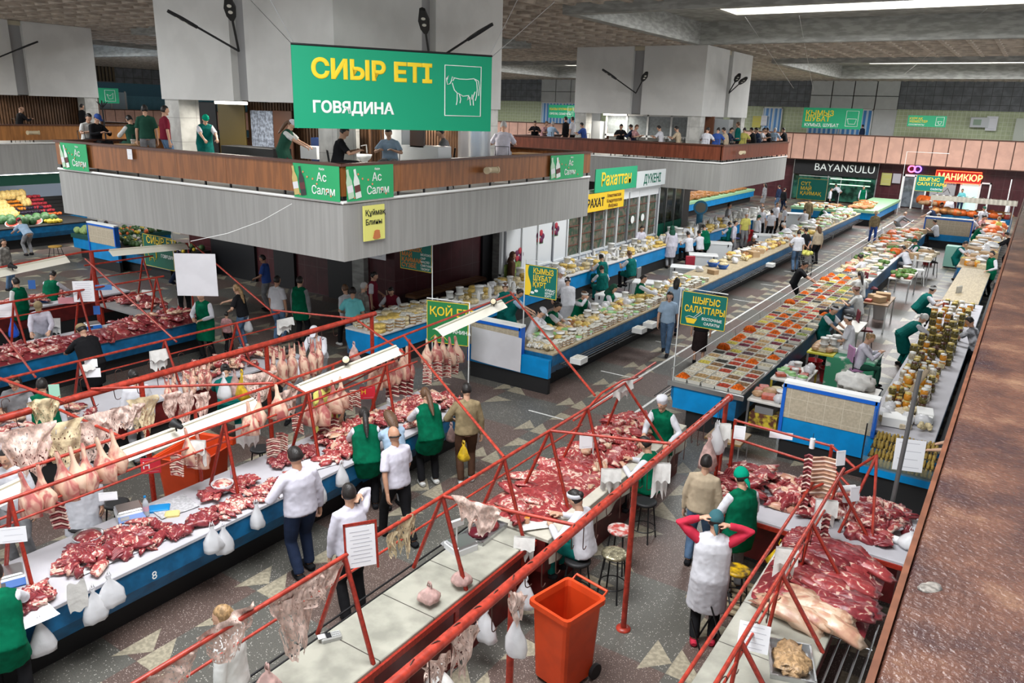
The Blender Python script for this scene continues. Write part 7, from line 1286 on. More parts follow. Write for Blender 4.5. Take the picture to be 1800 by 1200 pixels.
# steel bowl with ribs, basin etc
def bowl(p, r0, h, m_, label, fill=None, name='bowl'):
    r = thing(name, label, 'bowl', p); b = B(); b.lathe([(r0*.62, 0), (r0*.8, h*.4), (r0, h), (r0*.95, h), (r0*.75, h*.45), (r0*.3, h*.25)], 20, cap=False); b.lathe([(r0*.62, 0), (r0*.6, .004)], 20); part('vessel', b, m_, r)
    if fill: b = B(); b.ball((0, 0, h*.75), (r0*.88, r0*.88, h*.45), 16, fn=lambda u: 1+.25*noise.noise(u*5)); part('contents', b, fill, r)
    return r
bowl(P(157, 955, .9), .17, .12, STEEL, 'round steel bowl of rib strips on the near counter', RIBM, 'steel_bowl'); bowl(P(392, 862, .93), .15, .12, BAG, 'clear plastic bag opened like a bowl with red pieces', CHOP); bowl(P(1400, 930, .72)+Vector((.0, -.1, -.1)), .17, .12, BAG, 'white basin of pink mince below the cross table', CHOP)
r = thing('meat_tray', 'steel tray of dark liver and red meat on the bare marble', 'tray', P(850, 935, .9), 1.6); b = B(); b.box(-.28, .28, -.17, .17, 0, .01); [b.box(*q) for q in ((-.28, .28, -.18, -.16, 0, .05), (-.28, .28, .16, .18, 0, .05), (-.29, -.27, -.18, .18, 0, .05), (.27, .29, -.18, .18, 0, .05))]; part('tray_body', b, STEEL, r); b = B(); b.ball((-.12, 0, .05), (.13, .13, .06), 12, fn=lambda u: 1+.4*noise.noise(u*4)); part('contents', b, mat('liver', (.10, .01, .018), .2), r, 'dark liver'); b = B(); b.ball((.13, 0, .05), (.13, .13, .07), 12, fn=lambda u: 1+.4*noise.noise(u*4)); part('contents', b, BEEF, r, 'bright red meat')
r = thing('meat_tray', 'steel tray of yellowish tripe on the marble at the bottom right', 'tray', P(1390, 1165, .9), 1.9); b = B(); b.box(-.28, .28, -.2, .2, 0, .01); [b.box(*q) for q in ((-.28, .28, -.21, -.19, 0, .05), (-.28, .28, .19, .21, 0, .05), (-.29, -.27, -.21, .21, 0, .05), (.27, .29, -.21, .21, 0, .05))]; part('tray_body', b, STEEL, r); b = B(); b.ball((0, 0, .05), (.26, .16, .07), 24, fn=lambda u: 1+.5*noise.noise(u*7)); part('contents', b, mat('tripe', (.52, .33, .17), .35, var=.4, scale=25, bump=.8), r)
def sheet(p, w, h, label, rz=0, m_=None, name='paper_sheet', z=.006, cat='paper', lines=0):
    b = B(); b.grid(lambda u, v: ((u-.5)*w, (v-.5)*h, z+.012*noise.noise(Vector((u*3, v*3, p[0])))), 10, 10, sm=True); return single(name, b, m_ or PAPER, label, cat, loc=p, rz=rz)
sheet(P(200, 965, .912), 1.0, .55, 'white paper under the mutton pieces beside the steel bowl', 1.5); sheet(P(30, 1085, .912), .6, .55, 'white paper under the cubed meat at the left edge', 1.5); sheet(P(305, 890, .912), .5, .45, 'newspaper sheet under the sliced mutton', 1.4, mat('newsprint', (.5, .5, .52), .8, var=.3, scale=25)); sheet(P(555, 815, .912), .55, .4, 'white sheet under sliced meat by the bent shopper', 1.3); sheet(P(960, 870, .92), .5, .5, 'crumpled white wrapping before the seated seller', .4, TOWEL); sheet(P(935, 915, .92), .45, .45, 'white wrapping sheet near the glass of tea', .9, TOWEL)
b = B(); b.bev(-.13, .13, -.09, .09, 0, .035, .01); single('plastic_tub', b, BLUE, 'blue plastic tray behind the calculator on the near counter', 'tray', loc=P(280, 895, .9), rz=.9)
b = B(); b.bev(-.09, .09, -.07, .07, 0, .04, .015); single('sponge', b, mat('sponge_yellow', (.62, .5, .2), .9, bump=.5, scale=40), 'yellow sponge beside the red meat pile on the near counter', 'sponge', loc=P(303, 905, .9), rz=.9)
def bottle(p, label, body=(.55, .6, .66), h=.27, capc=None, group=None):
    r = thing('bottle', label, 'bottle', p, 0, group); b = B(); b.lathe([(.032, 0), (.036, .02), (.036, h*.6), (.03, h*.72), (.013, h*.85), (.013, h*.92)], 12); part('bottle_body', b, mat('pet_%s' % (body,), body, .15, alpha=.75), r); b = B(); b.lathe([(.016, h*.92), (.016, h)], 10); part('bottle_cap', b, capc or BLUE, r); b = B(); b.lathe([(.037, h*.25), (.037, h*.5)], 12, cap=False); part('bottle_label', b, mat('label_pink', (.6, .35, .45), .5), r)
bottle(P(410, 840, .9), 'clear water bottle with a pink label at the A-frame foot'); bottle(P(258, 905, .92), 'clear bottle standing before the blue-fronted scale')
r = thing('tea_glass', 'glass of amber tea on the counter near the seated seller', 'glass', P(926, 922, .9)); b = B(); b.lathe([(.03, 0), (.038, .1)], 14); part('tea', b, mat('amber_tea', (.65, .22, .02), .1), r); b = B(); b.lathe([(.034, 0), (.043, .12)], 14, cap=False); part('glass', b, mat('clear_glass', (.8, .8, .8), .05, alpha=.25), r)
# orange wheelie bin
r = thing('waste_bin', 'big open orange wheeled bin at the bottom centre', 'bin', (-3.38, 6.45, 0), radians(-12)); OR = mat('bin_orange', (.62, .06, .012), .4, var=.12, scale=4)
b = B()
def ring(w, d, z, r_=.05, t_=0): return [(x*(w-r_)+cos(a)*r_, y*(d-r_)+sin(a)*r_, z) for x, y, a0 in ((1, 1, 0), (-1, 1, 90), (-1, -1, 180), (1, -1, 270)) for a in (radians(a0), radians(a0+45), radians(a0+90))]
lay = [ring(.22, .25, .05), ring(.25, .29, .93), ring(.285, .325, .94), ring(.285, .325, 1.0), ring(.25, .29, 1.0), ring(.235, .275, .93), ring(.20, .23, .15)]
vs = [p for q in lay for p in q]; n_ = 12; b.add(vs, [(i*n_+k, i*n_+(k+1) % n_, (i+1)*n_+(k+1) % n_, (i+1)*n_+k) for i in range(6) for k in range(n_)], 0, False); b.add(lay[-1], [tuple(range(12))]); b.add(lay[0], [tuple(range(11, -1, -1))]); part('bin_body', b, OR, r)
b = B(); b.tube([(-.22, .32, .98), (-.22, .40, 1.02), (.22, .40, 1.02), (.22, .32, .98)], .016, 8); part('handle', b, OR, r)
for sx in (-.25, .25): b = B(); b.tube([(sx-.02, .24, .09), (sx+.02, .24, .09)], .09, 14); part('wheel', b, BLACK, r)
r = thing('waste_bin', 'orange-red bin standing behind the near meat counter', 'bin', (-9.75, 6.35, 0), .3); b = B(); lay = [ring(.30, .32, .03), ring(.36, .38, 1.0), ring(.40, .42, 1.02), ring(.37, .39, 1.02), ring(.3, .3, .2)]; vs = [p for q in lay for p in q]; b.add(vs, [(i*n_+k, i*n_+(k+1) % n_, (i+1)*n_+(k+1) % n_, (i+1)*n_+k) for i in range(4) for k in range(n_)]); b.add(lay[-1], [tuple(range(12))]); part('bin_body', b, OR, r); b = B(); b.box(-.42, .42, .38, .46, 1.0, 1.1); part('handle', b, OR, r)
# stools and chairs
def stool(p, h, seat_m, label, rz=0, legs=DARK, r0=.17, group=None):
    def build():
        r = thing('stool', '', ''); b = B(); b.lathe([(r0*.9, h-.05), (r0, h-.03), (r0*.98, h-.005), (r0*.8, h)], 18); part('seat', b, seat_m, r)
        for k in range(4): a = pi/4+k*pi/2; b = B(); b.tube([(r0*.75*cos(a), r0*.75*sin(a), h-.05), (r0*1.2*cos(a), r0*1.2*sin(a), 0)], .012, 6); part('leg', b, legs, r)
        b = B(); b.tube([(r0*1.05*cos(a), r0*1.05*sin(a), h*.3) for a in [2*pi*q/16 for q in range(16)]], .008, 5, closed=True); part('foot_ring', b, legs, r); return r
    return inst(('stool', h, seat_m.name, legs.name, r0), build, p, rz, 1, label, 'stool', group)
foil = mat('foil_wrap', (.42, .38, .25), .25, .6, bump=1, scale=18, var=.5); SEATR = mat('dark_red_seat', (.16, .02, .03), .5)
stool((-3.95, 7.75, 0), .62, BLACK, 'tall black stool under the seated seller in white'); stool((-3.62, 8.12, 0), .65, foil, 'tall stool with a foil-wrapped seat beside the seated seller'); stool((-3.85, 8.75, 0), .62, mat('patched_seat', (.55, .5, .46), .6, var=.6, scale=14, col2=(.4, .05, .04)), 'stool with a patched pink and white seat behind the foil one'); stool((-3.9, 9.7, 0), .62, BLACK, 'black stool under the green-aproned seller with black hair')
YPL = mat('yellow_pad', (.70, .42, .01), .4, var=.5, scale=7, col2=(.08, .05, .02)); stool(P(1370, 1130, .0)+Vector((.0, .0, 0)), .6, YPL, 'stool with a printed yellow padded seat at the bottom right', r0=.16); stool((-2.25, 8.85, 0), .55, YPL, 'yellow padded stool hidden behind the person in pink apron', r0=.16); 
for i, (x, y) in enumerate(((-9.7, 4.6), (-9.9, 5.2), (-9.8, 7.6), (-9.9, 9.4))): stool((x, y, 0), .6, BLACK, ('black stool seen under the hanging lamb legs at left', 'black stool beside the bin under the red sign', 'dark stool behind the hanging trimmings', 'black stool by the seller in yellow')[i])
stool(P(97, 432, .5)-Vector((0, 0, .5)), .5, mat('yellow_wood', (.5, .28, .05), .5), 'small wooden stool before the fruit counter', legs=DARK, r0=.25)
r = thing('folding_frame', 'folded black metal chair frame at the bottom right', 'chair', P(1255, 1160, 0), .4)
for q in (((-.2, 0, 0), (.1, 0, .75)), ((.15, 0, 0), (-.1, 0, .7)), ((-.2, .3, 0), (.1, .3, .75)), ((.1, 0, .75), (.1, .3, .75)), ((.0, 0, .35), (.0, .3, .35)), ((-.15, .1, 0), (-.3, .1, .45))): b = B(); b.tube(q, .011, 6); part('tube', b, DARK, r)
# table in front of the salad stall, crates
r = thing('low_table', 'low brown wooden table beside the salad stall end', 'table', (-3.85, 13.0, 0)); b = B(); b.bev(-.32, .35, -.1, .55, .42, .46, .01); part('tabletop', b, mat('table_wood', (.26, .15, .05), .4, var=.2, scale=4), r)
for sx in (-.28, .31):
    for sy in (-.06, .5): b = B(); b.tube([(sx, sy, 0), (sx, sy, .42)], .015, 6); part('leg', b, STEEL, r)
# floor grate by aproned person
r = thing('duckboard', 'slatted wooden standing board under the green-scarfed seller', 'duckboard', (-2.1, 8.7, 0)); 
for i in range(7): b = B(); b.box(-.7, .55, i*.12-.1, i*.12-.03, .04, .07); part('slat', b, ply, r)
b = B(); b.box(-.65, -.6, -.12, .75, 0, .04); b.box(.45, .5, -.12, .75, 0, .04); part('runner', b, ply, r)
# notes taped to racks
def face(p, toward=None, up=0.): 
    d = Vector(toward) if toward is not None else (EYE-Vector(p)); d.z = up*hypot(d.x, d.y) if toward is None else d.z; x = Vector((-d.y, d.x, 0)); return frame(Vector(p), x, d)
SD = (.75, -.66, .1)
note(face(PX(635, 960, -4.70), (.8, -.55, .15)), .27, .40, 'printed price sheet in a red frame on the first A-frame', lines=9)
b = B(); c_ = PX(635, 960, -4.70); M = face(c_, (.8, -.55, .15)); M2 = Matrix.Translation(-c_) @ M
for q in ((-.16, -.14, -.24, .24), (.14, .16, -.24, .24), (-.16, .16, .21, .24)): b.box(q[0], q[1], q[2], q[3], -.01, .0, 0, M2)
single('sign_frame', b, RED, 'red metal frame holding the price sheet', 'frame', loc=c_)
for q, X, w_, h_, t_, ln in (((22, 940), -8.2, .26, .17, 'handwritten contact notice on the rack at the left edge', 3), ((160, 638), -13, .2, .14, 'blank white card on the low rack under the rag', 0), ((163, 655), -13, .25, .16, 'blank white card below the first card on the low rack', 0), ((190, 872), -8.4, .2, .1, 'small taped price note under the lamb legs', 2), ((460, 465), -4, .1, .1, '', 0)):
    if t_: note(face(PX(*q, X), SD), w_, h_, t_, lines=ln)
note(face(PX(147, 512, -17.1), SD), .42, .46, 'printed white notice on the rack above counter 355', lines=9); note(face(PX(182, 505, -17.1), SD), .34, .12, 'blue and white sign strip on the rack beside the notice', lines=1, m_=mat('strip_blue', (.08, .25, .6), .5)); note(face(PX(118, 528, -17.4), SD), .36, .14, 'red, white and blue price strip behind the rack', lines=1, m_=mat('strip_pink', (.6, .25, .28), .5)); note(face(PX(8, 545, -17.4), SD), .4, .3, 'white notice at the left edge of the rack', lines=3)
note(face(PX(170, 545, -17.4), SD), .14, .2, 'small blue payment card on a stand', lines=0, m_=SCRD); note(face(PX(56, 500, -20.3), SD), .16, .22, 'blue framed payment card on the back table', lines=0, m_=SCRD)
note(face(PX(265, 818, -9.3), SD), .25, .22, 'red notice with a white H emblem on the bench', head=('H', .14, WHT, -.04), lines=2, m_=mat('notice_red', (.62, .02, .04), .5)); note(face(PX(646, 690, -8.9), SD), .26, .22, 'red notice hanging on the rack near the rib racks', head=('H', .12, YEL, -.02), lines=2, m_=mat('notice_red', (.62, .02, .04), .5))
note(face(PX(96, 692, -11.2), SD), .14, .28, 'narrow green and white card near the woman at the left', lines=2, m_=mat('card_green', (.3, .55, .42), .5)); note(face(PX(1030, 775, -4.75), SD), .2, .22, 'white paper tag hanging from the cross bar over the beef', lines=2); note(face(PX(1503, 868, -1.2), SD), .14, .2, 'white tag clipped to the right rack', lines=1); note(face(PX(1478, 805, -1.3), SD), .12, .18, 'small white card at the rack corner', lines=1)
note(face(PX(1325, 1120, -1.42), (.2, -.9, .3)), .28, .26, 'crumpled printed notice on the slanting rail at the bottom', lines=5); note(face(PX(1300, 760, -2.9), (.3, -.9, .1)), .16, .2, 'white notice beside the post of the right rack', lines=2); note(face(PX(1373, 765, -2.4), (.3, -.9, .1)), .32, .1, 'pair of blank cards on the upper bar of the right rack', lines=0)
note(face(PX(1598, 800, -.85), (.3, -.9, .1)), .42, .5, 'white papers clipped to the grey pole', lines=4); note(face(PX(345, 483, -14.6), (.6, -.8, .0)), .86, .92, 'large blank white sheet hanging near the thin white post', lines=0, m_=mat('banner_white', (.68, .67, .7), .6))
b = B(); b.tube([(0, 0, 0), (0, 0, .55)], .045, 12); single('plastic_roll', b, mat('roll_white', (.75, .75, .76), .3), 'roll of plastic film lying on the right rack', 'roll', loc=P(1430, 862, 1.25)).rotation_euler = (0, 1.45, .55)
b = B(); b.tube([(0, 0, 0), (0, 0, .4)], .05, 12); single('plastic_roll', b, mat('roll_white', (.75, .75, .76), .3), 'roll of plastic film on the cross table by the scale', 'roll', loc=P(1535, 935, .95)).rotation_euler = (0, 1.57, -.1)
r = thing('roll_holder', 'roll of bags hanging from the upper bar of the right rack', 'roll', PX(1427, 785, -1.9)); b = B(); b.tube([(0, 0, -.02), (0, 0, .12)], .035, 12); part('roll', b, mat('roll_white', (.75, .75, .76), .3), r); b = B(); b.tube([(0, 0, .12), (0, 0, .2)], .004, 5); part('wire', b, DARK, r)
# grey mast right
b = B(); q0 = P(1567, 880, 0) if 0 else P(1568, 885, .9); q1 = PX(1618, 650, q0.x+.05); b.tube([q0-Vector((0, 0, .9))-q0*0, q0, q1], .03, 10); single('grey_mast', b, mat('mast_grey', (.14, .14, .14), .4, .3), 'tall bare grey pole standing at the cross table', 'pole')
b = B(); b.tube([(0, 0, 0), (0, 0, .55)], .05, 12); single('cardboard_tube', b, mat('kraft', (.36, .28, .19), .7), 'cardboard tube standing near the glass pickle case', 'tube', loc=P(1600, 690, 1.0)).rotation_euler = (0, .65, .9)
# ============================================================ DAIRY, SALADS, JARS, FRUIT
def fm(name, c, c2=None, sc=18, **k): return mat(name, c, .5, var=.35, scale=sc, bump=.3, col2=c2, **k)
CHEESE = fm('cheese_cream', (.70, .58, .34)); CHW = fm('cheese_white', (.72, .70, .62)); CHY = fm('cheese_yellow', (.74, .52, .14)); CHB = fm('smoked_cheese', (.36, .16, .05)); CHO = fm('dried_curd_brown', (.42, .26, .13)); TUB = mat('tub_white', (.70, .70, .68), .35); LIDG = mat('lid_green', (.25, .48, .18), .4); BASB = mat('basin_blue', (.03, .12, .42), .35); BASR = mat('basin_red', (.55, .02, .03), .35); ORB = mat('basin_orange', (.65, .16, .03), .35); KRAFT = mat('carton', (.40, .27, .15), .8); GRY = mat('tray_grey', (.20, .20, .2), .4)
def P1(name, fn, mats, extra=None):
    def f():
        b = B(); fn(b); o = part(name, b, mats)
        if extra:
            for nm, f2, m2 in extra: q = B(); f2(q); part(nm, q, m2, o)
        return o
    return f
def nz(a, s_): return lambda u: 1+a*noise.noise(u*s_)
ITEMS = {
 'wheel': (P1('round_cheese', lambda b: b.lathe([(.09, 0), (.105, .02), (.105, .06), (.09, .08), (.001, .083)], 16), CHEESE), 'round cream cheese wheel', 'cheese'),
 'wheely': (P1('round_cheese', lambda b: b.lathe([(.10, 0), (.12, .02), (.12, .06), (.10, .08), (.001, .083)], 16), CHY), 'yellow round cheese', 'cheese'),
 'smoked': (P1('smoked_cheese', lambda b: [b.ball((.05*cos(i*1.3), .05*sin(i*1.3), .04+.02*(i % 3)), (.06, .045, .04), 10, fn=nz(.3, 3)) for i in range(6)], CHB), 'brown smoked cheese bunch', 'cheese'),
 'curd': (P1('curd_heap', lambda b: [b.ball((rnd(-.09, .09), rnd(-.09, .09), .03+rnd(0, .05)), .035, 8, fn=nz(.4, 3)) for i in range(14)], CHW), 'white curd heap', 'curd'),
 'curdy': (P1('curd_heap', lambda b: [b.ball((rnd(-.09, .09), rnd(-.09, .09), .03+rnd(0, .06)), .035, 8, fn=nz(.4, 3)) for i in range(14)], CHEESE), 'cream curd heap', 'curd'),
 'tub': (P1('plastic_tub', lambda b: b.lathe([(.075, 0), (.09, .12), (.095, .12), (.08, .11)], 16), TUB, [('lid', lambda b: b.lathe([(.097, .12), (.097, .135), (.001, .138)], 16), TUB)]), 'white lidded dairy tub', 'tub'),
 'tubg': (P1('plastic_tub', lambda b: b.lathe([(.09, 0), (.11, .07), (.1, .065)], 16), TUB, [('lid', lambda b: b.lathe([(.113, .07), (.113, .085), (.001, .09)], 16), LIDG)]), 'shallow tub with a green lid', 'tub'),
 'stackb': (P1('cheese_stack', lambda b: [b.bev(-.055+rnd(-.01, .01), .055, -.09, .09, i*.028, i*.028+.024, .006, i % 2) for i in range(6)], [CHO, CHW]), 'stack of flat dried cheese strips', 'cheese'),
 'stackw': (P1('cheese_stack', lambda b: [b.bev(-.05, .05+rnd(-.01, .01), -.08, .08, i*.03, i*.03+.026, .006, i % 2) for i in range(5)], [CHW, CHEESE]), 'stack of wrapped white cheese packs', 'cheese'),
 'bowlo': (P1('curd_bowl', lambda b: b.lathe([(.07, 0), (.13, .07), (.12, .065), (.06, .02)], 16, cap=False), ORB, [('contents', lambda b: b.ball((0, 0, .07), (.11, .11, .06), 12, fn=nz(.5, 5)), CHY)]), 'orange bowl heaped with yellow curd', 'bowl'),
 'bowlb': (P1('basin', lambda b: b.lathe([(.10, 0), (.17, .13), (.16, .125), (.09, .02)], 18, cap=False), BASB, [('contents', lambda b: b.ball((0, 0, .12), (.14, .14, .07), 12, fn=nz(.5, 5)), CHEESE)]), 'blue basin of cream curd', 'basin'),
 'bag': (P1('goods_bag', lambda b: b.ball((0, 0, .07), (.11, .09, .085), 12, fn=nz(.5, 3)), BAG), 'knotted clear bag of curd', 'bag'),
 'box': (P1('carton_box', lambda b: b.bev(-.14, .14, -.1, .1, 0, .13, .005), KRAFT), 'brown carton box', 'box'),
 'wbox': (P1('carton_box', lambda b: b.bev(-.15, .15, -.1, .1, 0, .12, .005), TUB), 'small white carton', 'box'),
 'bottles': (P1('milk_bottle', lambda b: b.lathe([(.035, 0), (.04, .15), (.018, .2), (.018, .22)], 10), TUB), 'white milk bottle', 'bottle'),
}
def scatter(kinds, x0, x1, y0, y1, z, nx, ny, where, jit=.3, sc=1, skip=0, zj=0, stack=None, rzr=3.1):
    for j in range(ny):
        for i in range(nx):
            if random.random() < skip: continue
            k = random.choice(kinds); f, lb, ct = ITEMS[k]
            x = x0+(x1-x0)*(i+.5+rnd(-jit, jit))/nx; y = y0+(y1-y0)*(j+.5+rnd(-jit, jit))/ny; s_ = sc*rnd(.85, 1.15)
            for q in range(stack(k) if stack else 1):
                inst(('it', k), f, (x, y, z+(stack_h(k)*q*s_ if q else 0)+(rnd(0, zj) if not q else 0)), rnd(-rzr, rzr), s_, lb+' '+where, ct, lb+' '+where)
def stack_h(k): return {'wheel': .083, 'wheely': .083, 'tub': .138, 'jarh': .13, 'jarp': .13, 'jarg': .13, 'jard': .13, 'jarw': .13}.get(k, .12)
W1 = 'at the near end of the long dairy counter'
scatter(['stackb', 'stackb', 'stackw', 'tubg'], -8.5, -8.2, 14.5, 24.2, .92, 2, 62, 'along the front edge of the dairy counter', .2, .95, rzr=.3)
scatter(['smoked', 'wheel', 'curdy', 'curd', 'tub', 'wheely', 'bowlo', 'tubg', 'bag', 'curdy'], -9.2, -8.55, 14.6, 24.2, .92, 4, 42, W1, .35, 1.15, stack=lambda k: random.choice([1, 1, 2]) if k in ('wheel', 'tub', 'wheely') else 1)
scatter(['curd', 'curdy', 'stackw', 'bag'], -8.9, -8.3, 14.25, 14.6, .92, 6, 2, W1, .3, 1.1)
W2 = 'on the middle stretch of the dairy counter'
scatter(['bag', 'bowlb', 'box', 'wheel'], -9.2, -8.4, 25, 28.5, .92, 2, 3, W2, .3, 1.3)
scatter(['curd', 'smoked', 'tub', 'wheely', 'bowlo', 'curdy', 'bag', 'box'], -9.2, -8.5, 28.5, 36, .92, 4, 18, W2, .35, 1.5)
scatter(['smoked', 'curdy', 'wheely', 'tubg', 'curd', 'smoked', 'bag', 'tub'], -9.2, -8.3, 36, 48.5, .92, 4, 26, 'at the far end of the long dairy counter', .35, 1.9)
W3 = 'on the rear dairy counter by the shop front'
scatter(['wheel', 'tub', 'curd', 'curdy', 'bottles', 'bag', 'stackw', 'wheely'], -13.1, -12.2, 15.8, 30, .92, 4, 46, W3, .35, 1.3, stack=lambda k: random.choice([1, 2]) if k in ('wheel', 'tub', 'wheely') else 1)
scatter(['stackb', 'stackb', 'stackw', 'wheel', 'wheely', 'stackb'], -13.1, -12.15, 13.0, 15.6, .92, 6, 12, 'on the near corner of the rear dairy counter', .2, 1.3, stack=lambda k: 2 if k in ('wheel', 'wheely') else 1)
scatter(['curdy', 'wheely', 'curd', 'tub', 'bag', 'bottles'], -13.1, -12.2, 30, 45, .92, 3, 34, 'on the far half of the rear dairy counter', .35, 1.7, stack=lambda k: random.choice([1, 2]) if k in ('wheely', 'tub') else 1)
# freezers, crates in the dairy aisle
def freezer(x, y, rz, label, w=1.1, h=.86, d=.62, ad=None):
    r = thing('chest_freezer', label, 'freezer', (x, y, 0), rz); b = B(); b.bev(-w/2, w/2, -d/2, d/2, .05, h-.08, .02); part('freezer_body', b, FRZ, r); b = B(); b.bev(-w/2-.01, w/2+.01, -d/2-.01, d/2+.01, h-.075, h, .02); part('lid', b, mat('freezer_lid', (.70, .71, .71), .3), r)
    for sx in (-.35, .35): b = B(); b.box(sx*w-.02, sx*w+.02, -d/2-.03, -d/2-.01, h-.14, h-.04); part('latch', b, DARK, r)
    b = B(); b.box(-w/2+.05, w/2-.05, -d/2+.05, d/2-.05, 0, .05); part('base', b, BLACK, r)
for (q, rz, t_) in (((1150, 515), .3, 'white chest freezer with black latches in the dairy aisle'), ((1205, 485), .3, 'white chest freezer beside the red chair'), ((1235, 462), .4, 'white freezer behind the red chair'), ((1262, 440), .4, 'upright white freezer before the seated seller'), ((1305, 395), .4, 'white freezer with a red sticker on its lid'), ((1395, 385), .4, 'white freezer in the far dairy group'), ((1345, 425), .4, 'white freezer behind the seated woman in a headscarf'), ((1175, 555), 0, 'low white chest behind the loaf display')):
    p = P(*q, .5); freezer(max(-11.7, min(-9.8, p.x)), p.y, rz, t_)
def bucket(p, m_, label, h=.34, r0=.17):
    r = thing('bucket', label, 'bucket', p); b = B(); b.lathe([(r0*.75, 0), (r0, h), (r0*1.05, h), (r0*.95, h-.01), (r0*.7, .03)], 16); part('bucket_body', b, m_, r); b = B(); b.tube([(r0*cos(a), .0, h-.02-.22*sin(a)) for a in [pi*q/8 for q in range(9)]], .006, 5); part('handle', b, DARK, r)
bucket(P(1315, 425, 0), BASR, 'red bin between the dairy freezers', .6, .26); bucket(P(1428, 655, 0), BASR, 'upper red bucket under the salad service table', .34, .2); bucket(P(1452, 670, 0), mat('dark_red_bucket', (.30, .01, .015), .4), 'darker red bucket beside the first on the floor', .34, .2); bucket(P(1545, 560, 0), TUB, 'white pail with a dark blue rim in the salad aisle', .5, .24); bucket(P(1630, 465, 0), mat('maroon_pail', (.25, .03, .03), .4), 'dark red barrel near the sellers of the far salad stall', .5, .24)
r = thing('dial_scale', 'blue round dial scale standing in the dairy stall', 'scale', P(1226, 420, 0)+Vector((0, 0, 0)), .4); b = B(); b.tube([(0, 0, 0), (0, 0, 1.3)], .16, 10); part('stand', b, mat('scale_blue_light', (.08, .35, .6), .4), r); b = B(); M = Matrix.Translation((0, -.1, 1.62)) @ Matrix.Rotation(pi/2, 4, 'X'); b.lathe([(.34, -.05), (.36, 0), (.34, .05)], 24, M=M); part('dial_case', b, mat('scale_blue_light', (.08, .35, .6), .4), r); b = B(); b.lathe([(.26, .05), (.25, .06)], 24, M=M); part('dial_face', b, mat('dial_tan', (.35, .33, .28), .5), r)
def chair(p, rz, m_, label, h=.62, legs=DARK):
    def f():
        r = thing('bar_chair', '', ''); b = B(); b.bev(-.2, .2, -.2, .2, h-.05, h, .02); part('seat', b, m_, r); b = B(); b.bev(-.18, .18, -.21, -.17, h+.15, h+.5, .02); part('backrest', b, m_, r)
        for sx in (-1, 1):
            for sy in (-1, 1): b = B(); b.tube([(sx*.17, sy*.17, h-.05), (sx*.23, sy*.23, 0)], .014, 6); part('leg', b, legs, r)
            b = B(); b.tube([(sx*.17, -.18, h-.05), (sx*.17, -.19, h+.3)], .012, 6); part('back_post', b, legs, r)
        return r
    return inst(('chair', m_.name, h, legs.name), f, p, rz, 1, label, 'chair')
chair(P(1207, 500, 0), .6, mat('seat_red', (.35, .02, .04), .6), 'high red chair with black legs in the dairy aisle'); chair(P(1288, 440, 0), -.5, mat('seat_navy', (.02, .03, .15), .6), 'navy chair of the seller by the red bin'); chair(P(1540, 620, 0)+Vector((-.4, 0, 0)), -1.2, SEATR, 'dark chair behind the seller in the headband'); chair(P(1633, 485, 0), -1.2, BLACK, 'black bar chair in the far salad aisle'); chair(P(1610, 500, 0), -1.3, TUB, 'white chair of the seller in the green kerchief', legs=WHITE); chair(P(1665, 560, 0), 1.2, mat('seat_grey', (.4, .38, .33), .7), 'black framed high chair with a pale seat beside the plank counter'); chair(P(1430, 610, 0), 1, BLACK, 'black chair behind the salad service table'); chair(P(1500, 690, 0), -1.0, mat('seat_lilac', (.5, .25, .45), .6), 'chair with lilac cushion under the seller reading her phone'); chair(P(1525, 535, 0), -1.1, SEATR, 'dark red chair of the seated salad seller'); chair(P(1110, 525, 0), 1.6, GRY, 'chair of the seller in the teal apron at the dairy stall')
# salads
SAL = [('shredded carrot', (.72, .13, .01), .9), ('dark seaweed', (.03, .028, .02), .3), ('pale cabbage', (.60, .56, .36), .5), ('brown mushrooms', (.24, .13, .06), .5), ('red pepper', (.42, .05, .02), .5), ('green pickles', (.20, .24, .05), .5), ('white tofu', (.64, .58, .46), .4), ('beetroot', (.14, .01, .03), .5), ('mixed', (.46, .30, .14), .5), ('glass noodles', (.52, .46, .32), .4), ('yellow sprouts', (.58, .48, .08), .6), ('eggplant', (.10, .05, .06), .5)]
TRM = mat('salad_dish', (.50, .48, .42), .4)
def tray_proto(i):
    def f():
        b = B(); w, d, h = .135, .145, .075; b.add([(x*w*.88, y*d*.88, 0) for x, y in ((-1, -1), (1, -1), (1, 1), (-1, 1))]+[(x*w, y*d, h) for x, y in ((-1, -1), (1, -1), (1, 1), (-1, 1))]+[(x*w*.93, y*d*.93, h) for x, y in ((-1, -1), (1, -1), (1, 1), (-1, 1))]+[(x*w*.84, y*d*.84, .02) for x, y in ((-1, -1), (1, -1), (1, 1), (-1, 1))], [(3, 2, 1, 0), (12, 13, 14, 15)]+[(q+k, q+(k+1) % 4, q+4+(k+1) % 4, q+4+k) for q in (0, 4, 8) for k in range(4)])
        o = part('salad_tray', b, TRM); nm, c, hh = SAL[i]; q = B(); q.grid(lambda u, v: ((u-.5)*.235, (v-.5)*.255, .06+.08*hh*(1-(2*u-1)**2)*(1-(2*v-1)**2)*(1.3 if i == 0 else .8)+.02*noise.noise(Vector((u*7, v*7, i)))), 9, 9); part('salad', q, mat('salad_%d' % i, c, .75, var=.5, scale=30, bump=.4, detail=3, spec=.1), o); return o
    return f
for j in range(50):
    for k in range(4 if j > 3 and j % 2 else 5):
        y = 14.32+j*.305; x = -5.19+k*.28
        if j > 44 and random.random() < .4: continue
        i = 0 if random.random() < .09 or (k == 0 and j in (0, 11, 12)) else random.choice([1, 2, 3, 4, 5, 6, 8, 8, 9, 10, 11, 7, 3, 4, 6])
        inst(('tray', i), tray_proto(i), (x, y, .935), rnd(-.06, .06), 1, 'open tray of %s salad on the long salad counter' % SAL[i][0], 'salad tray', 'trays of %s' % SAL[i][0])
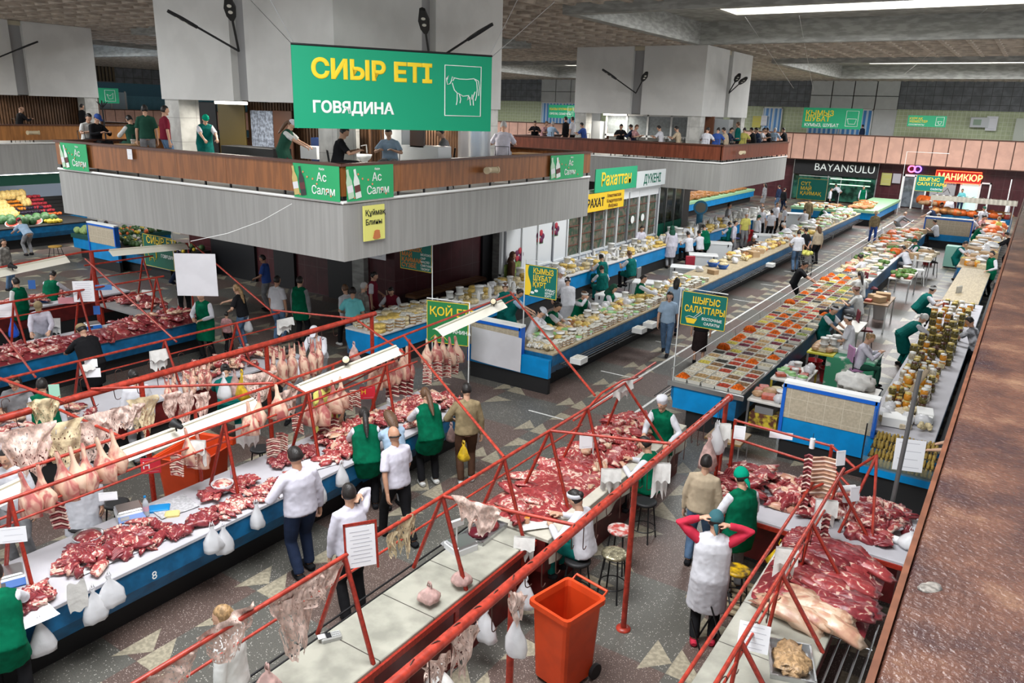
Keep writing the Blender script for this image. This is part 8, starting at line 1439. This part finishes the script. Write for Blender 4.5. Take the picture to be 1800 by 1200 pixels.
b = lambda c: (lambda q: q.ball((0, 0, .0), (.17, .17, .19), 16, fn=lambda u: (1+.15*noise.noise(u*6)) if u.z > -.1 else .9))
for q in ((1305, 575), (1265, 607), (1388, 530), (1450, 490)):
    o = B(); o.ball((0, 0, .0), (.15, .14, .13), 18, fn=lambda u: 1+.25*noise.noise(u*7)); p = P(*q, 1.05); p.x = max(-5.2, min(-4.2, p.x)); single('carrot_heap', o, MATS['salad_0'], 'big orange mound of shredded carrot on the salad counter', 'food', 'orange carrot mounds', loc=(p.x, p.y, .99))
W4 = 'on the far part of the salad counter'
def it(k, nm, c, lb, ct, fn, extra=None): ITEMS[k] = (P1(nm, fn, mat('m_'+k, c, .5, var=.3, scale=20, bump=.3), extra), lb, ct)
it('herb', 'herb_bunch', (.10, .20, .04), 'green herb bunch', 'herbs', lambda b: [b.ball((rnd(-.08, .08), rnd(-.08, .08), .06), (.07, .06, .05), 8, fn=nz(.9, 5)) for _ in range(6)]); it('carr', 'carrot_pile', (.66, .12, .01), 'orange carrot pile', 'food', lambda b: b.ball((0, 0, .06), (.15, .13, .10), 12, fn=nz(.3, 6))); it('redb', 'red_pack', (.5, .10, .06), 'red and white food pack', 'pack', lambda b: b.bev(-.1, .1, -.08, .08, 0, .06, .01)); it('cream', 'pale_pack', (.62, .52, .36), 'cream coloured food pack', 'pack', lambda b: b.bev(-.1, .1, -.08, .08, 0, .07, .01)); it('dish', 'food_dish', (.5, .3, .16), 'dish of brown snacks', 'dish', lambda b: b.lathe([(.08, 0), (.12, .05), (.08, .09), (.001, .1)], 12))
scatter(['cream', 'redb', 'dish', 'wheel', 'curdy', 'tub', 'cream', 'herb'], -5.25, -4.1, 29.4, 34, .935, 5, 15, W4, .3, 1.3)
scatter(['carr', 'cream', 'dish', 'herb', 'box', 'redb', 'tub', 'curdy'], -5.25, -4.1, 34, 42.7, .935, 5, 20, 'at the end of the salad counter near the manicure salon', .3, 1.7)
# service tables behind salads
def table(x, y, w, d, h, top, label, legs=STEEL, shelf=None):
    r = thing('service_table', label, 'table', (x, y, 0)); b = B(); b.bev(-w/2, w/2, -d/2, d/2, h-.04, h, .008); part('tabletop', b, top, r)
    for sx in (-1, 1):
        for sy in (-1, 1): b = B(); b.box(sx*(w/2-.03)-.02, sx*(w/2-.03)+.02, sy*(d/2-.03)-.02, sy*(d/2-.03)+.02, 0, h-.04); part('leg', b, legs, r)
    if shelf: b = B(); b.box(-w/2+.03, w/2-.03, -d/2+.05, d/2-.05, .22, .25); part('shelf', b, shelf, r)
    return r
WOODT = mat('white_board', (.62, .60, .55), .5)
table(-3.55, 14.9, .7, .95, .8, WOODT, 'white-topped service table of bags at the near end of the salad stall', shelf=ply); table(-3.55, 16.6, .7, 1.2, .8, WOODT, 'cream service table with small tubs before the two buckets', mat('yellow_leg', (.6, .45, .05), .5), shelf=ply); table(-3.45, 19.0, .6, 1.1, .82, mat('yellow_front', (.55, .5, .04), .5), 'yellow-green fronted shelf of packed salads'); table(-3.4, 21.8, .6, 1.3, .8, WOODT, 'table with a tall clear container behind the salad trays'); table(-3.3, 25.5, .7, 1.5, .85, mat('table_brown', (.25, .16, .09), .5), 'tall table with a brown crate in the salad aisle', WHITE); table(-3.3, 30.5, .7, 2.0, .85, WOODT, 'steel legged table of packs in the far salad aisle'); table(-3.2, 35.5, .7, 2.4, .85, WOODT, 'far steel table among the seated sellers')
scatter(['bag', 'tub', 'wheel', 'dish', 'redb'], -3.85, -3.25, 14.5, 15.3, .81, 3, 3, 'on the near service table of the salad stall', .3, 1.2); scatter(['tub', 'tubg', 'redb', 'bag'], -3.85, -3.25, 16.1, 17.1, .81, 3, 5, 'on the cream service table', .3, .9); scatter(['tub', 'dish', 'cream'], -3.7, -3.2, 18.6, 19.5, .83, 3, 5, 'on the yellow-fronted shelf', .2, 1, stack=lambda k: 2 if k == 'tub' else 1); scatter(['redb', 'box', 'cream', 'bag'], -3.6, -3.1, 24.9, 26.1, .86, 2, 4, 'on the tall brown table', .3, 1.3); scatter(['cream', 'redb', 'tub', 'herb'], -3.6, -3.0, 29.6, 31.4, .86, 3, 5, 'on the far packing table', .3, 1.4); scatter(['cream', 'tub', 'box'], -3.5, -2.9, 34.4, 36.6, .86, 3, 5, 'on the farthest packing table', .3, 1.6)
r = thing('carton_stack', 'printed yellow fruit carton on the shelf below the near service table', 'box', (-3.55, 14.75, .25)); b = B(); b.box(-.28, .25, -.3, .2, 0, .28); part('carton', b, mat('carton_print', (.62, .48, .04), .6, var=.8, scale=9, col2=(.12, .04, .02)), r); b = B(); b.box(-.2, .15, -.25, .15, .28, .42); part('tray', b, GRY, r)
# jars
JARH = mat('honey', (.55, .22, .02), .15); JARP = mat('pickle', (.14, .11, .03), .2, var=.5, scale=30); JARR = mat('jar_red', (.35, .05, .03), .2, var=.4, scale=30); JARW = mat('jar_pale', (.55, .48, .36), .2, var=.4, scale=25); LIDW = mat('lid_white', (.72, .72, .68), .35); LIDY = mat('lid_gold', (.55, .42, .12), .35); LIDD = mat('lid_dark', (.08, .03, .02), .4)
for k, m_, ld, lb in (('jarh', JARH, LIDW, 'amber honey jar with a white lid'), ('jarp', JARP, LIDY, 'dark pickle jar with a gold lid'), ('jarr', JARR, LIDW, 'red pickle jar'), ('jard', JARP, LIDD, 'dark jar with a dark lid'), ('jarw', JARW, LIDW, 'pale jar with a white lid'), ('jarg', JARH, LIDY, 'gold-lidded honey jar')):
    def f(m_=m_, ld=ld):
        b = B(); b.lathe([(.05, 0), (.058, .01), (.058, .085), (.045, .1)], 12); o = part('jar', b, m_); b = B(); b.lathe([(.05, .1), (.05, .122), (.001, .125)], 12); part('lid', b, ld, o); return o
    ITEMS[k] = (f, lb, 'jar')
W5 = 'on the pickle and honey counter under the railing'
scatter(['jarh', 'jarw', 'jarh', 'jarg', 'jarp', 'wheel', 'jard'], -1.6, -.95, 15.2, 19.0, .9, 5, 18, W5, .3, 1.15, skip=.12, stack=lambda k: random.choice([1, 1, 2]) if k[:3] == 'jar' else 1)
scatter(['jard', 'jarp', 'jarh', 'jard', 'jarp'], -1.65, -.85, 19.0, 23.0, .9, 5, 16, W5, .25, 1.25, skip=.2, stack=lambda k: random.choice([1, 2, 3]) if random.random() < .4 else 1)
scatter(['jarg', 'jarp', 'jarr', 'jarh', 'jarw'], -1.6, -.8, 23.0, 26.2, .9, 4, 7, W5, .25, 1.4)
W6 = 'on the far grocery counter of the right row'
scatter(['jarg', 'jarh', 'cream', 'dish', 'box', 'tub', 'jarr', 'wheely', 'dish', 'redb', 'bag'], -1.75, -.9, 33.8, 43, .9, 4, 20, W6, .3, 1.9)
scatter(['jarr', 'jarg', 'redb', 'dish', 'carr', 'loaf'] if 'loaf' in ITEMS else ['jarr', 'redb', 'dish', 'carr'], -1.7, -.9, 43, 49.5, .9, 3, 10, W6, .3, 2.4)
scatter(['bag', 'curdy', 'wbox', 'cream'], -1.6, -.8, 14.3, 15.2, .92, 4, 4, 'in front of the honey jars near the glass case', .3, 1.2)
# glass case with spice bottles in front of the tiled end panel
r = thing('display_case', 'glass case of small gold-capped bottles at the end of the right row', 'display case', (-1.0, 13.0, 0)); b = B(); b.box(-.55, .55, -.05, .95, .50, .62); part('blue_base', b, BLUE, r); b = B(); b.box(-.5, .5, 0, .9, 0, .5); part('cabinet', b, BLACK, r); b = B(); b.box(-.55, -.535, -.05, .95, .62, 1.35); b.box(-.55, .55, -.05, -.04, .62, .80); part('glass_pane', b, mat('case_glass', (.2, .28, .28), .05, alpha=.25), r)
for x, y in ((-.55, -.05), (-.55, .95)): b = B(); b.tube([(x, y, .6), (x, y, 1.36)], .012, 6); part('frame_post', b, DARK, r)
for st in range(4): b = B(); b.box(-.5, .5, .02+st*.2, .2+st*.2, .62+st*.08, .64+st*.08); part('step', b, mat('step_dark', (.06, .05, .03), .5), r)
it('spice', 'spice_bottle', (.40, .27, .06), 'small gold-capped bottle', 'bottle', lambda b: b.lathe([(.024, 0), (.026, .07), (.014, .085), (.016, .10), (.001, .105)], 8))
for st in range(4): scatter(['spice'], -1.48, -.52, 13.03+st*.2, 13.19+st*.2, .64+st*.08, 16, 2, 'in the glass case at the end of the right row', .15, 1.05)
# green painted chest, mint freezer, crate
r = thing('painted_chest', 'peeling green and white chest between the seller in lavender and the honey jars', 'chest', (-2.75, 18.9, 0)); b = B(); b.bev(-.55, .5, -.45, .5, 0, .80, .02); part('chest_body', b, mat('chest_green', (.05, .28, .15), .5, var=.6, scale=4, col2=(.55, .58, .5), vlo=.38, vhi=.44), r); b = B(); b.bev(-.57, .52, .0, .52, .80, .86, .02); part('lid', b, mat('chest_lid', (.66, .68, .66), .5, var=.15), r)
r = thing('mint_cabinet', 'mint green metal cabinet beside the seller in teal', 'cabinet', P(1675, 470, 0)); b = B(); b.bev(-.4, .4, -.3, .3, .06, .95, .02); part('cabinet_body', b, mat('mint', (.28, .55, .46), .4), r); b = B(); b.box(-.35, .35, -.26, .26, 0, .06); part('base', b, BLACK, r)
r = thing('cloth_heap', 'white sacks of goods on the table before the seller reading her phone', 'sack', (-2.35, 16.6, 0)); table(-2.25, 16.3, .8, 1.1, .75, WOODT, 'small table under the white sacks'); b = B(); b.ball((0, 0, .88), (.38, .42, .16), 20, fn=nz(.5, 3)); part('sack', b, TOWEL, r)
# fruit
FR = {'melon': ('yellow melon', (.80, .58, .22), (.115, .115, .15)), 'orange': ('orange', (.75, .25, .02), .05), 'pome': ('red pomegranate', (.45, .03, .05), .055), 'tom': ('orange-red persimmon', (.70, .14, .03), .05), 'grape': ('dark plum', (.03, .02, .05), .045), 'wm': ('watermelon', (.05, .14, .05), .17), 'cab': ('pale green cabbage', (.40, .55, .20), .12), 'lemon': ('yellow fruit', (.72, .52, .04), .045), 'veg': ('dark green vegetable', (.05, .11, .03), .07), 'white': ('white garlic bulb', (.6, .58, .5), .05)}
for k, (lb, c, r0) in FR.items():
    it('f_'+k, lb.split()[-1] if k != 'cab' else 'cabbage', c, lb, 'fruit', (lambda r0: (lambda b: b.ball((0, 0, (r0[2] if isinstance(r0, tuple) else r0)*.8), r0, 12, fn=nz(.08, 4))))(r0))
def fruit(k, qa, qb, n, z0, z1, X0, X1, where, sc=1):
    """rows between two pixel ends, stepping back and up"""
    for i in range(n):
        u = random.random(); v = random.random(); X = X0+(X1-X0)*v; z = z0+(z1-z0)*v; px_ = qa[0]+(qb[0]-qa[0])*u; py_ = qa[1]+(qb[1]-qa[1])*u; p = PX(px_, py_, X); f, lb, ct = ITEMS['f_'+k]
        inst(('it', 'f_'+k), f, (X, p.y, z), rnd(-3, 3), sc*rnd(.9, 1.1), lb+' '+where, ct, lb+' '+where)
rr_ = thing('fruit_steps', 'stepped fruit display shelves at the back left', 'shelf', (-36.5, 14, 0))
for k in range(6): b = B(); b.box(-.2-k*.3-.3, -.2-k*.3, -3.5, 5.6, .85, .9+k*.13); part('step', b, BLACK, rr_)
b = B(); b.box(-2.0, -.2, -3.5, 5.6, 0, .85); part('cabinet', b, BLUED, rr_)
def fr(k, ya, yb, ka, kb, nper, where, sc=1):
    for st in range(ka, kb):
        for i in range(nper):
            f, lb, ct = ITEMS['f_'+k]; y = ya+(yb-ya)*(i+.5)/nper; inst(('it', 'f_'+k), f, (-36.5-.35-st*.3+rnd(-.04, .04), y+rnd(-.02, .02), .9+st*.13), rnd(-3, 3), sc*rnd(.9, 1.1), lb+' '+where, ct, lb+' '+where)
Wf = 'on the stepped fruit display'
yf = lambda px_, py_=380: PX(px_, py_, -36.8).y
fr('melon', yf(0), yf(32), 0, 4, 5, Wf, 1.25); fr('melon', yf(10), yf(78), 5, 6, 8, Wf, 1.5); fr('orange', yf(33), yf(60), 2, 5, 13, Wf, 1.3); fr('lemon', yf(30), yf(42), 0, 2, 8, Wf, 1.3); fr('pome', yf(76), yf(104), 1, 6, 12, Wf, 1.3); fr('tom', yf(62), yf(76), 3, 5, 8, Wf, 1.3); fr('tom', yf(80), yf(110), 0, 1, 14, Wf, 1.3); fr('grape', yf(42), yf(90), 0, 3, 20, Wf, 1.4); fr('melon', yf(60), yf(74), 3, 5, 2, Wf, 1.2)
for q, t_ in (((22, 396), 'left cut watermelon half showing red flesh'), ((63, 392), 'right cut watermelon half showing red flesh')):
    r = thing('watermelon_half', t_, 'watermelon', PX(*q, -34.7)+Vector((0, 0, .08)), .9); M = Matrix.Rotation(radians(28), 4, 'X'); b = B(); b.ball((0, 0, 0), (.26, .26, .24), 20, M=M, fn=lambda u: 1 if u.z < .05 else .02); part('rind', b, mat('rind', (.10, .28, .08), .4), r); b = B(); b.lathe([(.235, .012), (.001, .016)], 24, M=M); part('flesh', b, mat('melon_flesh', (.68, .07, .05), .35), r); b = B(); b.lathe([(.262, .0), (.262, .011), (.23, .012)], 24, M=M); part('pith', b, WHT, r)
scatter(['f_wm'], -35.9, -34.3, yf(5, 410)-.6, yf(70, 410)-.2, .9, 2, 6, 'on the front of the fruit counter', .2, 1.1); scatter(['f_lemon'], -35.2, -34.2, PX(80, 405, -34.7).y, PX(102, 405, -34.7).y, .92, 4, 12, 'in the banana yellow patch at the counter end', .3, 1.6)
scatter(['f_cab'], -31.0, -30.3, 15.95, 16.7, .95, 3, 3, 'at the corner of the vegetable stall', .2, 1.3); scatter(['f_veg', 'f_white', 'f_veg', 'f_tom', 'f_lemon'], -30.5, -29.0, 16.4, 18.8, .95, 7, 10, 'on the dark green vegetable stall', .3, 1.5); scatter(['f_veg', 'f_veg', 'f_veg', 'f_lemon', 'f_grape', 'f_white'], -28.6, -24.4, 15.8, 17.1, .9, 18, 6, 'on the long dark vegetable counter', .3, 1.5)
# far produce
it('saus', 'sausage', (.36, .13, .05), 'smoked sausage', 'sausage', lambda b: b.tube([(-.25, 0, .05), (0, .05, .06), (.25, 0, .05)], [.03, .05, .03], 8)); it('loaf', 'bread_loaf', (.40, .17, .05), 'brown bread loaf', 'bread', lambda b: b.ball((0, 0, .07), (.28, .10, .08), 12))
scatter(['saus', 'box', 'tub', 'saus', 'dish', 'curd'], -12.1, -9.7, 49.9, 52.3, .95, 7, 7, 'on the far block stall', .3, 1.3); scatter(['saus', 'saus', 'loaf', 'curdy'], -9.2, -8.2, 51.3, 56, .95, 4, 16, 'on the far aisle counter', .3, 1.4); scatter(['loaf'], -19.4, -17.8, 45, 59, .95, 4, 22, 'on the bakery stall under the farther mezzanine', .2, 1.3); scatter(['jarr', 'jarr', 'carr', 'loaf'], -4.8, -.9, 53.1, 53.9, .9, 14, 2, 'under the pleated canopy', .2, 2.6); scatter(['jarr', 'carr', 'dish'], -6.5, -4.8, 62, 63.5, .6, 6, 3, 'before the manicure salon wall', .3, 3)
for i, q in enumerate(((1018, 622), (1125, 568), (1146, 532), (1248, 595), (1355, 461), (1430, 440))):
    p = PX(*q, -7.85); r = thing('carton_box', 'white carton number %s hung on the dairy counter rods' % ('nearest', 'second', 'third', 'x', 'fourth', 'fifth')[i] if i != 3 else 'x', 'box', (-7.85, p.y, .62)) if i != 3 else None
    if r: r['label'] = ['white carton on the rods nearest the blank banner', 'white carton on the rods left of the walking woman', 'white carton on the rods behind the walking woman', '', 'white bundle on the rods near the empty plank stretch', 'white bundle on the rods by the three shoppers'][i]; b = B(); b.bev(-.14, .14, -.17, .17, 0, .13, .005); part('carton', b, TUB, r); b = B(); b.box(-.10, .10, -.13, .13, .1301, .134); part('contents', b, CHW, r)
scatter(['tub', 'redb', 'jarr'], -12.7, -11.8, 14.6, 15.2, 4.87, 3, 1, 'on the café table under the banner', .2, .8); scatter(['tub', 'redb', 'dish'], -20.6, -20.0, 12.2, 12.7, 4.87, 3, 1, 'on the left café table', .2, .8)
b = B(); b.box(-.2, .2, 0, 19, 0, .5); single('shade_box', b, BLACK, 'black box standing in for the shade along the pickle counter front', 'shelf', loc=(-.38, 14.4, .1))  # black box put in as the shadow beneath the bag rods
r = thing('strip_light', 'long white tube added to brighten the fruit display', 'lamp', (-35.2, 11, 2.85)); b = B(); b.box(-.05, .05, 0, 8, 0, .06); part('tube', b, mat('tube_lit', (1, .95, .85), .4, emit=6), r)  # made-up tube fixture, goes with the added fill below
l_ = bpy.data.lights.new('fruit_fill', 'AREA'); l_.shape = 'RECTANGLE'; l_.size = .3; l_.size_y = 8; l_.energy = 260; l_.color = (1, .95, .86); o = bpy.data.objects.new('fruit_fill', l_); COL.objects.link(o); o.location = (-35.0, 15, 2.8); o.rotation_euler = (0, .5, 0)  # fill light added to lift the dark fruit under the slab
for s_, X_, Y_, z_ in (('355', -16.39, 9.4, .66), ('357', -16.39, 6.3, .66), ('356', -16.39, 8.0, .66)): text(s_, .16, frame(Vector((X_+.0+1.05-.39, Y_-3.4, z_)), (0, 1, 0), (1, 0, .0)), mat('stencil', (.02, .03, .05), .6), c3, 'stencil_number')
text('8', .14, frame(Vector((.66, 2.35, .66)), (0, 1, 0), (1, 0, 0)), WHT, c1, 'stencil_number')
r, L = board('dark green fascia sign over the fruit display at the left edge', frame(Vector((-34.7, 13.5, 2.72)), (0, 1, 0), (1, 0, 0)), 9.5, .42, mat('fascia_green', (.01, .07, .045), .5)); lines(r, L, [('К', -1.2, -.12, .32, YEL)])
